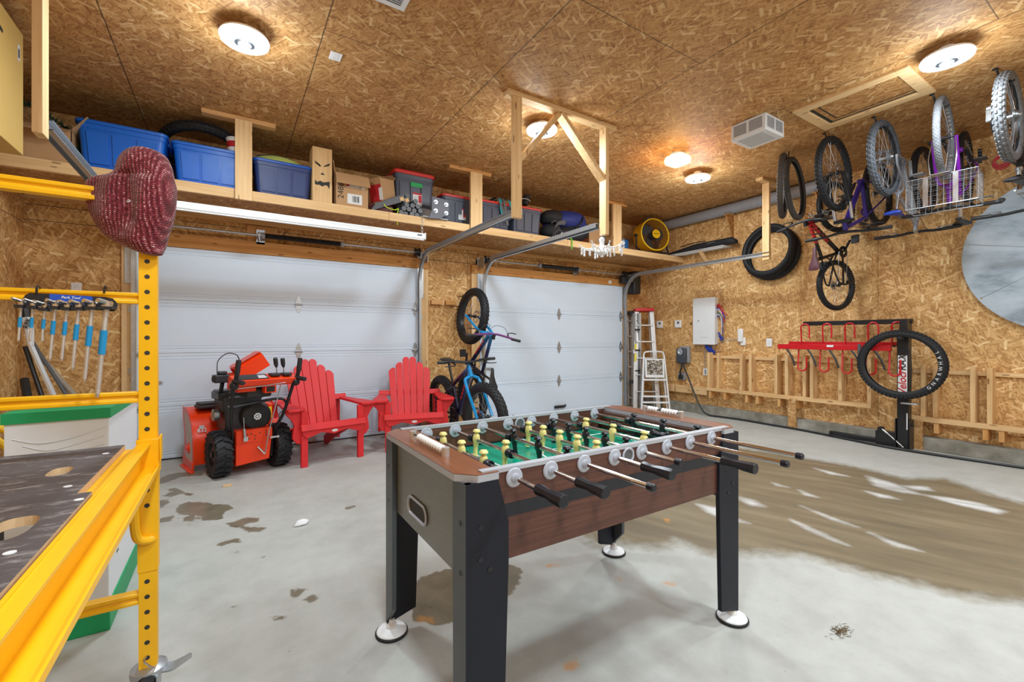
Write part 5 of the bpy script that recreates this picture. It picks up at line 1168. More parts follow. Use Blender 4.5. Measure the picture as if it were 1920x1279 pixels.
b = MB(); b.add([Cx(-.2,.1),Cx(.03,.1),Cx(.03,.9),Cx(-.2,.9)], [(0,1,2,3)]); part('console_decal', b, m['black']); 
b = MB(); b.add([Cx(-.05,.2)+NC*.001,Cx(.02,.2)+NC*.001,Cx(.015,.7)+NC*.001,Cx(-.04,.7)+NC*.001], [(0,1,2,3)]); part('decal_art', b, snowdecal)
b = MB(); b.box((.05,-.40,.885),(.13,-.31,.912)); b.box((.15,-.41,.885),(.22,-.30,.91)); part('lever_gate', b, m['black'], bev=.008)
for x, hgt in ((.115,.155),(.175,.15)):
    b = MB(); b.cyl((x,-.34,.89),(x-.008,-.35,.89+hgt*.5),.005,n=8); lv_ = part('shift_lever', b, m['steel']); b = MB(); b.tube([(x-.007,-.35,.89+hgt*.45),(x-.012,-.352,.89+hgt*.62),(x-.018,-.355,.89+hgt*.95),(x-.018,-.355,.89+hgt*1.02)],[.009,.018,.019,.01],10); part('lever_knob', b, m['black'], lv_)
b = MB(); b.box((.0,-.395,.745),(.09,-.32,.81)); part('cable_bracket', b, m['orange']); b = MB(); b.box((.012,-.40,.755),(.078,-.38,.80)); part('cable_clamp', b, m['blackm'])
b = MB(); b.tube(smoothpts([(-.22,-.39,.80),(0,-.405,.812),(.14,-.405,.825),(.25,-.39,.835)]), .005, 6); part('link_rod', b, m['steel'])
b = MB(); b.tube(smoothpts([(.14,-.36,.80),(.12,-.3,.62),(.10,-.2,.38),(.07,-.18,.17)]), .005, 6); b.tube([(.07,-.18,.17),(.02,-.15,.24)], .009, 8); part('speed_rod', b, m['steel'])
b = MB(); b.tube(smoothpts([(.2,-.3,.58),(.16,-.26,.52),(.19,-.22,.46),(.17,-.2,.42)]), .004, 6); part('throttle_cable', b, m['black'])
b = MB(); b.cyl((-.085,-.16,.34),(-.095,-.17,.42),.012); b.cyl((-.095,-.17,.42),(-.10,-.175,.52),.004); b.cb((-.08,-.155,.325),(.035,.02,.04)); part('shift_shaft', b, m['steel'])
b = MB(); b.box((.12,-.165,.30),(.19,-.15,.316)); b.cyl((.185,-.17,.308),(.185,-.145,.308),.012); part('bell_crank', b, m['steel'])
b = MB(); b.cyl((-.22,.05,.72),(-.23,-.05,.83),.017); part('headlight_post', b, m['blackm']); b = MB(); b.box((-.30,-.1,.83),(-.18,.0,.90)); b.box((-.27,-.09,.90),(-.20,-.02,.93)); b.cyl((-.31,-.05,.865),(-.29,-.05,.865),.022); part('headlight', b, m['black'], bev=.012)
b = MB(); b.tube(smoothpts([(-.27,-.05,.93),(-.25,0,1.02),(-.16,.08,1.08),(-.06,.16,1.06),(-.01,.24,.98)]), .0045, 6); part('control_cable', b, m['black'])
b = MB(); b.box((-.20,-.34,.76),(-.05,-.20,.82)); part('console_back', b, m['orange'], bev=.01); b = MB(); b.box((-.12,-.30,.70),(.09,-.10,.79)); part('belt_cover', b, m['black'], bev=.02)

# ================================================================= ADIRONDACK CHAIRS
def adirondack(label, c, rot):
    root = thing('adirondack_chair', label, 'chair', M=Matrix.Translation(c) @ Matrix.Rotation(R(rot),4,'Z'), group='red adirondack chairs at the garage doors'); rd = m['red']
    def P_(nm, mb, bev=.004): return mb.build(nm, rd, root, bev=bev)
    for sx in (-1, 1):
        b = MB(); b.box((sx*.275-.03,-.005,0),(sx*.275+.03,.032,.535)); P_('front_leg', b)
        b = MB(); sc = [(0,.535),(.13*1,.535)]; pr = [(.0,.535),(.02,.535),(.14,.535),(.125,.50),(.085,.455),(.06,.40),(.07,.34),(.075,.28),(.04,.23),(0,.22)]
        b.prism([(-y,z) if 0 else (y,z) for y, z in pr], .03, frame((sx*.275+.0,.032-.0,0),(sx*.72,-.69,0),(0,0,1),(sx*.0+.69*1,.72*sx,0)) if 0 else frame((sx*.30-.0,.02,0),(sx,0,0),(0,0,1),(0,1,0) if sx < 0 else (0,1,0))); P_('arm_bracket', b, .003)
        b = MB(); b.prism([(-.01,.30),(-.01,.39),(.12,.385),(.60,.24),(.86,.09),(.86,.0),(.80,.0),(.55,.13),(.2,.27)], .03, frame((sx*.235-.015,0,0),(0,1,0),(0,0,1),(1,0,0))); P_('side_rail', b)
        b = MB(); ap = [(-.03,-.10),(.0,-.115),(.1,-.105),(.2,-.09),(.40,-.055),(.62,-.035),(.70,-.02),(.70,.04),(.5,.045),(.2,.05),(.02,.06),(-.02,.045),(-.045,-.02)]
        b.prism([(y,-x*sx if 0 else x) for y, x in ap], .026, frame((sx*.325,0,.535),(0,1,0),(-sx,0,0),(0,0,1))); P_('armrest', b, .006)
        b = MB(); b.box((sx*.325-.045,.62,.10),(sx*.325-.012,.69,.535)); P_('rear_arm_support', b)
    for k in range(6):
        y = .05+k*.083; z = .385-.03*(y/.1)*.93; b = MB(Matrix.Translation((0,y,z)) @ Matrix.Rotation(R(-16),4,'X')); b.box((-.29,-.037,0),(.29,.037,.022)); P_('seat_slat', b)
    b = MB(Matrix.Translation((0,-.03,.345)) @ Matrix.Rotation(R(-14),4,'X')); b.box((-.315,-.012,0),(.315,.012,.062)); P_('front_slat', b)
    b = MB(); up = [(-.30,.345),(.30,.345),(.30,.31),(.26,.275),(.2,.29),(.13,.315),(.06,.30),(0,.285),(-.06,.30),(-.13,.315),(-.2,.29),(-.26,.275),(-.30,.31)]
    b.prism(up, .024, frame((0,-.022+.024,0),(1,0,0),(0,0,1),(0,-1,0))); fa_ = P_('seat_apron', b)
    b = MB(); b.prism([(.03*math.cos(2*PI*k/24),.013*math.sin(2*PI*k/24)) for k in range(24)], .0015, frame((0,-.0225,.318),(1,0,0),(0,0,1),(0,-1,0))); b.build('oval_badge', m['paper'], fa_)
    MBk = Matrix.Translation((0,.44,.235)) @ Matrix.Rotation(R(-21),4,'X')
    Ls = [.66,.73,.80,.80,.73,.66]; rr_ = Matrix.Identity(4)
    for k in range(6):
        f = k-2.5; xb = f*.071; xt = f*.083; L = Ls[k]; w0, w1 = .0335, .0400; pts = [(xb-w0,0),(xb+w0,0),(xt+w1,L-.04)]
        tops = [(xt+w1*math.cos(PI*j/8), L-.04+.04*math.sin(PI*j/8)+(.018*(-f/2.5)*math.cos(PI*j/8)*1.0)) for j in range(1, 8)]
        b = MB(MBk); b.prism(pts+tops+[(xt-w1,L-.04)], .022, frame((0,0,0),(1,0,0),(0,0,1),(0,-1,0))); P_('back_slat', b, .003)
    for z, w in ((.04,.28),(.36,.36)): b = MB(MBk); b.box((-w,.001,z-.03),(w,.028,z+.03)); P_('back_rail', b)
    return root
adirondack('red adirondack chair next to the orange snow blower', (.86,4.62,0), 11)
adirondack('red adirondack chair next to the blue fat-tyre bikes', (1.685,4.63,0), -15)
# ================================================================= BICYCLES AND TYRES
def bike(label, M, group, P):
    root = thing(P.get('name','bicycle'), label, 'bicycle', M=M, group=group)
    Rw, tr, wb = P['R'], P['tr'], P['wb']; hw = wb/2; fm, km = P['frame'], P['fork']; cm = P.get('comp', m['blackm']); rimm = P.get('rim', m['blackm'])
    F = V((hw,0,Rw)); Ra = V((-hw,0,Rw)); ha = R(P.get('ha',68)); d = V((-math.cos(ha),0,math.sin(ha))); pf = V((math.sin(ha),0,math.cos(ha)))
    base = F-pf*.045; fl = Rw+P.get('fl',.10); crown = base+d*fl; htop = crown+d*P.get('ht',.13)
    SR = Matrix.Translation(crown) @ Matrix.Rotation(R(P.get('steer',0)),4,d) @ Matrix.Translation(-crown)
    bb = V((-hw+P.get('cs',.44),0,Rw-P.get('bbd',.05))); sd = V((-.28,0,.96)); stop = bb+sd*P.get('st',.40)
    fw = tr+.028
    def part(nm, mb, mt, par=root, **k): return mb.build(nm, mt, par, **k)
    # wheels
    for nm, c, MM in (('front_wheel', F, SR), ('rear_wheel', Ra, Matrix.Identity(4))):
        we = bpy.data.objects.new(nm, None); COL.objects.link(we); we.parent = root; we.matrix_local = MM @ Matrix.Translation(c) @ Matrix.Rotation(PI/2,4,'X')
        tm = P['tyre'][0 if nm[0] == 'f' else 1] if isinstance(P['tyre'], tuple) else P['tyre']
        part('tyre', tyre_mesh(MB(), Rw-.004, tr, P.get('knobs',54), P.get('rows',4), P.get('kh'), 48, 0, False), tm, we)
        rr_ = Rw-2*tr+.012; b = MB(); rwid = max(.012, tr*.72); b.lathe([(rr_-.012,-rwid*.6),(rr_+.006,-rwid),(rr_+.012,-rwid),(rr_+.012,rwid),(rr_+.006,rwid),(rr_-.012,rwid*.6)], 44, None, True); part('rim', b, rimm, we)
        b = MB(); hl = .055+(.02 if tr > .045 else 0)
        for k in range(28):
            a = 2*PI*k/28; a2 = a+(.35 if k % 4 < 2 else -.35); z = (hl*.6 if k % 2 else -hl*.6); b.tube([(.024*math.cos(a2),.024*math.sin(a2),z),((rr_-.01)*math.cos(a),(rr_-.01)*math.sin(a),z*.08)], .0013, 4, caps=False)
        part('spokes', b, m['steel'] if P.get('bright') else m['galv'], we)
        b = MB(); b.lathe([(.006,-hl-.012),(.012,-hl),(.012,-hl*.7),(.026,-hl*.65),(.026,-hl*.55),(.015,-hl*.4),(.015,hl*.4),(.026,hl*.55),(.026,hl*.65),(.012,hl*.7),(.012,hl),(.006,hl+.012)], 18); part('hub', b, cm, we)
        if P.get('disc', True):
            b = MB(); b.lathe([(.062,-.001),(.082,-.001),(.082,.001),(.062,.001)], 28, Matrix.Translation((0,0,hl*.8)), True)
            for k in range(5): a = 2*PI*k/5; b.beam((.02*math.cos(a),.02*math.sin(a),hl*.8),(.066*math.cos(a+.4),.066*math.sin(a+.4),hl*.8),.007,.0016)
            part('brake_disc', b, m['steel'], we)
        if nm[0] == 'r':
            b = MB()
            for k in range(7): b.lathe([(.012,0),(.052-.005*k,0),(.052-.005*k,.0018),(.012,.0018)], 24, Matrix.Translation((0,0,-.028-.004*k+(.0 if tr < .045 else -.014))), True)
            part('cassette', b, m['galv'], we)
    # frame
    tt = P.get('tube', .02); b = MB()
    b.tube([crown+d*.012, htop], tt*1.05, 14); b.tube([crown+d*.045, bb+V((.01,0,.01))], [tt*1.15, tt*1.25], 14); b.tube([htop-d*.03, stop-sd*P.get('tts',.03)], tt*.95, 12); b.tube([bb, stop], tt*.9, 12)
    b.cyl(bb+V((0,-.037,0)), bb+V((0,.037,0)), .024)
    for s in (-1, 1):
        b.tube(smoothpts([bb+V((-.02,s*.03,0)), bb+V((-.10,s*(fw*.9),.008)), Ra+V((.06,s*(fw+.022),-.01)), Ra+V((0,s*(fw+.03),0))], 4), tt*.52, 8)
        b.tube(smoothpts([stop-sd*.05+V((0,s*.012,0)), stop-sd*.08+V((-.05,s*fw*.9,-.03)), Ra+V((.05,s*(fw+.022),.08)), Ra+V((0,s*(fw+.03),0))], 4), tt*.45, 8)
    part('frame', b, fm)
    if P.get('decal'):
        b = MB(); p0 = crown+d*.045; q0 = bb; ax = (q0-p0).normalized(); up = V((0,1,0)).cross(ax)
        for s in (-1, 1):
            for k in range(5): c = p0.lerp(q0, .22+.09*k)+V((0,s*tt*1.17,0)); b.beam(c-ax*.02, c+ax*.018, .003, .026, up)
        part('decal', b, P['decal'])
    # fork
    b = MB(SR)
    if P.get('susp'):
        b.beam(crown+V((0,-fw-.03,0)), crown+V((0,fw+.03,0)), .04, .035, d); part('fork_crown', b, cm)
        b = MB(SR); b2 = MB(SR)
        for s in (-1, 1):
            y = s*(fw+.018); q = F+V((0,y,0)); t0 = crown+V((0,y,0))+pf*.0; b.cyl(t0, t0-d*(fl*.45), .016); b2.tube([q+d*(fl*.62)-pf*.03, q+d*.1-pf*.01, q], [.022,.020,.016], 12)
        b2.tube([F+V((0,-fw-.018,0))+d*(fl*.58)-pf*.03, F+V((0,-fw*.7,0))+d*(fl*.74)-pf*.0, F+V((0,fw*.7,0))+d*(fl*.74), F+V((0,fw+.018,0))+d*(fl*.58)-pf*.03], .014, 8)
        part('stanchions', b, m['chrome']); part('fork_lowers', b2, km)
    else:
        for s in (-1, 1): b.tube(smoothpts([crown+V((0,0,0))-d*.0, crown+V((0,s*fw*.8,0))-d*.02, crown+V((0,s*(fw+.016),0))-d*.07, F+V((0,s*(fw+.02),0))+d*.12-pf*.01, F+V((0,s*(fw+.02),0))], 5), tt*.72, 10)
        b.cyl(crown+d*.03, crown-d*.01, tt*1.3); part('fork', b, km)
    # cockpit
    rise = P.get('rise',.03); b = MB(SR); st0 = htop+d*rise; b.cyl(htop, st0+d*.02, .0165); clamp = st0+pf*P.get('stem',.05)-V((0,0,0)); b.beam(st0, clamp, .03, .03, d); part('stem', b, cm)
    bw = P.get('bw',.74)/2; b = MB(SR); barp = smoothpts([clamp+V((P.get('sweep',-.05),-bw,.012)), clamp+V((-.02,-bw*.5,.014)), clamp+V((0,-.06,0)), clamp, clamp+V((0,.06,0)), clamp+V((-.02,bw*.5,.014)), clamp+V((P.get('sweep',-.05),bw,.012))], 4); b.tube(barp, .0135, 10); part('handlebar', b, P.get('bar', cm))
    for s in (-1, 1):
        e = clamp+V((P.get('sweep',-.05),s*bw,.012)); i = clamp+V((P.get('sweep',-.05)*.72,s*(bw-.13),.013))
        b = MB(SR); b.cyl(i, e, .0175, n=12); part('grip', b, P.get('grip', m['black']))
        b = MB(SR); j = clamp+V((-.02,s*(bw-.17),.0)); b.tube(smoothpts([j, j+V((.045,0,-.02)), j+V((.06,s*.05,-.03)), j+V((.055,s*.13,-.03))]), [.011]*7+[.006]*12, 8); part('brake_lever', b, cm)
        if P.get('ends'): b = MB(SR); b.tube(smoothpts([e, e+V((.05,s*.01,0)), e+V((.12,0,.01))]), .014, 8); part('bar_end', b, m['black'])
        b = MB(SR); b.tube(smoothpts([j+V((.02,0,-.01)), j+V((.11,-s*.06,-.01)), clamp+V((.11,s*.04,-.05)), crown+V((.05,s*.015,.02))]), .0028, 5); part('brake_cable', b, m['black'])
    # saddle
    sp = stop+sd*P.get('sp',.2); b = MB(); b.cyl(stop-sd*.02, sp, .0145); b.cyl(stop-sd*.015, stop+sd*.012, .022); part('seatpost', b, P.get('post', cm))
    b = MB(); rg = []
    for x, w, z, h_ in ((.15,.012,.0,.012),(.13,.022,.004,.018),(.05,.026,.006,.02),(-.02,.045,.008,.022),(-.08,.07,.012,.026),(-.12,.066,.016,.022),(-.13,.04,.016,.012)):
        rg.append([sp+V((x, w*math.cos(2*PI*k/14), .035+z+h_*math.sin(2*PI*k/14)*(1 if math.sin(2*PI*k/14) < 0 else .6))) for k in range(14)])
    b.loft(rg); sa = part('saddle', b, P.get('saddle', m['black'])); b = MB(); [b.tube([sp+V((.1,s*.01,.03)), sp+V((.03,s*.02,.005)), sp+V((-.04,s*.022,.005)), sp+V((-.1,s*.03,.035))], .0035, 5) for s in (-1,1)]; part('saddle_rails', b, m['steel'], sa)
    # drivetrain
    ca = R(P.get('crank',20)); b = MB(); b.lathe([(.03,-.002),(.066,-.002),(.072,0),(.066,.002),(.03,.002)], 32, Matrix.Translation(bb+V((0,-.05,0))) @ Matrix.Rotation(PI/2,4,'X'), True); part('chainring', b, m['blackm'])
    for s in (-1, 1):
        dv = V((math.cos(ca),0,math.sin(ca)))*s*.165; e = bb+V((0,s*.075,0))+dv; b = MB(); b.beam(bb+V((0,s*.06,0)), e, .014, .026, (0,1,0)); cr = part('crank_arm', b, cm, bev=.003)
        b = MB(); b.box(tuple(e+V((-.05,s*.012-(.0 if s > 0 else .09),-.008))), tuple(e+V((.05,s*.012+(.09 if s > 0 else 0),.008)))); part('pedal', b, P.get('pedal', m['black']), cr, bev=.006)
    b = MB(); cz = -.05
    up0 = bb+V((0,cz,.07)); up1 = Ra+V((0,cz,.045)); lo0 = bb+V((0,cz,-.07)); lo1 = Ra+V((0.02,cz,-.10))
    b.tube([up0, up1], .004, 5); b.tube([lo0, lo1], .004, 5); part('chain', b, m['galv'])
    b = MB(); b.beam(Ra+V((.0,-fw-.045,-.01)), Ra+V((.03,-fw-.05,-.11)), .018, .03, (0,1,0)); [b.cyl(Ra+V((.03,-fw-.06,z)), Ra+V((.03,-fw-.035,z)), .022, n=12) for z in (-.06,-.12)]; part('derailleur', b, cm)
    return root, dict(F=F, Ra=Ra, crown=crown, clamp=clamp, d=d, SR=SR, bb=bb)

t = NT('blue_fade_paint'); o = t.sep(t.obj()); fade = t.ramp(t.math('MULTIPLY_ADD', o[0], 1.35, .42), [(.25, srgb(18,22,48)), (.55, srgb(24,34,84)), (.86, srgb(20,134,196))]); fade_m = t.out(fade, .25)
blue_m = plain('cyan_blue_paint', srgb(14,140,204), .22, var=.05); reddec = plain('red_decal', srgb(214,36,44), .4)
purple_bar = plain('purple_anodised', srgb(120,66,130), .35, .3)
fat = dict(R=.375, tr=.052, wb=1.08, frame=fade_m, fork=blue_m, tyre=m['rubber'], tube=.023, knobs=44, rows=5, kh=.008, bw=.76, ha=67, fl=.11, rise=.02, st=.38, sp=.30, decal=reddec, name='fat_bike')
fg = 'blue fat-tyre bikes between the garage doors'
Ng = V((0,0,1))
bike('blue fat-tyre bike hung upright by its front wheel on the wall between the doors', frame((2.69,5.6,.97),(0,0,1),(-1,0,0),(0,-1,0)), fg, dict(fat, bar=purple_bar, steer=-6, sp=.20))
ln_ = R(-5); f2 = frame((2.315,4.68,0),(0,-1,0),(math.cos(ln_),0,-math.sin(ln_)),(math.sin(ln_),0,math.cos(ln_)))
bike('blue fat-tyre bike standing on the floor in front of the hung one', f2, fg, dict(fat, steer=8, wb=1.07, sp=.24))
hg = 'bicycles hung upside down from the ceiling'
purple_d = plain('deep_purple_paint', srgb(52,38,120), .25, var=.15); purple = plain('bright_purple_paint', srgb(120,24,160), .22, var=.08); silver = plain('silver_paint', srgb(168,172,182), .25, .6)
def ud(x, y, wb, gz=3.235, yaw=0):
    c, s = math.cos(R(yaw)), math.sin(R(yaw)); return frame((x+c*wb/2,y+s*wb/2,gz),(-c,-s,0),(-s,c,0),(0,0,-1))
def udr(x, y, wb, gz=3.235): return frame((x+wb/2,y,gz),(1,0,0),(0,-1,0),(0,0,-1))
bike('dark purple mountain bike with black wheels, hung upside down beside the pair of tyres', ud(5.11,2.02,1.1), hg, dict(R=.365, tr=.029, wb=1.1, frame=purple_d, fork=m['blackm'], susp=True, tyre=m['rubber'], tube=.021, knobs=56, rows=4, kh=.007, bw=.76, ha=68, fl=.13, st=.42, sp=.02, ht=.11, rise=.0, crank=60))
bike('silver mountain bike with blue-edged saddle, hung upside down rear wheel nearest', udr(5.13,1.62,1.06), hg, dict(R=.345, tr=.030, wb=1.06, frame=silver, fork=m['blackm'], susp=True, tyre=(m['rubber'], m['rubberblue']), tube=.02, knobs=50, rows=4, kh=.006, bw=.68, ha=69, fl=.11, st=.38, sp=.12, comp=m['galv'], bar=m['blackm'], saddle=plain('blue_saddle', srgb(34,64,170), .5), pedal=m['grey'], post=m['steel'], crank=100))
bc, I = bike('bright purple bicycle with wire basket, hung upside down', ud(5.08,1.2,1.05,3.25,5), hg, dict(R=.345, tr=.024, wb=1.05, frame=purple, fork=purple, tyre=(m['rubbergrey'], m['rubber']), rim=m['alu'], bright=True, tube=.017, knobs=80, rows=5, kh=.0016, bw=.62, ha=70, fl=.06, st=.44, sp=.17, ht=.14, rise=.04, ends=True, disc=False, comp=m['blackm'], post=m['steel'], sweep=-.03, crank=-30))
# wire basket on the purple bike's front
hw = 1.05/2; b = MB(); bx0, bx1, by, bz0, bz1 = hw-.12, hw+.15, .215, .685, .935
def wr_(p, q, r_=.0013): b.tube([p,q], r_, 4)
for k in range(12):
    y = -by+2*by*k/11; wr_((bx1,y,bz0),(bx1+.02,y,bz1)); wr_((bx0,y,bz0),(bx0,y,bz1)); wr_((bx0,y,bz0),(bx1,y,bz0))
for k in range(7):
    z = bz0+(bz1-bz0)*k/6; e = .02*k/6; wr_((bx1+e,-by,z),(bx1+e,by,z)); wr_((bx0,-by,z),(bx0,by,z)); wr_((bx0,-by,z),(bx1+e,-by,z)); wr_((bx0,by,z),(bx1+e,by,z))
for k in range(7):
    x = bx0+(bx1-bx0)*k/6; wr_((x,-by,bz0),(x,-by,bz1)); wr_((x,by,bz0),(x,by,bz1)); wr_((x,-by,bz0),(x,by,bz0))
for z, r_ in ((bz1,.004),(bz0,.003)): b.tube([(bx0,-by,z),(bx1+.02*(z>bz0+.1),-by,z),(bx1+.02*(z>bz0+.1),by,z),(bx0,by,z)], r_, 6, closed=True)
bk_ = b.build('wire_basket', m['wire'], bc); b = MB()
for y in (-.09,.09): b.box((bx1+.014,y-.016,bz0),(bx1+.018,y+.016,bz1)); 
b.box((bx1-.06,-.06,bz0-.012),(bx1+.02,.06,bz0-.006)); b.build('flat_brace', m['steel'], bk_)
for s in (-1, 1): b = MB(); b.tube(smoothpts([(hw,s*.07,.345),(hw+.08,s*.085,.52),(hw+.09,s*.07,bz0)]), .004, 6); b.build('basket_stay', m['steel'], bk_)
bike('dark bicycle with chunky grey tread at the right edge, hung upside down', udr(5.01,.82,1.06,3.24), hg, dict(R=.335, tr=.034, wb=1.06, frame=m['blackm'], fork=m['blackm'], susp=True, tyre=(m['rubber'], m['rubbergrey']), tube=.02, knobs=46, rows=4, kh=.008, bw=.74, ha=69, fl=.11, st=.40, sp=.05, comp=m['galv'], bar=m['blackm'], rim=m['blackm'], bright=True, crank=110))
for x, y, lb in ((5.11,2.02,'over the dark purple bike'),(5.13,1.62,'over the silver bike'),(5.08,1.2,'over the bright purple bike'),(5.01,.82,'over the grey-tread wheel at the right edge')):
    hk = thing('ceiling_hook', 'black ceiling hook '+lb, 'hook', (x,y,ZC), group='ceiling hooks of the hung bikes')
    MB().tube(smoothpts([(-.07,.06,0),(-.06,.05,-.02),(-.035,.05,-.05),(-.02,.048,-.09),(-.01,.0,-.115),(.0,-.03,-.105)]), .007, 8).build('hook', m['blackm'], hk); MB().lathe([(0,0),(.018,0),(.018,-.004),(0,-.004)][::-1], 14, Matrix.Translation((-.07,.06,0))).build('plate', m['blackm'], hk)
t = NT('red_black_frame'); o = t.sep(t.obj()); f_ = t.math('ADD', o[0], t.math('MULTIPLY', o[2], .15)); w_ = t.math('MULTIPLY', t.math('GREATER_THAN', t.math('ABSOLUTE', t.math('SUBTRACT', f_, .24)), .13), 1.0)
bn = t.math('LESS_THAN', t.math('PINGPONG', f_, .022), .004); redf = t.out(t.mix(t.math('MAXIMUM', w_, bn), srgb(196,26,30), srgb(24,22,24)), .3); t_ = math.radians(14)
zl = V((-math.cos(t_), math.sin(t_), 0)); yl = zl.cross(V((0,0,1))); wbk = .95
ok_ = V((6.2,2.43,1.86))+V((0,0,1))*(wbk/2)-zl*.305
rb, I = bike('small red and black mountain bike hung vertically on the right wall', frame(ok_,(0,0,1),tuple(yl),tuple(zl)), None, dict(R=.305, tr=.029, wb=wbk, frame=redf, fork=m['blackm'], susp=True, tyre=m['rubber'], tube=.02, knobs=52, rows=4, kh=.007, bw=.70, ha=67, fl=.12, st=.33, sp=.05, cs=.40, saddle=plain('black_red_saddle', srgb(92,52,62), .5), crank=150, bar=m['blackm'], ht=.10, decal=m['black']))
fo = I['F']+I['d']*.3; fx_ = MB(); FMx = frame(fo+V((0,.052+.033,0)),(0,0,1),(-1,0,0),(0,1,0)); FMn = frame(I['F']+I['d']*.30-V((.0,.057+.024,0)),(0,0,1),(1,0,0),(0,-1,0))
fx_.text('FOX', .075, FMn, .0006, True); fx_.text('FOX', .075, frame(I['F']+I['d']*.30+V((0,.057+.024,0)),(0,0,-1),(1,0,0),(0,1,0)), .0006, True); fx_.build('fork_lettering', m['paper'], rb)

# loose tyres
def loose(label, c, n_, R0, r, group, mt=m['rubber'], spin=0, squash=1.0, knobs=58, rows=4):
    n_ = V(n_).normalized(); x = V((0,0,1)) if abs(n_.z) < .9 else V((1,0,0)); x = (x-n_*x.dot(n_)).normalized(); y = n_.cross(x)
    root = thing('spare_tyre', label, 'tyre', M=frame(c, x, y, n_), group=group)
    tyre_mesh(MB(Matrix.Diagonal((squash,1,1,1))), R0, r, knobs, rows).build('casing', mt, root); return root
gp_ = 'pair of tyres hanging from the ceiling'
a1 = R(-21); a2 = R(-10)
loose('dusty tyre hanging from the ceiling, left one of the pair', (5.16,2.53,2.90), (math.sin(a1),math.cos(a1),.04), .335, .028, gp_, m['rubberbrown'], squash=1.04, rows=4)
loose('dusty tyre hanging from the ceiling, right one of the pair', (5.25,2.45,2.865), (math.sin(a2),math.cos(a2),-.05), .325, .028, gp_, m['rubberbrown'], squash=1.06, rows=4)
hk = thing('ceiling_hook', 'black ceiling hook holding the pair of dusty tyres', 'hook', (5.2,2.49,ZC)); MB().tube(smoothpts([(0,0,0),(0,0,-.05),(.02,.02,-.085),(.0,.03,-.1),(-.03,.02,-.085)]), .006, 8).build('hook', m['blackm'], hk)
gw = 'tyres stacked on the right wall'
loose('black tyre on the right wall, closest to the wall in the stack of three', (6.505,3.34,2.42), (-1,0,.02), .375, .036, gw)
loose('black tyre in the middle of the stack of three on the right wall', (6.46,3.37,2.44), (-1,.03,.06), .37, .034, gw)
loose('black tyre on the right wall, outermost in the stack of three', (6.41,3.36,2.47), (-1,.06,.1), .368, .034, gw)
pg_ = thing('wall_peg', 'wooden peg under the tyres stacked on the right wall', 'peg', (6.55,3.36,2.74)); MB().cyl((0,0,0),(-.2,0,.02),.012).build('dowel', m['lx'], pg_)
# ================================================================= RIGHT WALL
def RB(x0, y0, z0, x1, y1, z1, nm, mt, root, bev=.003):
    l = root.location; return MB().box((x0-l.x,y0-l.y,z0-l.z),(x1-l.x,y1-l.y,z1-l.z)).build(nm, mt, root, bev=bev)
# 2x4 racks along the foot of the wall
def lumber_rack(label, ya, yb, zr, studs, blocks, zt):
    root = thing('lumber_rack', label, 'rack', (6.5,(ya+yb)/2,0), group='wooden racks along the right wall')
    RB(6.40,ya,zr,6.48,yb,zr+.05,'rail',m['ly'],root); RB(6.51,ya,zt-.09,XR,yb,zt-.045,'back_rail',m['ly'],root)
    for y, f in studs: RB(6.405 if f else 6.46, y-.02, zr+.05, XR-.001, y+.02, zt, 'stud', m['lz'], root)
    for y in blocks: RB(6.41,y-.02,zr-.115,XR-.001,y+.02,zr-.001,'block',m['oz'],root)
    return root
lumber_rack('wooden stud rack under the electric car charger and red bicycle rack', 2.15, 4.3, .385, [(4.27,1),(4.14,0),(3.74,1),(3.60,1),(3.24,1),(3.10,1),(2.90,0),(2.79,1),(2.47,1),(2.17,1)], [4.25,4.0,3.66,3.5,3.2,2.98], .99)
lumber_rack('wooden stud rack at the right edge below the satellite dish', .3, 1.80, .305, [(1.70,0),(1.60,0),(1.30,1),(1.18,1),(.72,1),(.5,1)], [1.74,1.58,1.21,1.10,.8,.55], .92)
for y, z1, lb in ((3.01,.40,'short upright board against the curb below the red bicycle rack'), (1.73,.31,'short upright board against the curb right of the black mast'), (5.06,.43,'short upright board against the curb by the ladders')):
    bd = thing('upright_board', lb, 'board', (6.385,y,0)); MB().box((-.019,-.05,0),(.014,.05,z1)).build('board', osb('strand_strip_%d' % int(y), 'YZ', rot=R(80)) , bd)
RBk = thing('ledge_blocking', 'short horizontal wooden boards on the wall between the ladders and stud rack', 'board', (6.5,4.75,.36))
for ya, yb in ((4.95,5.05),(4.62,4.92),(4.32,4.58)): RB(6.45,ya,.30,XR-.001,yb,.42,'board',m['ly'],RBk)

# red vertical bicycle rack on a folding black mast
rk = thing('bicycle_rack', 'red hooped bicycle rack on a black mast against the right wall', 'bicycle rack', (6.28,2.3,0))
bs, gls = 1, 0
def K(): return MB(Matrix.Translation((-6.28,-2.3,0)))
b = K(); b.box((6.22,1.755,.0),(6.32,1.80+.055,1.30)); b.build('mast', m['blackm'], rk, bev=.006)
b = K(); b.box((6.205,1.74,0),(6.335,1.75,.33)); b.box((6.205,1.86,0),(6.335,1.87,.33)); b.cyl((6.27,1.73,.27),(6.27,1.88,.27),.016); b.build('hinge_plate', m['blackm'], rk, bev=.004)
b = K(); b.box((6.235,1.87,.02),(6.295,2.52,.075)); b.box((6.22,1.87,.0),(6.31,2.05,.17)); b.build('base_arm', m['blackm'], rk, bev=.006)
b = K(); b.cyl((6.225,1.97,.18),(6.225,1.80,.02),.009); b.cyl((6.225,1.985,.19),(6.225,1.94,.15),.013); b.build('gas_strut', m['steel'], rk)
b = K(); b.cyl((6.215,2.0,.19),(6.255,2.0,.19),.03); b.cyl((6.21,2.5,.05),(6.31,2.5,.05),.012); b.build('pivot', m['blackm'], rk)
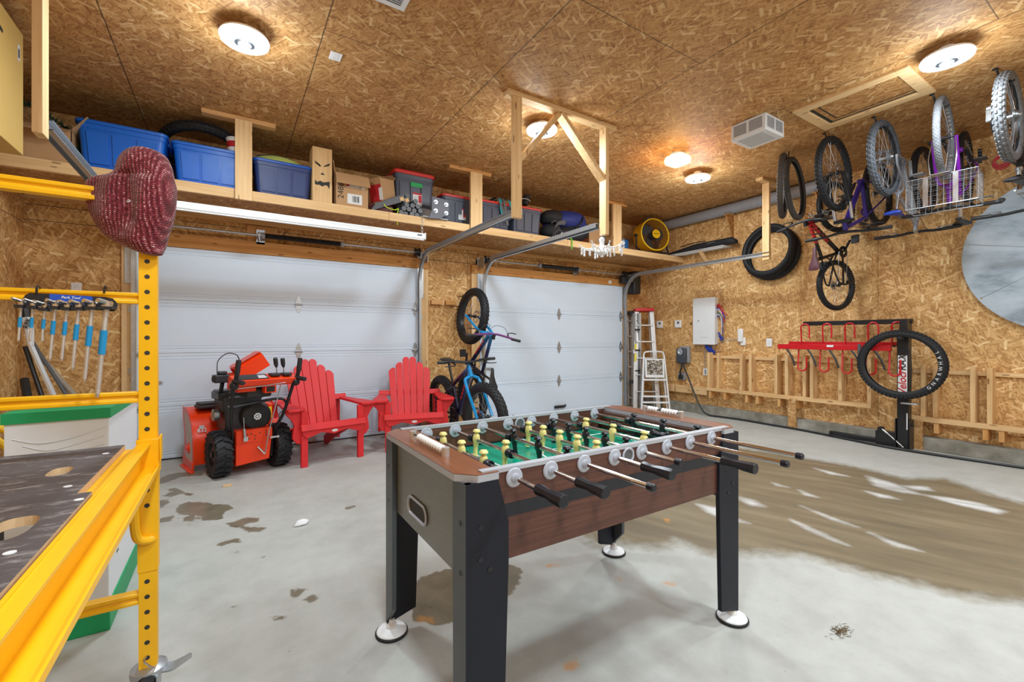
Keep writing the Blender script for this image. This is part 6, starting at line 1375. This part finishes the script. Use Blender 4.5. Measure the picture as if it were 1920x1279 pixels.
b = K(); b.box((6.34,1.76,1.38),(6.40,2.86,1.435)); b.build('cross_beam', m['blackm'], rk, bev=.005); b = K(); b.box((6.24,1.77,1.28),(6.39,1.84,1.43)); b.build('head_bracket', m['blackm'], rk, bev=.005)
b = K()
b.box((6.18,1.90,1.075),(6.235,3.10,1.14)); b.build('front_rail', m['redm'], rk, bev=.004); b = K(); b.box((6.30,1.88,1.135),(6.345,3.02,1.175)); b.build('rear_rail', m['redm'], rk, bev=.004)
for y in (2.83,2.58,2.34,2.11,1.89):
    b = K(); pts = [V((6.30,y+.03,1.14)), V((6.285,y+.03,1.34))]+[V((6.28,y-.02+.05*math.cos(a), 1.35+.05*math.sin(a))) for a in [PI*k/10 for k in range(11)]]+[V((6.28,y-.07,1.22))]; b.tube(pts, .0098, 8); b.build('wheel_hoop', m['redm'], rk)
    b = K(); pts = [V((6.23,y+.03,1.09)), V((6.21,y+.03,.86))]+[V((6.205,y-.02+.05*math.cos(a), .85-.05*math.sin(a))) for a in [PI*k/10 for k in range(11)]]+[V((6.205,y-.07,.98))]; b.tube(pts, .0098, 8); b.build('lower_hoop', m['redm'], rk)
    b = K(); b.tube(smoothpts([(6.19,y+.16,1.08),(6.19,y+.10,.98),(6.195,y+.06,.86)]), .011, 6); b.build('rubber_strap', m['black'], rk)
    b = K(); b.box((6.25,y-.01,1.12),(6.33,y+.012,1.14)); b.build('clamp', m['blackm'], rk)
b = K(); b.box((6.175,2.45,1.11),(6.1805,2.52,1.135)); b.build('rail_sticker', m['paper'], rk); b = K(); b.box((6.17,2.17,1.0),(6.18,2.2,1.15)); b.build('hanging_strap', m['darkgrey'], rk)
b = K(); b.box((6.2185,1.765,.585),(6.22,1.845,1.03)); lb_ = b.build('name_plate', m['paper'], rk)
LM = frame((6.2175,1.805,.60),(0,0,1),(0,1,0),(-1,0,0))
b = K(); b.text('Veloci', .098, LM, .0006, True, .2, 'LEFT'); b.build('red_lettering', m['label_red'], rk); b = K(); b.text('RAX', .09, frame((6.2175,1.805,.862),(0,0,1),(0,1,0),(-1,0,0)), .0006, True, .2, 'LEFT'); b.build('black_lettering', m['ink'], rk)
b = K(); [b.box((6.2172,1.775+.011*k,1.0),(6.2185,1.779+.011*k,1.025)) for k in range(6)]; b.build('hatching', m['ink'], rk)
b = K(); b.text('GOODBIKES', .03, frame((6.2185,1.775,.20),(0,0,1),(0,1,0),(-1,0,0)), .0005, True, 0, 'LEFT') if False else b.box((6.2185,1.762,.22),(6.2195,1.772,.40)); b.build('side_decal', m['paper'], rk)
b = K(); b.cyl((6.12,1.80,.48),(6.24,1.72,.485),.0) if False else b.box((6.13,1.66,.505),(6.22,1.80,.525)); b.build('support_paddle', m['galv'], rk, bev=.008)
b = K(); b.tube(smoothpts([(6.20,1.745,1.10),(6.19,1.725,.95),(6.2,1.73,.75),(6.21,1.745,.62)]), .007, 6); b.build('release_cable', m['black'], rk)
tyr = thing('spare_tyre', 'knobbly black tyre hung on the black mast of the red bicycle rack', 'tyre', M=frame((6.13,1.80,.935),(0,0,1),(0,1,0),(-1,0,0)))
tyre_mesh(MB(Matrix.Diagonal((.98,1.02,1,1))), .376, .039, 62, 4, .0095).build('casing', m['rubber'], tyr)
b = MB(); txt = 'GNARWHAL'
for i, c in enumerate(txt):                                         # sidewall lettering, read from the room
    a = R(-98+(len(txt)-1-i)*-6.0+21+7); a = R(-133+i*9.6); r_ = .337
    p = V((r_*math.cos(a), r_*math.sin(a), .0402)); rad = V((math.cos(a),math.sin(a),0)); tn = V((-math.sin(a),math.cos(a),0))
    b.text(c, .044, frame(p, tuple(tn), tuple(-rad), (0,0,1)), .0006)
b.build('sidewall_lettering', m['paper'], tyr)
b = K(); b.box((6.12,1.77,1.235),(6.24,1.83,1.31)); b.cyl((6.13,1.80,1.24),(6.13,1.80,1.20),.03); b.build('top_clamp', m['blackm'], rk, bev=.01)

# satellite dish
t = NT('mottled_grey_dish'); o = t.obj(); nz = t.noise(t.vmath('MULTIPLY', o, (1, 1, 2.2)), 2.6, 4, .6)
dish_m = t.out(t.ramp(nz, [(.32, srgb(122,136,148)), (.5, srgb(166,180,192)), (.72, srgb(188,200,210))]), .5, .1)
dh = thing('satellite_dish', 'big round grey dish leaning flat against the right wall', 'dish', (6.543,.62,2.03)); DM = frame((0,0,0),(0,1,0),(0,0,1),(-1,0,0)); RD = .775
b = MB(DM); b.lathe([(0,.02),(RD*.3,.022),(RD*.6,.032),(RD*.85,.05),(RD*.985,.066),(RD,.066),(RD,.058),(RD*.97,.05),(RD*.6,.012),(0,.004)][::1], 72); b.build('reflector', dish_m, dh)
b = MB(DM)
for k in range(8): a = 2*PI*k/8+.22; b.tube([(.08*math.cos(a),.08*math.sin(a),.0215),(RD*.6*math.cos(a),RD*.6*math.sin(a),.0325),(RD*.98*math.cos(a),RD*.98*math.sin(a),.066)], .0018, 4)
b.build('panel_seam', m['grey'], dh); b = MB(DM)
for k in range(8): a = 2*PI*k/8+.22; b.cyl((RD*.965*math.cos(a),RD*.965*math.sin(a),.06),(RD*.965*math.cos(a),RD*.965*math.sin(a),.072),.009,n=10)
b.build('rim_bolt', m['steel'], dh)

# services
pnl = thing('electrical_panel', 'white electrical panel with loose wires on the right wall', 'electrical panel', (6.55,4.375,1.49))
RB(6.46,4.19,1.12,XR-.001,4.575,1.865,'enclosure',m['white'],pnl,.006); RB(6.45,4.185,1.115,6.462,4.58,1.87,'door',m['white'],pnl,.004)
b = MB(Matrix.Translation((-6.55,-4.375,-1.49))); b.cyl((6.45,4.47,1.50),(6.44,4.47,1.50),.012); b.build('latch', m['galv'], pnl); b = MB(Matrix.Translation((-6.55,-4.375,-1.49))); b.box((6.4485,4.30,1.228),(6.45,4.44,1.232)); b.build('slot', m['grey'], pnl)
RB(6.538,4.10,1.70,6.549,4.60,2.0,'backing_board',osb('panel_backing','YZ',rot=R(5)),pnl); RB(6.538,4.10,1.0,6.549,4.60,1.15,'backing_board',osb('panel_backing_low','YZ',rot=R(5)),pnl)
wc = {'red': plain('red_cable', srgb(190,24,40), .45), 'blue': plain('blue_cable', srgb(24,60,170), .45), 'white': m['whitep'], 'grey': m['grey'], 'tan': plain('tan_cable', srgb(210,150,100), .5), 'green': plain('green_cable', srgb(40,120,100), .5)}
q_ = random.Random(2)
for i, cc in enumerate(['red','red','red','blue','white','grey','tan','green','grey','white','blue']):
    z0 = 1.73-.03*i*.6; e = (4.02+q_.uniform(-.03,.05), 1.50+q_.uniform(-.09,.10)) if i < 4 else (4.08+q_.uniform(-.05,.06), 1.58+q_.uniform(-.12,.1)) if i < 8 else (4.09+q_.uniform(-.03,.05), 1.28)
    b = MB(Matrix.Translation((-6.55,-4.375,-1.49))); b.tube(smoothpts([(6.51,4.195,z0),(6.49,4.15,z0+.02),(6.48,4.09+q_.uniform(-.02,.02),z0-.05),(6.49,e[0],e[1])]), .007 if i < 4 else .005, 6); b.build('loose_wire', wc[cc], pnl)
for y, z in ((4.12,1.25),(4.33,1.06),(4.26,1.03),(4.36,1.09)): b = MB(Matrix.Translation((-6.55,-4.375,-1.49))); b.tube(smoothpts([(6.52,y+.05,z+.06),(6.50,y,z),(6.50,y-.04,z-.03),(6.51,y-.01,z-.06),(6.51,y+.03,z)]), .012, 6); b.build('blue_cable_loop', wc['blue'], pnl)
ev = thing('car_charger', 'grey and black electric car charger on the right wall with its cable', 'charger', (6.55,4.79,.92))
RB(6.47,4.68,.80,XR-.001,4.86,1.08,'back_case',m['grey'],ev,.015); RB(6.42,4.70,.79,6.475,4.89,1.05,'front_cover',plain('charger_cover', srgb(64,68,76), .45),ev,.02)
b = MB(Matrix.Translation((-6.55,-4.79,-.92))); b.lathe([(.045,0),(.055,.004),(.055,.012),(.03,.014),(.02,.004),(0,.004)], 24, frame((6.42,4.80,.99),(0,1,0),(0,0,1),(-1,0,0))); b.build('cable_dock', m['galv'], ev)
b = MB(Matrix.Translation((-6.55,-4.79,-.92))); b.tube(smoothpts([(6.45,4.80,.80),(6.44,4.79,.72),(6.47,4.84,.64),(6.50,4.84,.57)]), .014, 8); b.build('supply_cord', m['black'], ev)
b = MB(Matrix.Translation((-6.55,-4.79,-.92)))
cab = smoothpts([(6.45,4.76,.80),(6.42,4.72,.72),(6.38,4.62,.58),(6.34,4.50,.38),(6.30,4.36,.16),(6.29,4.22,.03),(6.33,4.0,.016),(6.36,3.7,.016),(6.34,3.3,.016),(6.32,2.9,.016),(6.22,2.35,.016),(6.13,1.9,.016),(6.15,1.5,.016),(6.2,1.1,.016),(6.24,.7,.016),(6.2,.2,.016),(6.15,-.4,.016)], 8)
b.tube(cab, .0135, 8); b.build('charging_cable', m['black'], ev)
ro = thing('range_outlet', 'grey outlet with black plug under the car charger', 'outlet', (6.55,4.84,.56)); RB(6.50,4.77,.50,XR-.001,4.91,.63,'box',m['grey'],ro,.01); RB(6.47,4.80,.52,6.5,4.88,.59,'plug',m['black'],ro,.01)
for y, lb in ((5.32,'white square thermostat nearest the ladders'),(4.93,'white square thermostat between ladders and electrical panel')):
    th = thing('thermostat', lb, 'thermostat', (6.55,y,1.465)); RB(6.522,y-.065,1.40,XR-.001,y+.065,1.53,'case',m['whitep'],th,.008); RB(6.5205,y-.03,1.465,6.5222,y+.01,1.505,'screen',m['darkgrey'],th,0)
nb = thing('cable_clip', 'small dark oval cable hole plate between thermostat and electrical panel', 'clip', (6.55,4.68,1.465)); b = MB(); b.torus(.016,.004,20,6,Matrix.Translation((-.004,0,0)) @ Matrix.Rotation(PI/2,4,'Y')); b.build('ring', m['blackm'], nb)
ol = thing('wall_outlet', 'white outlet below the electrical panel', 'outlet', (6.55,4.41,.67)); RB(6.54,4.37,.61,XR-.001,4.45,.73,'plate',m['whitep'],ol,.004); RB(6.536,4.395,.63,6.54,4.425,.70,'socket',m['grey'],ol,0)
b = MB(Matrix.Translation((-6.55,-4.41,-.67))); b.tube(smoothpts([(6.53,4.41,.70),(6.53,4.42,.85),(6.53,4.41,1.0),(6.52,4.36,1.12)]), .004, 6); b.build('thin_cable', m['grey'], ol)
tx = thing('wall_transmitter', 'slim white plug-in unit right of the electrical panel', 'transmitter', (6.55,3.80,1.24)); RB(6.50,3.77,1.16,XR-.001,3.85,1.36,'case',m['whitep'],tx,.015); RB(6.53,3.74,1.11,XR-.001,3.82,1.23,'outlet_plate',m['whitep'],tx,.004)
b = MB(Matrix.Translation((-6.55,-3.8,-1.24))); b.tube(smoothpts([(6.52,3.85,1.19),(6.53,3.95,1.20),(6.52,4.06,1.18),(6.52,4.19,1.14)]), .004, 6); b.build('thin_cable', m['grey'], tx)
sw = thing('wall_switch', 'small white switch plate left of the red bicycle rack', 'switch', (6.55,3.40,1.155)); RB(6.54,3.36,1.095,XR-.001,3.44,1.215,'plate',m['whitep'],sw,.004); RB(6.535,3.385,1.13,6.54,3.415,1.18,'rocker',m['paper'],sw,0)

# long grey pipe on gussets, black bag on a wire shelf
pp = thing('long_pipe', 'long grey plastic pipe along the top of the right wall', 'pipe', (6.44,4.0,3.19)); MB().lathe([(.072,-1.36),(.08,-1.36),(.08,1.25),(.072,1.25),(.072,-1.3)], 32, Matrix.Rotation(-PI/2,4,'X')).build('tube', plain('pale_grey_pipe', srgb(150,152,160), .45), pp)
b = MB(); b.lathe([(0,-1.40),(.084,-1.40),(.084,-1.30),(.0805,-1.30),(.0805,-1.36),(0,-1.36)], 32, Matrix.Rotation(-PI/2,4,'X')); b.build('black_end_cap', m['black'], pp)
for y, lb in ((3.94,'triangular strand-board gusset under the middle of the long pipe'),(2.72,'triangular strand-board gusset under the near end of the long pipe')):
    g = thing('pipe_gusset', lb, 'bracket', (6.55,y,3.05)); b = MB(); b.prism([(0,.06),(-.20,.06),(-.2,.04),(0,-.36)], .018, frame((0,.009,0),(1,0,0),(0,0,1),(0,-1,0))); b.build('gusset', osb('gusset_board_%d' % int(y),'XZ',rot=R(60),tint=(.95,.85,.7)), g); MB().box((-.2,-.05,.055),(0,.05,.06)).build('ledge', m['lx'], g)
wsf = thing('wire_shelf', 'white wire shelf on a wooden bracket holding the long black bag', 'shelf', (6.4,4.35,2.62)); b = MB()
for k in range(5): b.tube([(-.14+.06*k,-.42,0),(-.14+.06*k,.72,0)], .004, 5)
for k in range(30): b.tube([(-.14,-.42+.039*k,.004),(.14,-.42+.039*k,.004)], .0025, 4)
b.tube([(-.14,-.42,-.03),(-.14,.72,-.03)], .004, 5); b.build('wire_deck', m['white'], wsf); MB().beam((-.12,-.02,-.02),(.13,-.02,-.24),.05,.03,(0,1,0)).build('wood_bracket', m['lx'], wsf)
bg = thing('long_bag', 'long black zipped bag lying on the wire shelf', 'bag', (6.38,4.38,2.685)); rg = []
for k in range(20):
    f = k/19; y = .66-1.25*f; s = (.35+.65*min(1,f*2.2))*(1 if 0 < k < 19 else .6); rg.append([V((.075*s*math.cos(2*PI*j/16)*(1+.06*math.sin(k*1.7+j)), y, -.0+ (.056*s*math.sin(2*PI*j/16)) - .056*(1-s)+.004)) for j in range(16)])
b = MB(); b.loft(rg); b.build('bag_body', blkc, bg); MB().tube(smoothpts([(-.05,.35,.05),(-.055,.1,.07),(-.05,-.1,.068)]), .008, 6).build('carry_strap', m['black'], bg); MB().tube(smoothpts([(-.06,-.45,.02),(-.07,-.2,.02),(-.06,.1,.01)]), .003, 5).build('zip', m['grey'], bg)
rc2 = thing('rope_coil', 'coil of red cord on the wall behind the grey-tread wheel', 'cord', (6.535,1.12,2.98)); [MB().torus(.06-.006*k,.007,24,6,Matrix.Translation((-.012*k,.0,.012*k)) @ Matrix.Rotation(PI/2,4,'Y')).build('loop', plain('pinkish_red_cord', srgb(214,70,84), .6) if k == 0 else bpy.data.materials['pinkish_red_cord'], rc2) for k in range(3)]

# ladders in the back right corner
el = thing('extension_ladder', 'aluminium extension ladder standing edge-on in the back right corner', 'ladder', (6.02,5.2,0)); top = V((.0,.02,1.64))
for s in (0, 1):
    for y in (.23, .41):
        p0 = V((s*.06,y-s*.06,.02)); MB().beam(p0, p0+top, .026, .075, (0,1,0)).build('stile', m['alu'], el, bev=.003)
    for k in range(6): c = top*((k+.5)/6)+V((s*.06,-s*.06,.02)); MB().cyl(c+V((0,.23,0)), c+V((0,.41,0)), .016).build('rung', m['alu'], el)
MB().box((-.06,.28,1.63),(.03,.40,1.70)).build('end_pad', m['black'], el, bev=.006)
for k in range(4): MB().box((-.045,.16,.28+.36*k),(.075,.2,.30+.36*k)).build('rung_lock', m['blackm'], el)
sl_ = thing('step_ladder', 'folded aluminium step ladder with red top leaning in the corner', 'ladder', M=Matrix.Translation((6.10,5.24,0)) @ Matrix.Rotation(R(-34),4,'Z') @ Matrix.Rotation(R(-6),4,'X'))
for s in (-1, 1):
    MB().beam((s*.20,0,0),(s*.13,0,1.72),.028,.075,(1,0,0)).build('front_stile', m['alu'], sl_, bev=.003); MB().beam((s*.17,.09,.02),(s*.11,.07,1.70),.022,.04,(1,0,0)).build('rear_stile', m['alu'], sl_, bev=.003)
for k in range(5): z = .28+.29*k; w = .20-.07*z/1.72; MB().box((-w,-.045,z),(w,.04,z+.02)).build('step', m['alu'], sl_, bev=.003)
MB().box((-.17,-.07,1.70),(.17,.11,1.755)).build('red_top_cap', m['redm'], sl_, bev=.01); MB().box((-.215,-.0405,.95),(-.135,-.039,1.02)).build('side_label', m['paper'], sl_)
b = MB(); b.beam((-.1845+.0,-.0385,.82),(-.168,-.0385,1.12),.0015,.03,(1,0,0)) ; b.build('yellow_label', m['ylabel'], sl_)
ss = thing('step_stool', 'folded white step stool with patterned tread leaning on the ladders', 'step stool', M=Matrix.Translation((6.04,5.0,0)) @ Matrix.Rotation(R(-36),4,'Z') @ Matrix.Rotation(R(-7),4,'X'))
for s in (-1, 1): MB().beam((s*.235,0,.0),(s*.17,0,.93),.025,.025).build('front_leg', m['white'], ss, bev=.004); MB().beam((s*.21,.06,.0),(s*.15,.04,.80),.02,.02).build('rear_leg', m['white'], ss, bev=.004)
MB().tube(smoothpts([(-.17,0,.93),(-.155,0,.975),(-.10,0,.995),(.10,0,.995),(.155,0,.975),(.17,0,.93)]), .0125, 8).build('hand_loop', m['white'], ss)
t = NT('speckled_grip_tread'); o = t.obj(); vo = t.n('ShaderNodeTexVoronoi'); vo.inputs['Scale'].default_value = 60; t.set(vo.inputs[0], o); tread_m = t.out(t.ramp(vo.outputs['Color'], [(.2, srgb(40,36,34)), (.5, srgb(120,104,80)), (.8, srgb(200,198,192))]), .6)
MB().box((-.16,-.035,.55),(.16,-.015,.87)).build('upper_step', m['white'], ss, bev=.006); MB().box((-.13,-.038,.60),(.13,-.0345,.85)).build('patterned_tread', tread_m, ss)
for z in (.22, .12, .5): MB().box((-.21,-.02,z),(.21,.0,z+.03)).build('crossbar', m['white'], ss, bev=.004)
sn = thing('door_photo_eye', 'small black photo-eye sensor low on the right door track', 'sensor', (5.95,5.45,.45)); MB().box((-.03,-.04,-.03),(.03,.03,.03)).build('eye', m['black'], sn, bev=.006); MB().box((.0,.03,-.015),(.01,.19,.015)).build('arm', m['galv'], sn)
# coat pegs by the hung bike
pgb = thing('peg_rail', 'small wooden peg rail on the wall left of the hung fat bike', 'peg rail', (2.5,5.65,1.70))
MB().box((-.25,-.02,-.03),(.32,0,.03)).build('backing_strip', m['lx'], pgb)
for x in (-.15, .06): MB().box((x-.08,-.07,-.025),(x+.08,-.02,.03)).build('block', m['ox'], pgb)
wh_ = thing('wheel_hook', 'dark steel hook on the wall holding the hung fat bike', 'hook', (2.69,5.65,1.745)); MB().tube(smoothpts([(0,0,.06),(0,-.06,.055),(0,-.14,.05),(0,-.16,.075)]), .006, 8).build('hook', m['blackm'], wh_)
for p, lb, mt in (((.0,0,0),'white crumpled scrap of paper on the concrete floor', m['paper']),):
    c = atZ(566,984,0); sc_ = thing('paper_scrap', lb, 'scrap', (c.x,c.y,.0)); lump(MB(), (0,0,.014), (.045,.03,.016), 77, .3, 12, 8).build('paper', mt, sc_)
c = atZ(426,912,0); wc_ = thing('wood_chip', 'small tan wood chip on the floor near the snow blower', 'scrap', (c.x,c.y,0)); MB().box((-.03,-.015,0),(.03,.015,.014)).build('chip', m['lx'], wc_, bev=.002)
c = atZ(1575,1186,0); gt = thing('dry_grass_tuft', 'small tuft of dry brown grass on the floor right of the foosball table', 'grass', (c.x,c.y,0)); b = MB()
for k in range(70): a = q_.uniform(0,6.3); p = V((q_.gauss(0,.03),q_.gauss(0,.012),.001)); b.tube([p, p+V((math.cos(a)*.03,math.sin(a)*.014,q_.uniform(0,.012)))], .0009, 3)
b.build('blades', plain('dry_grass', srgb(104,84,54), .9), gt)
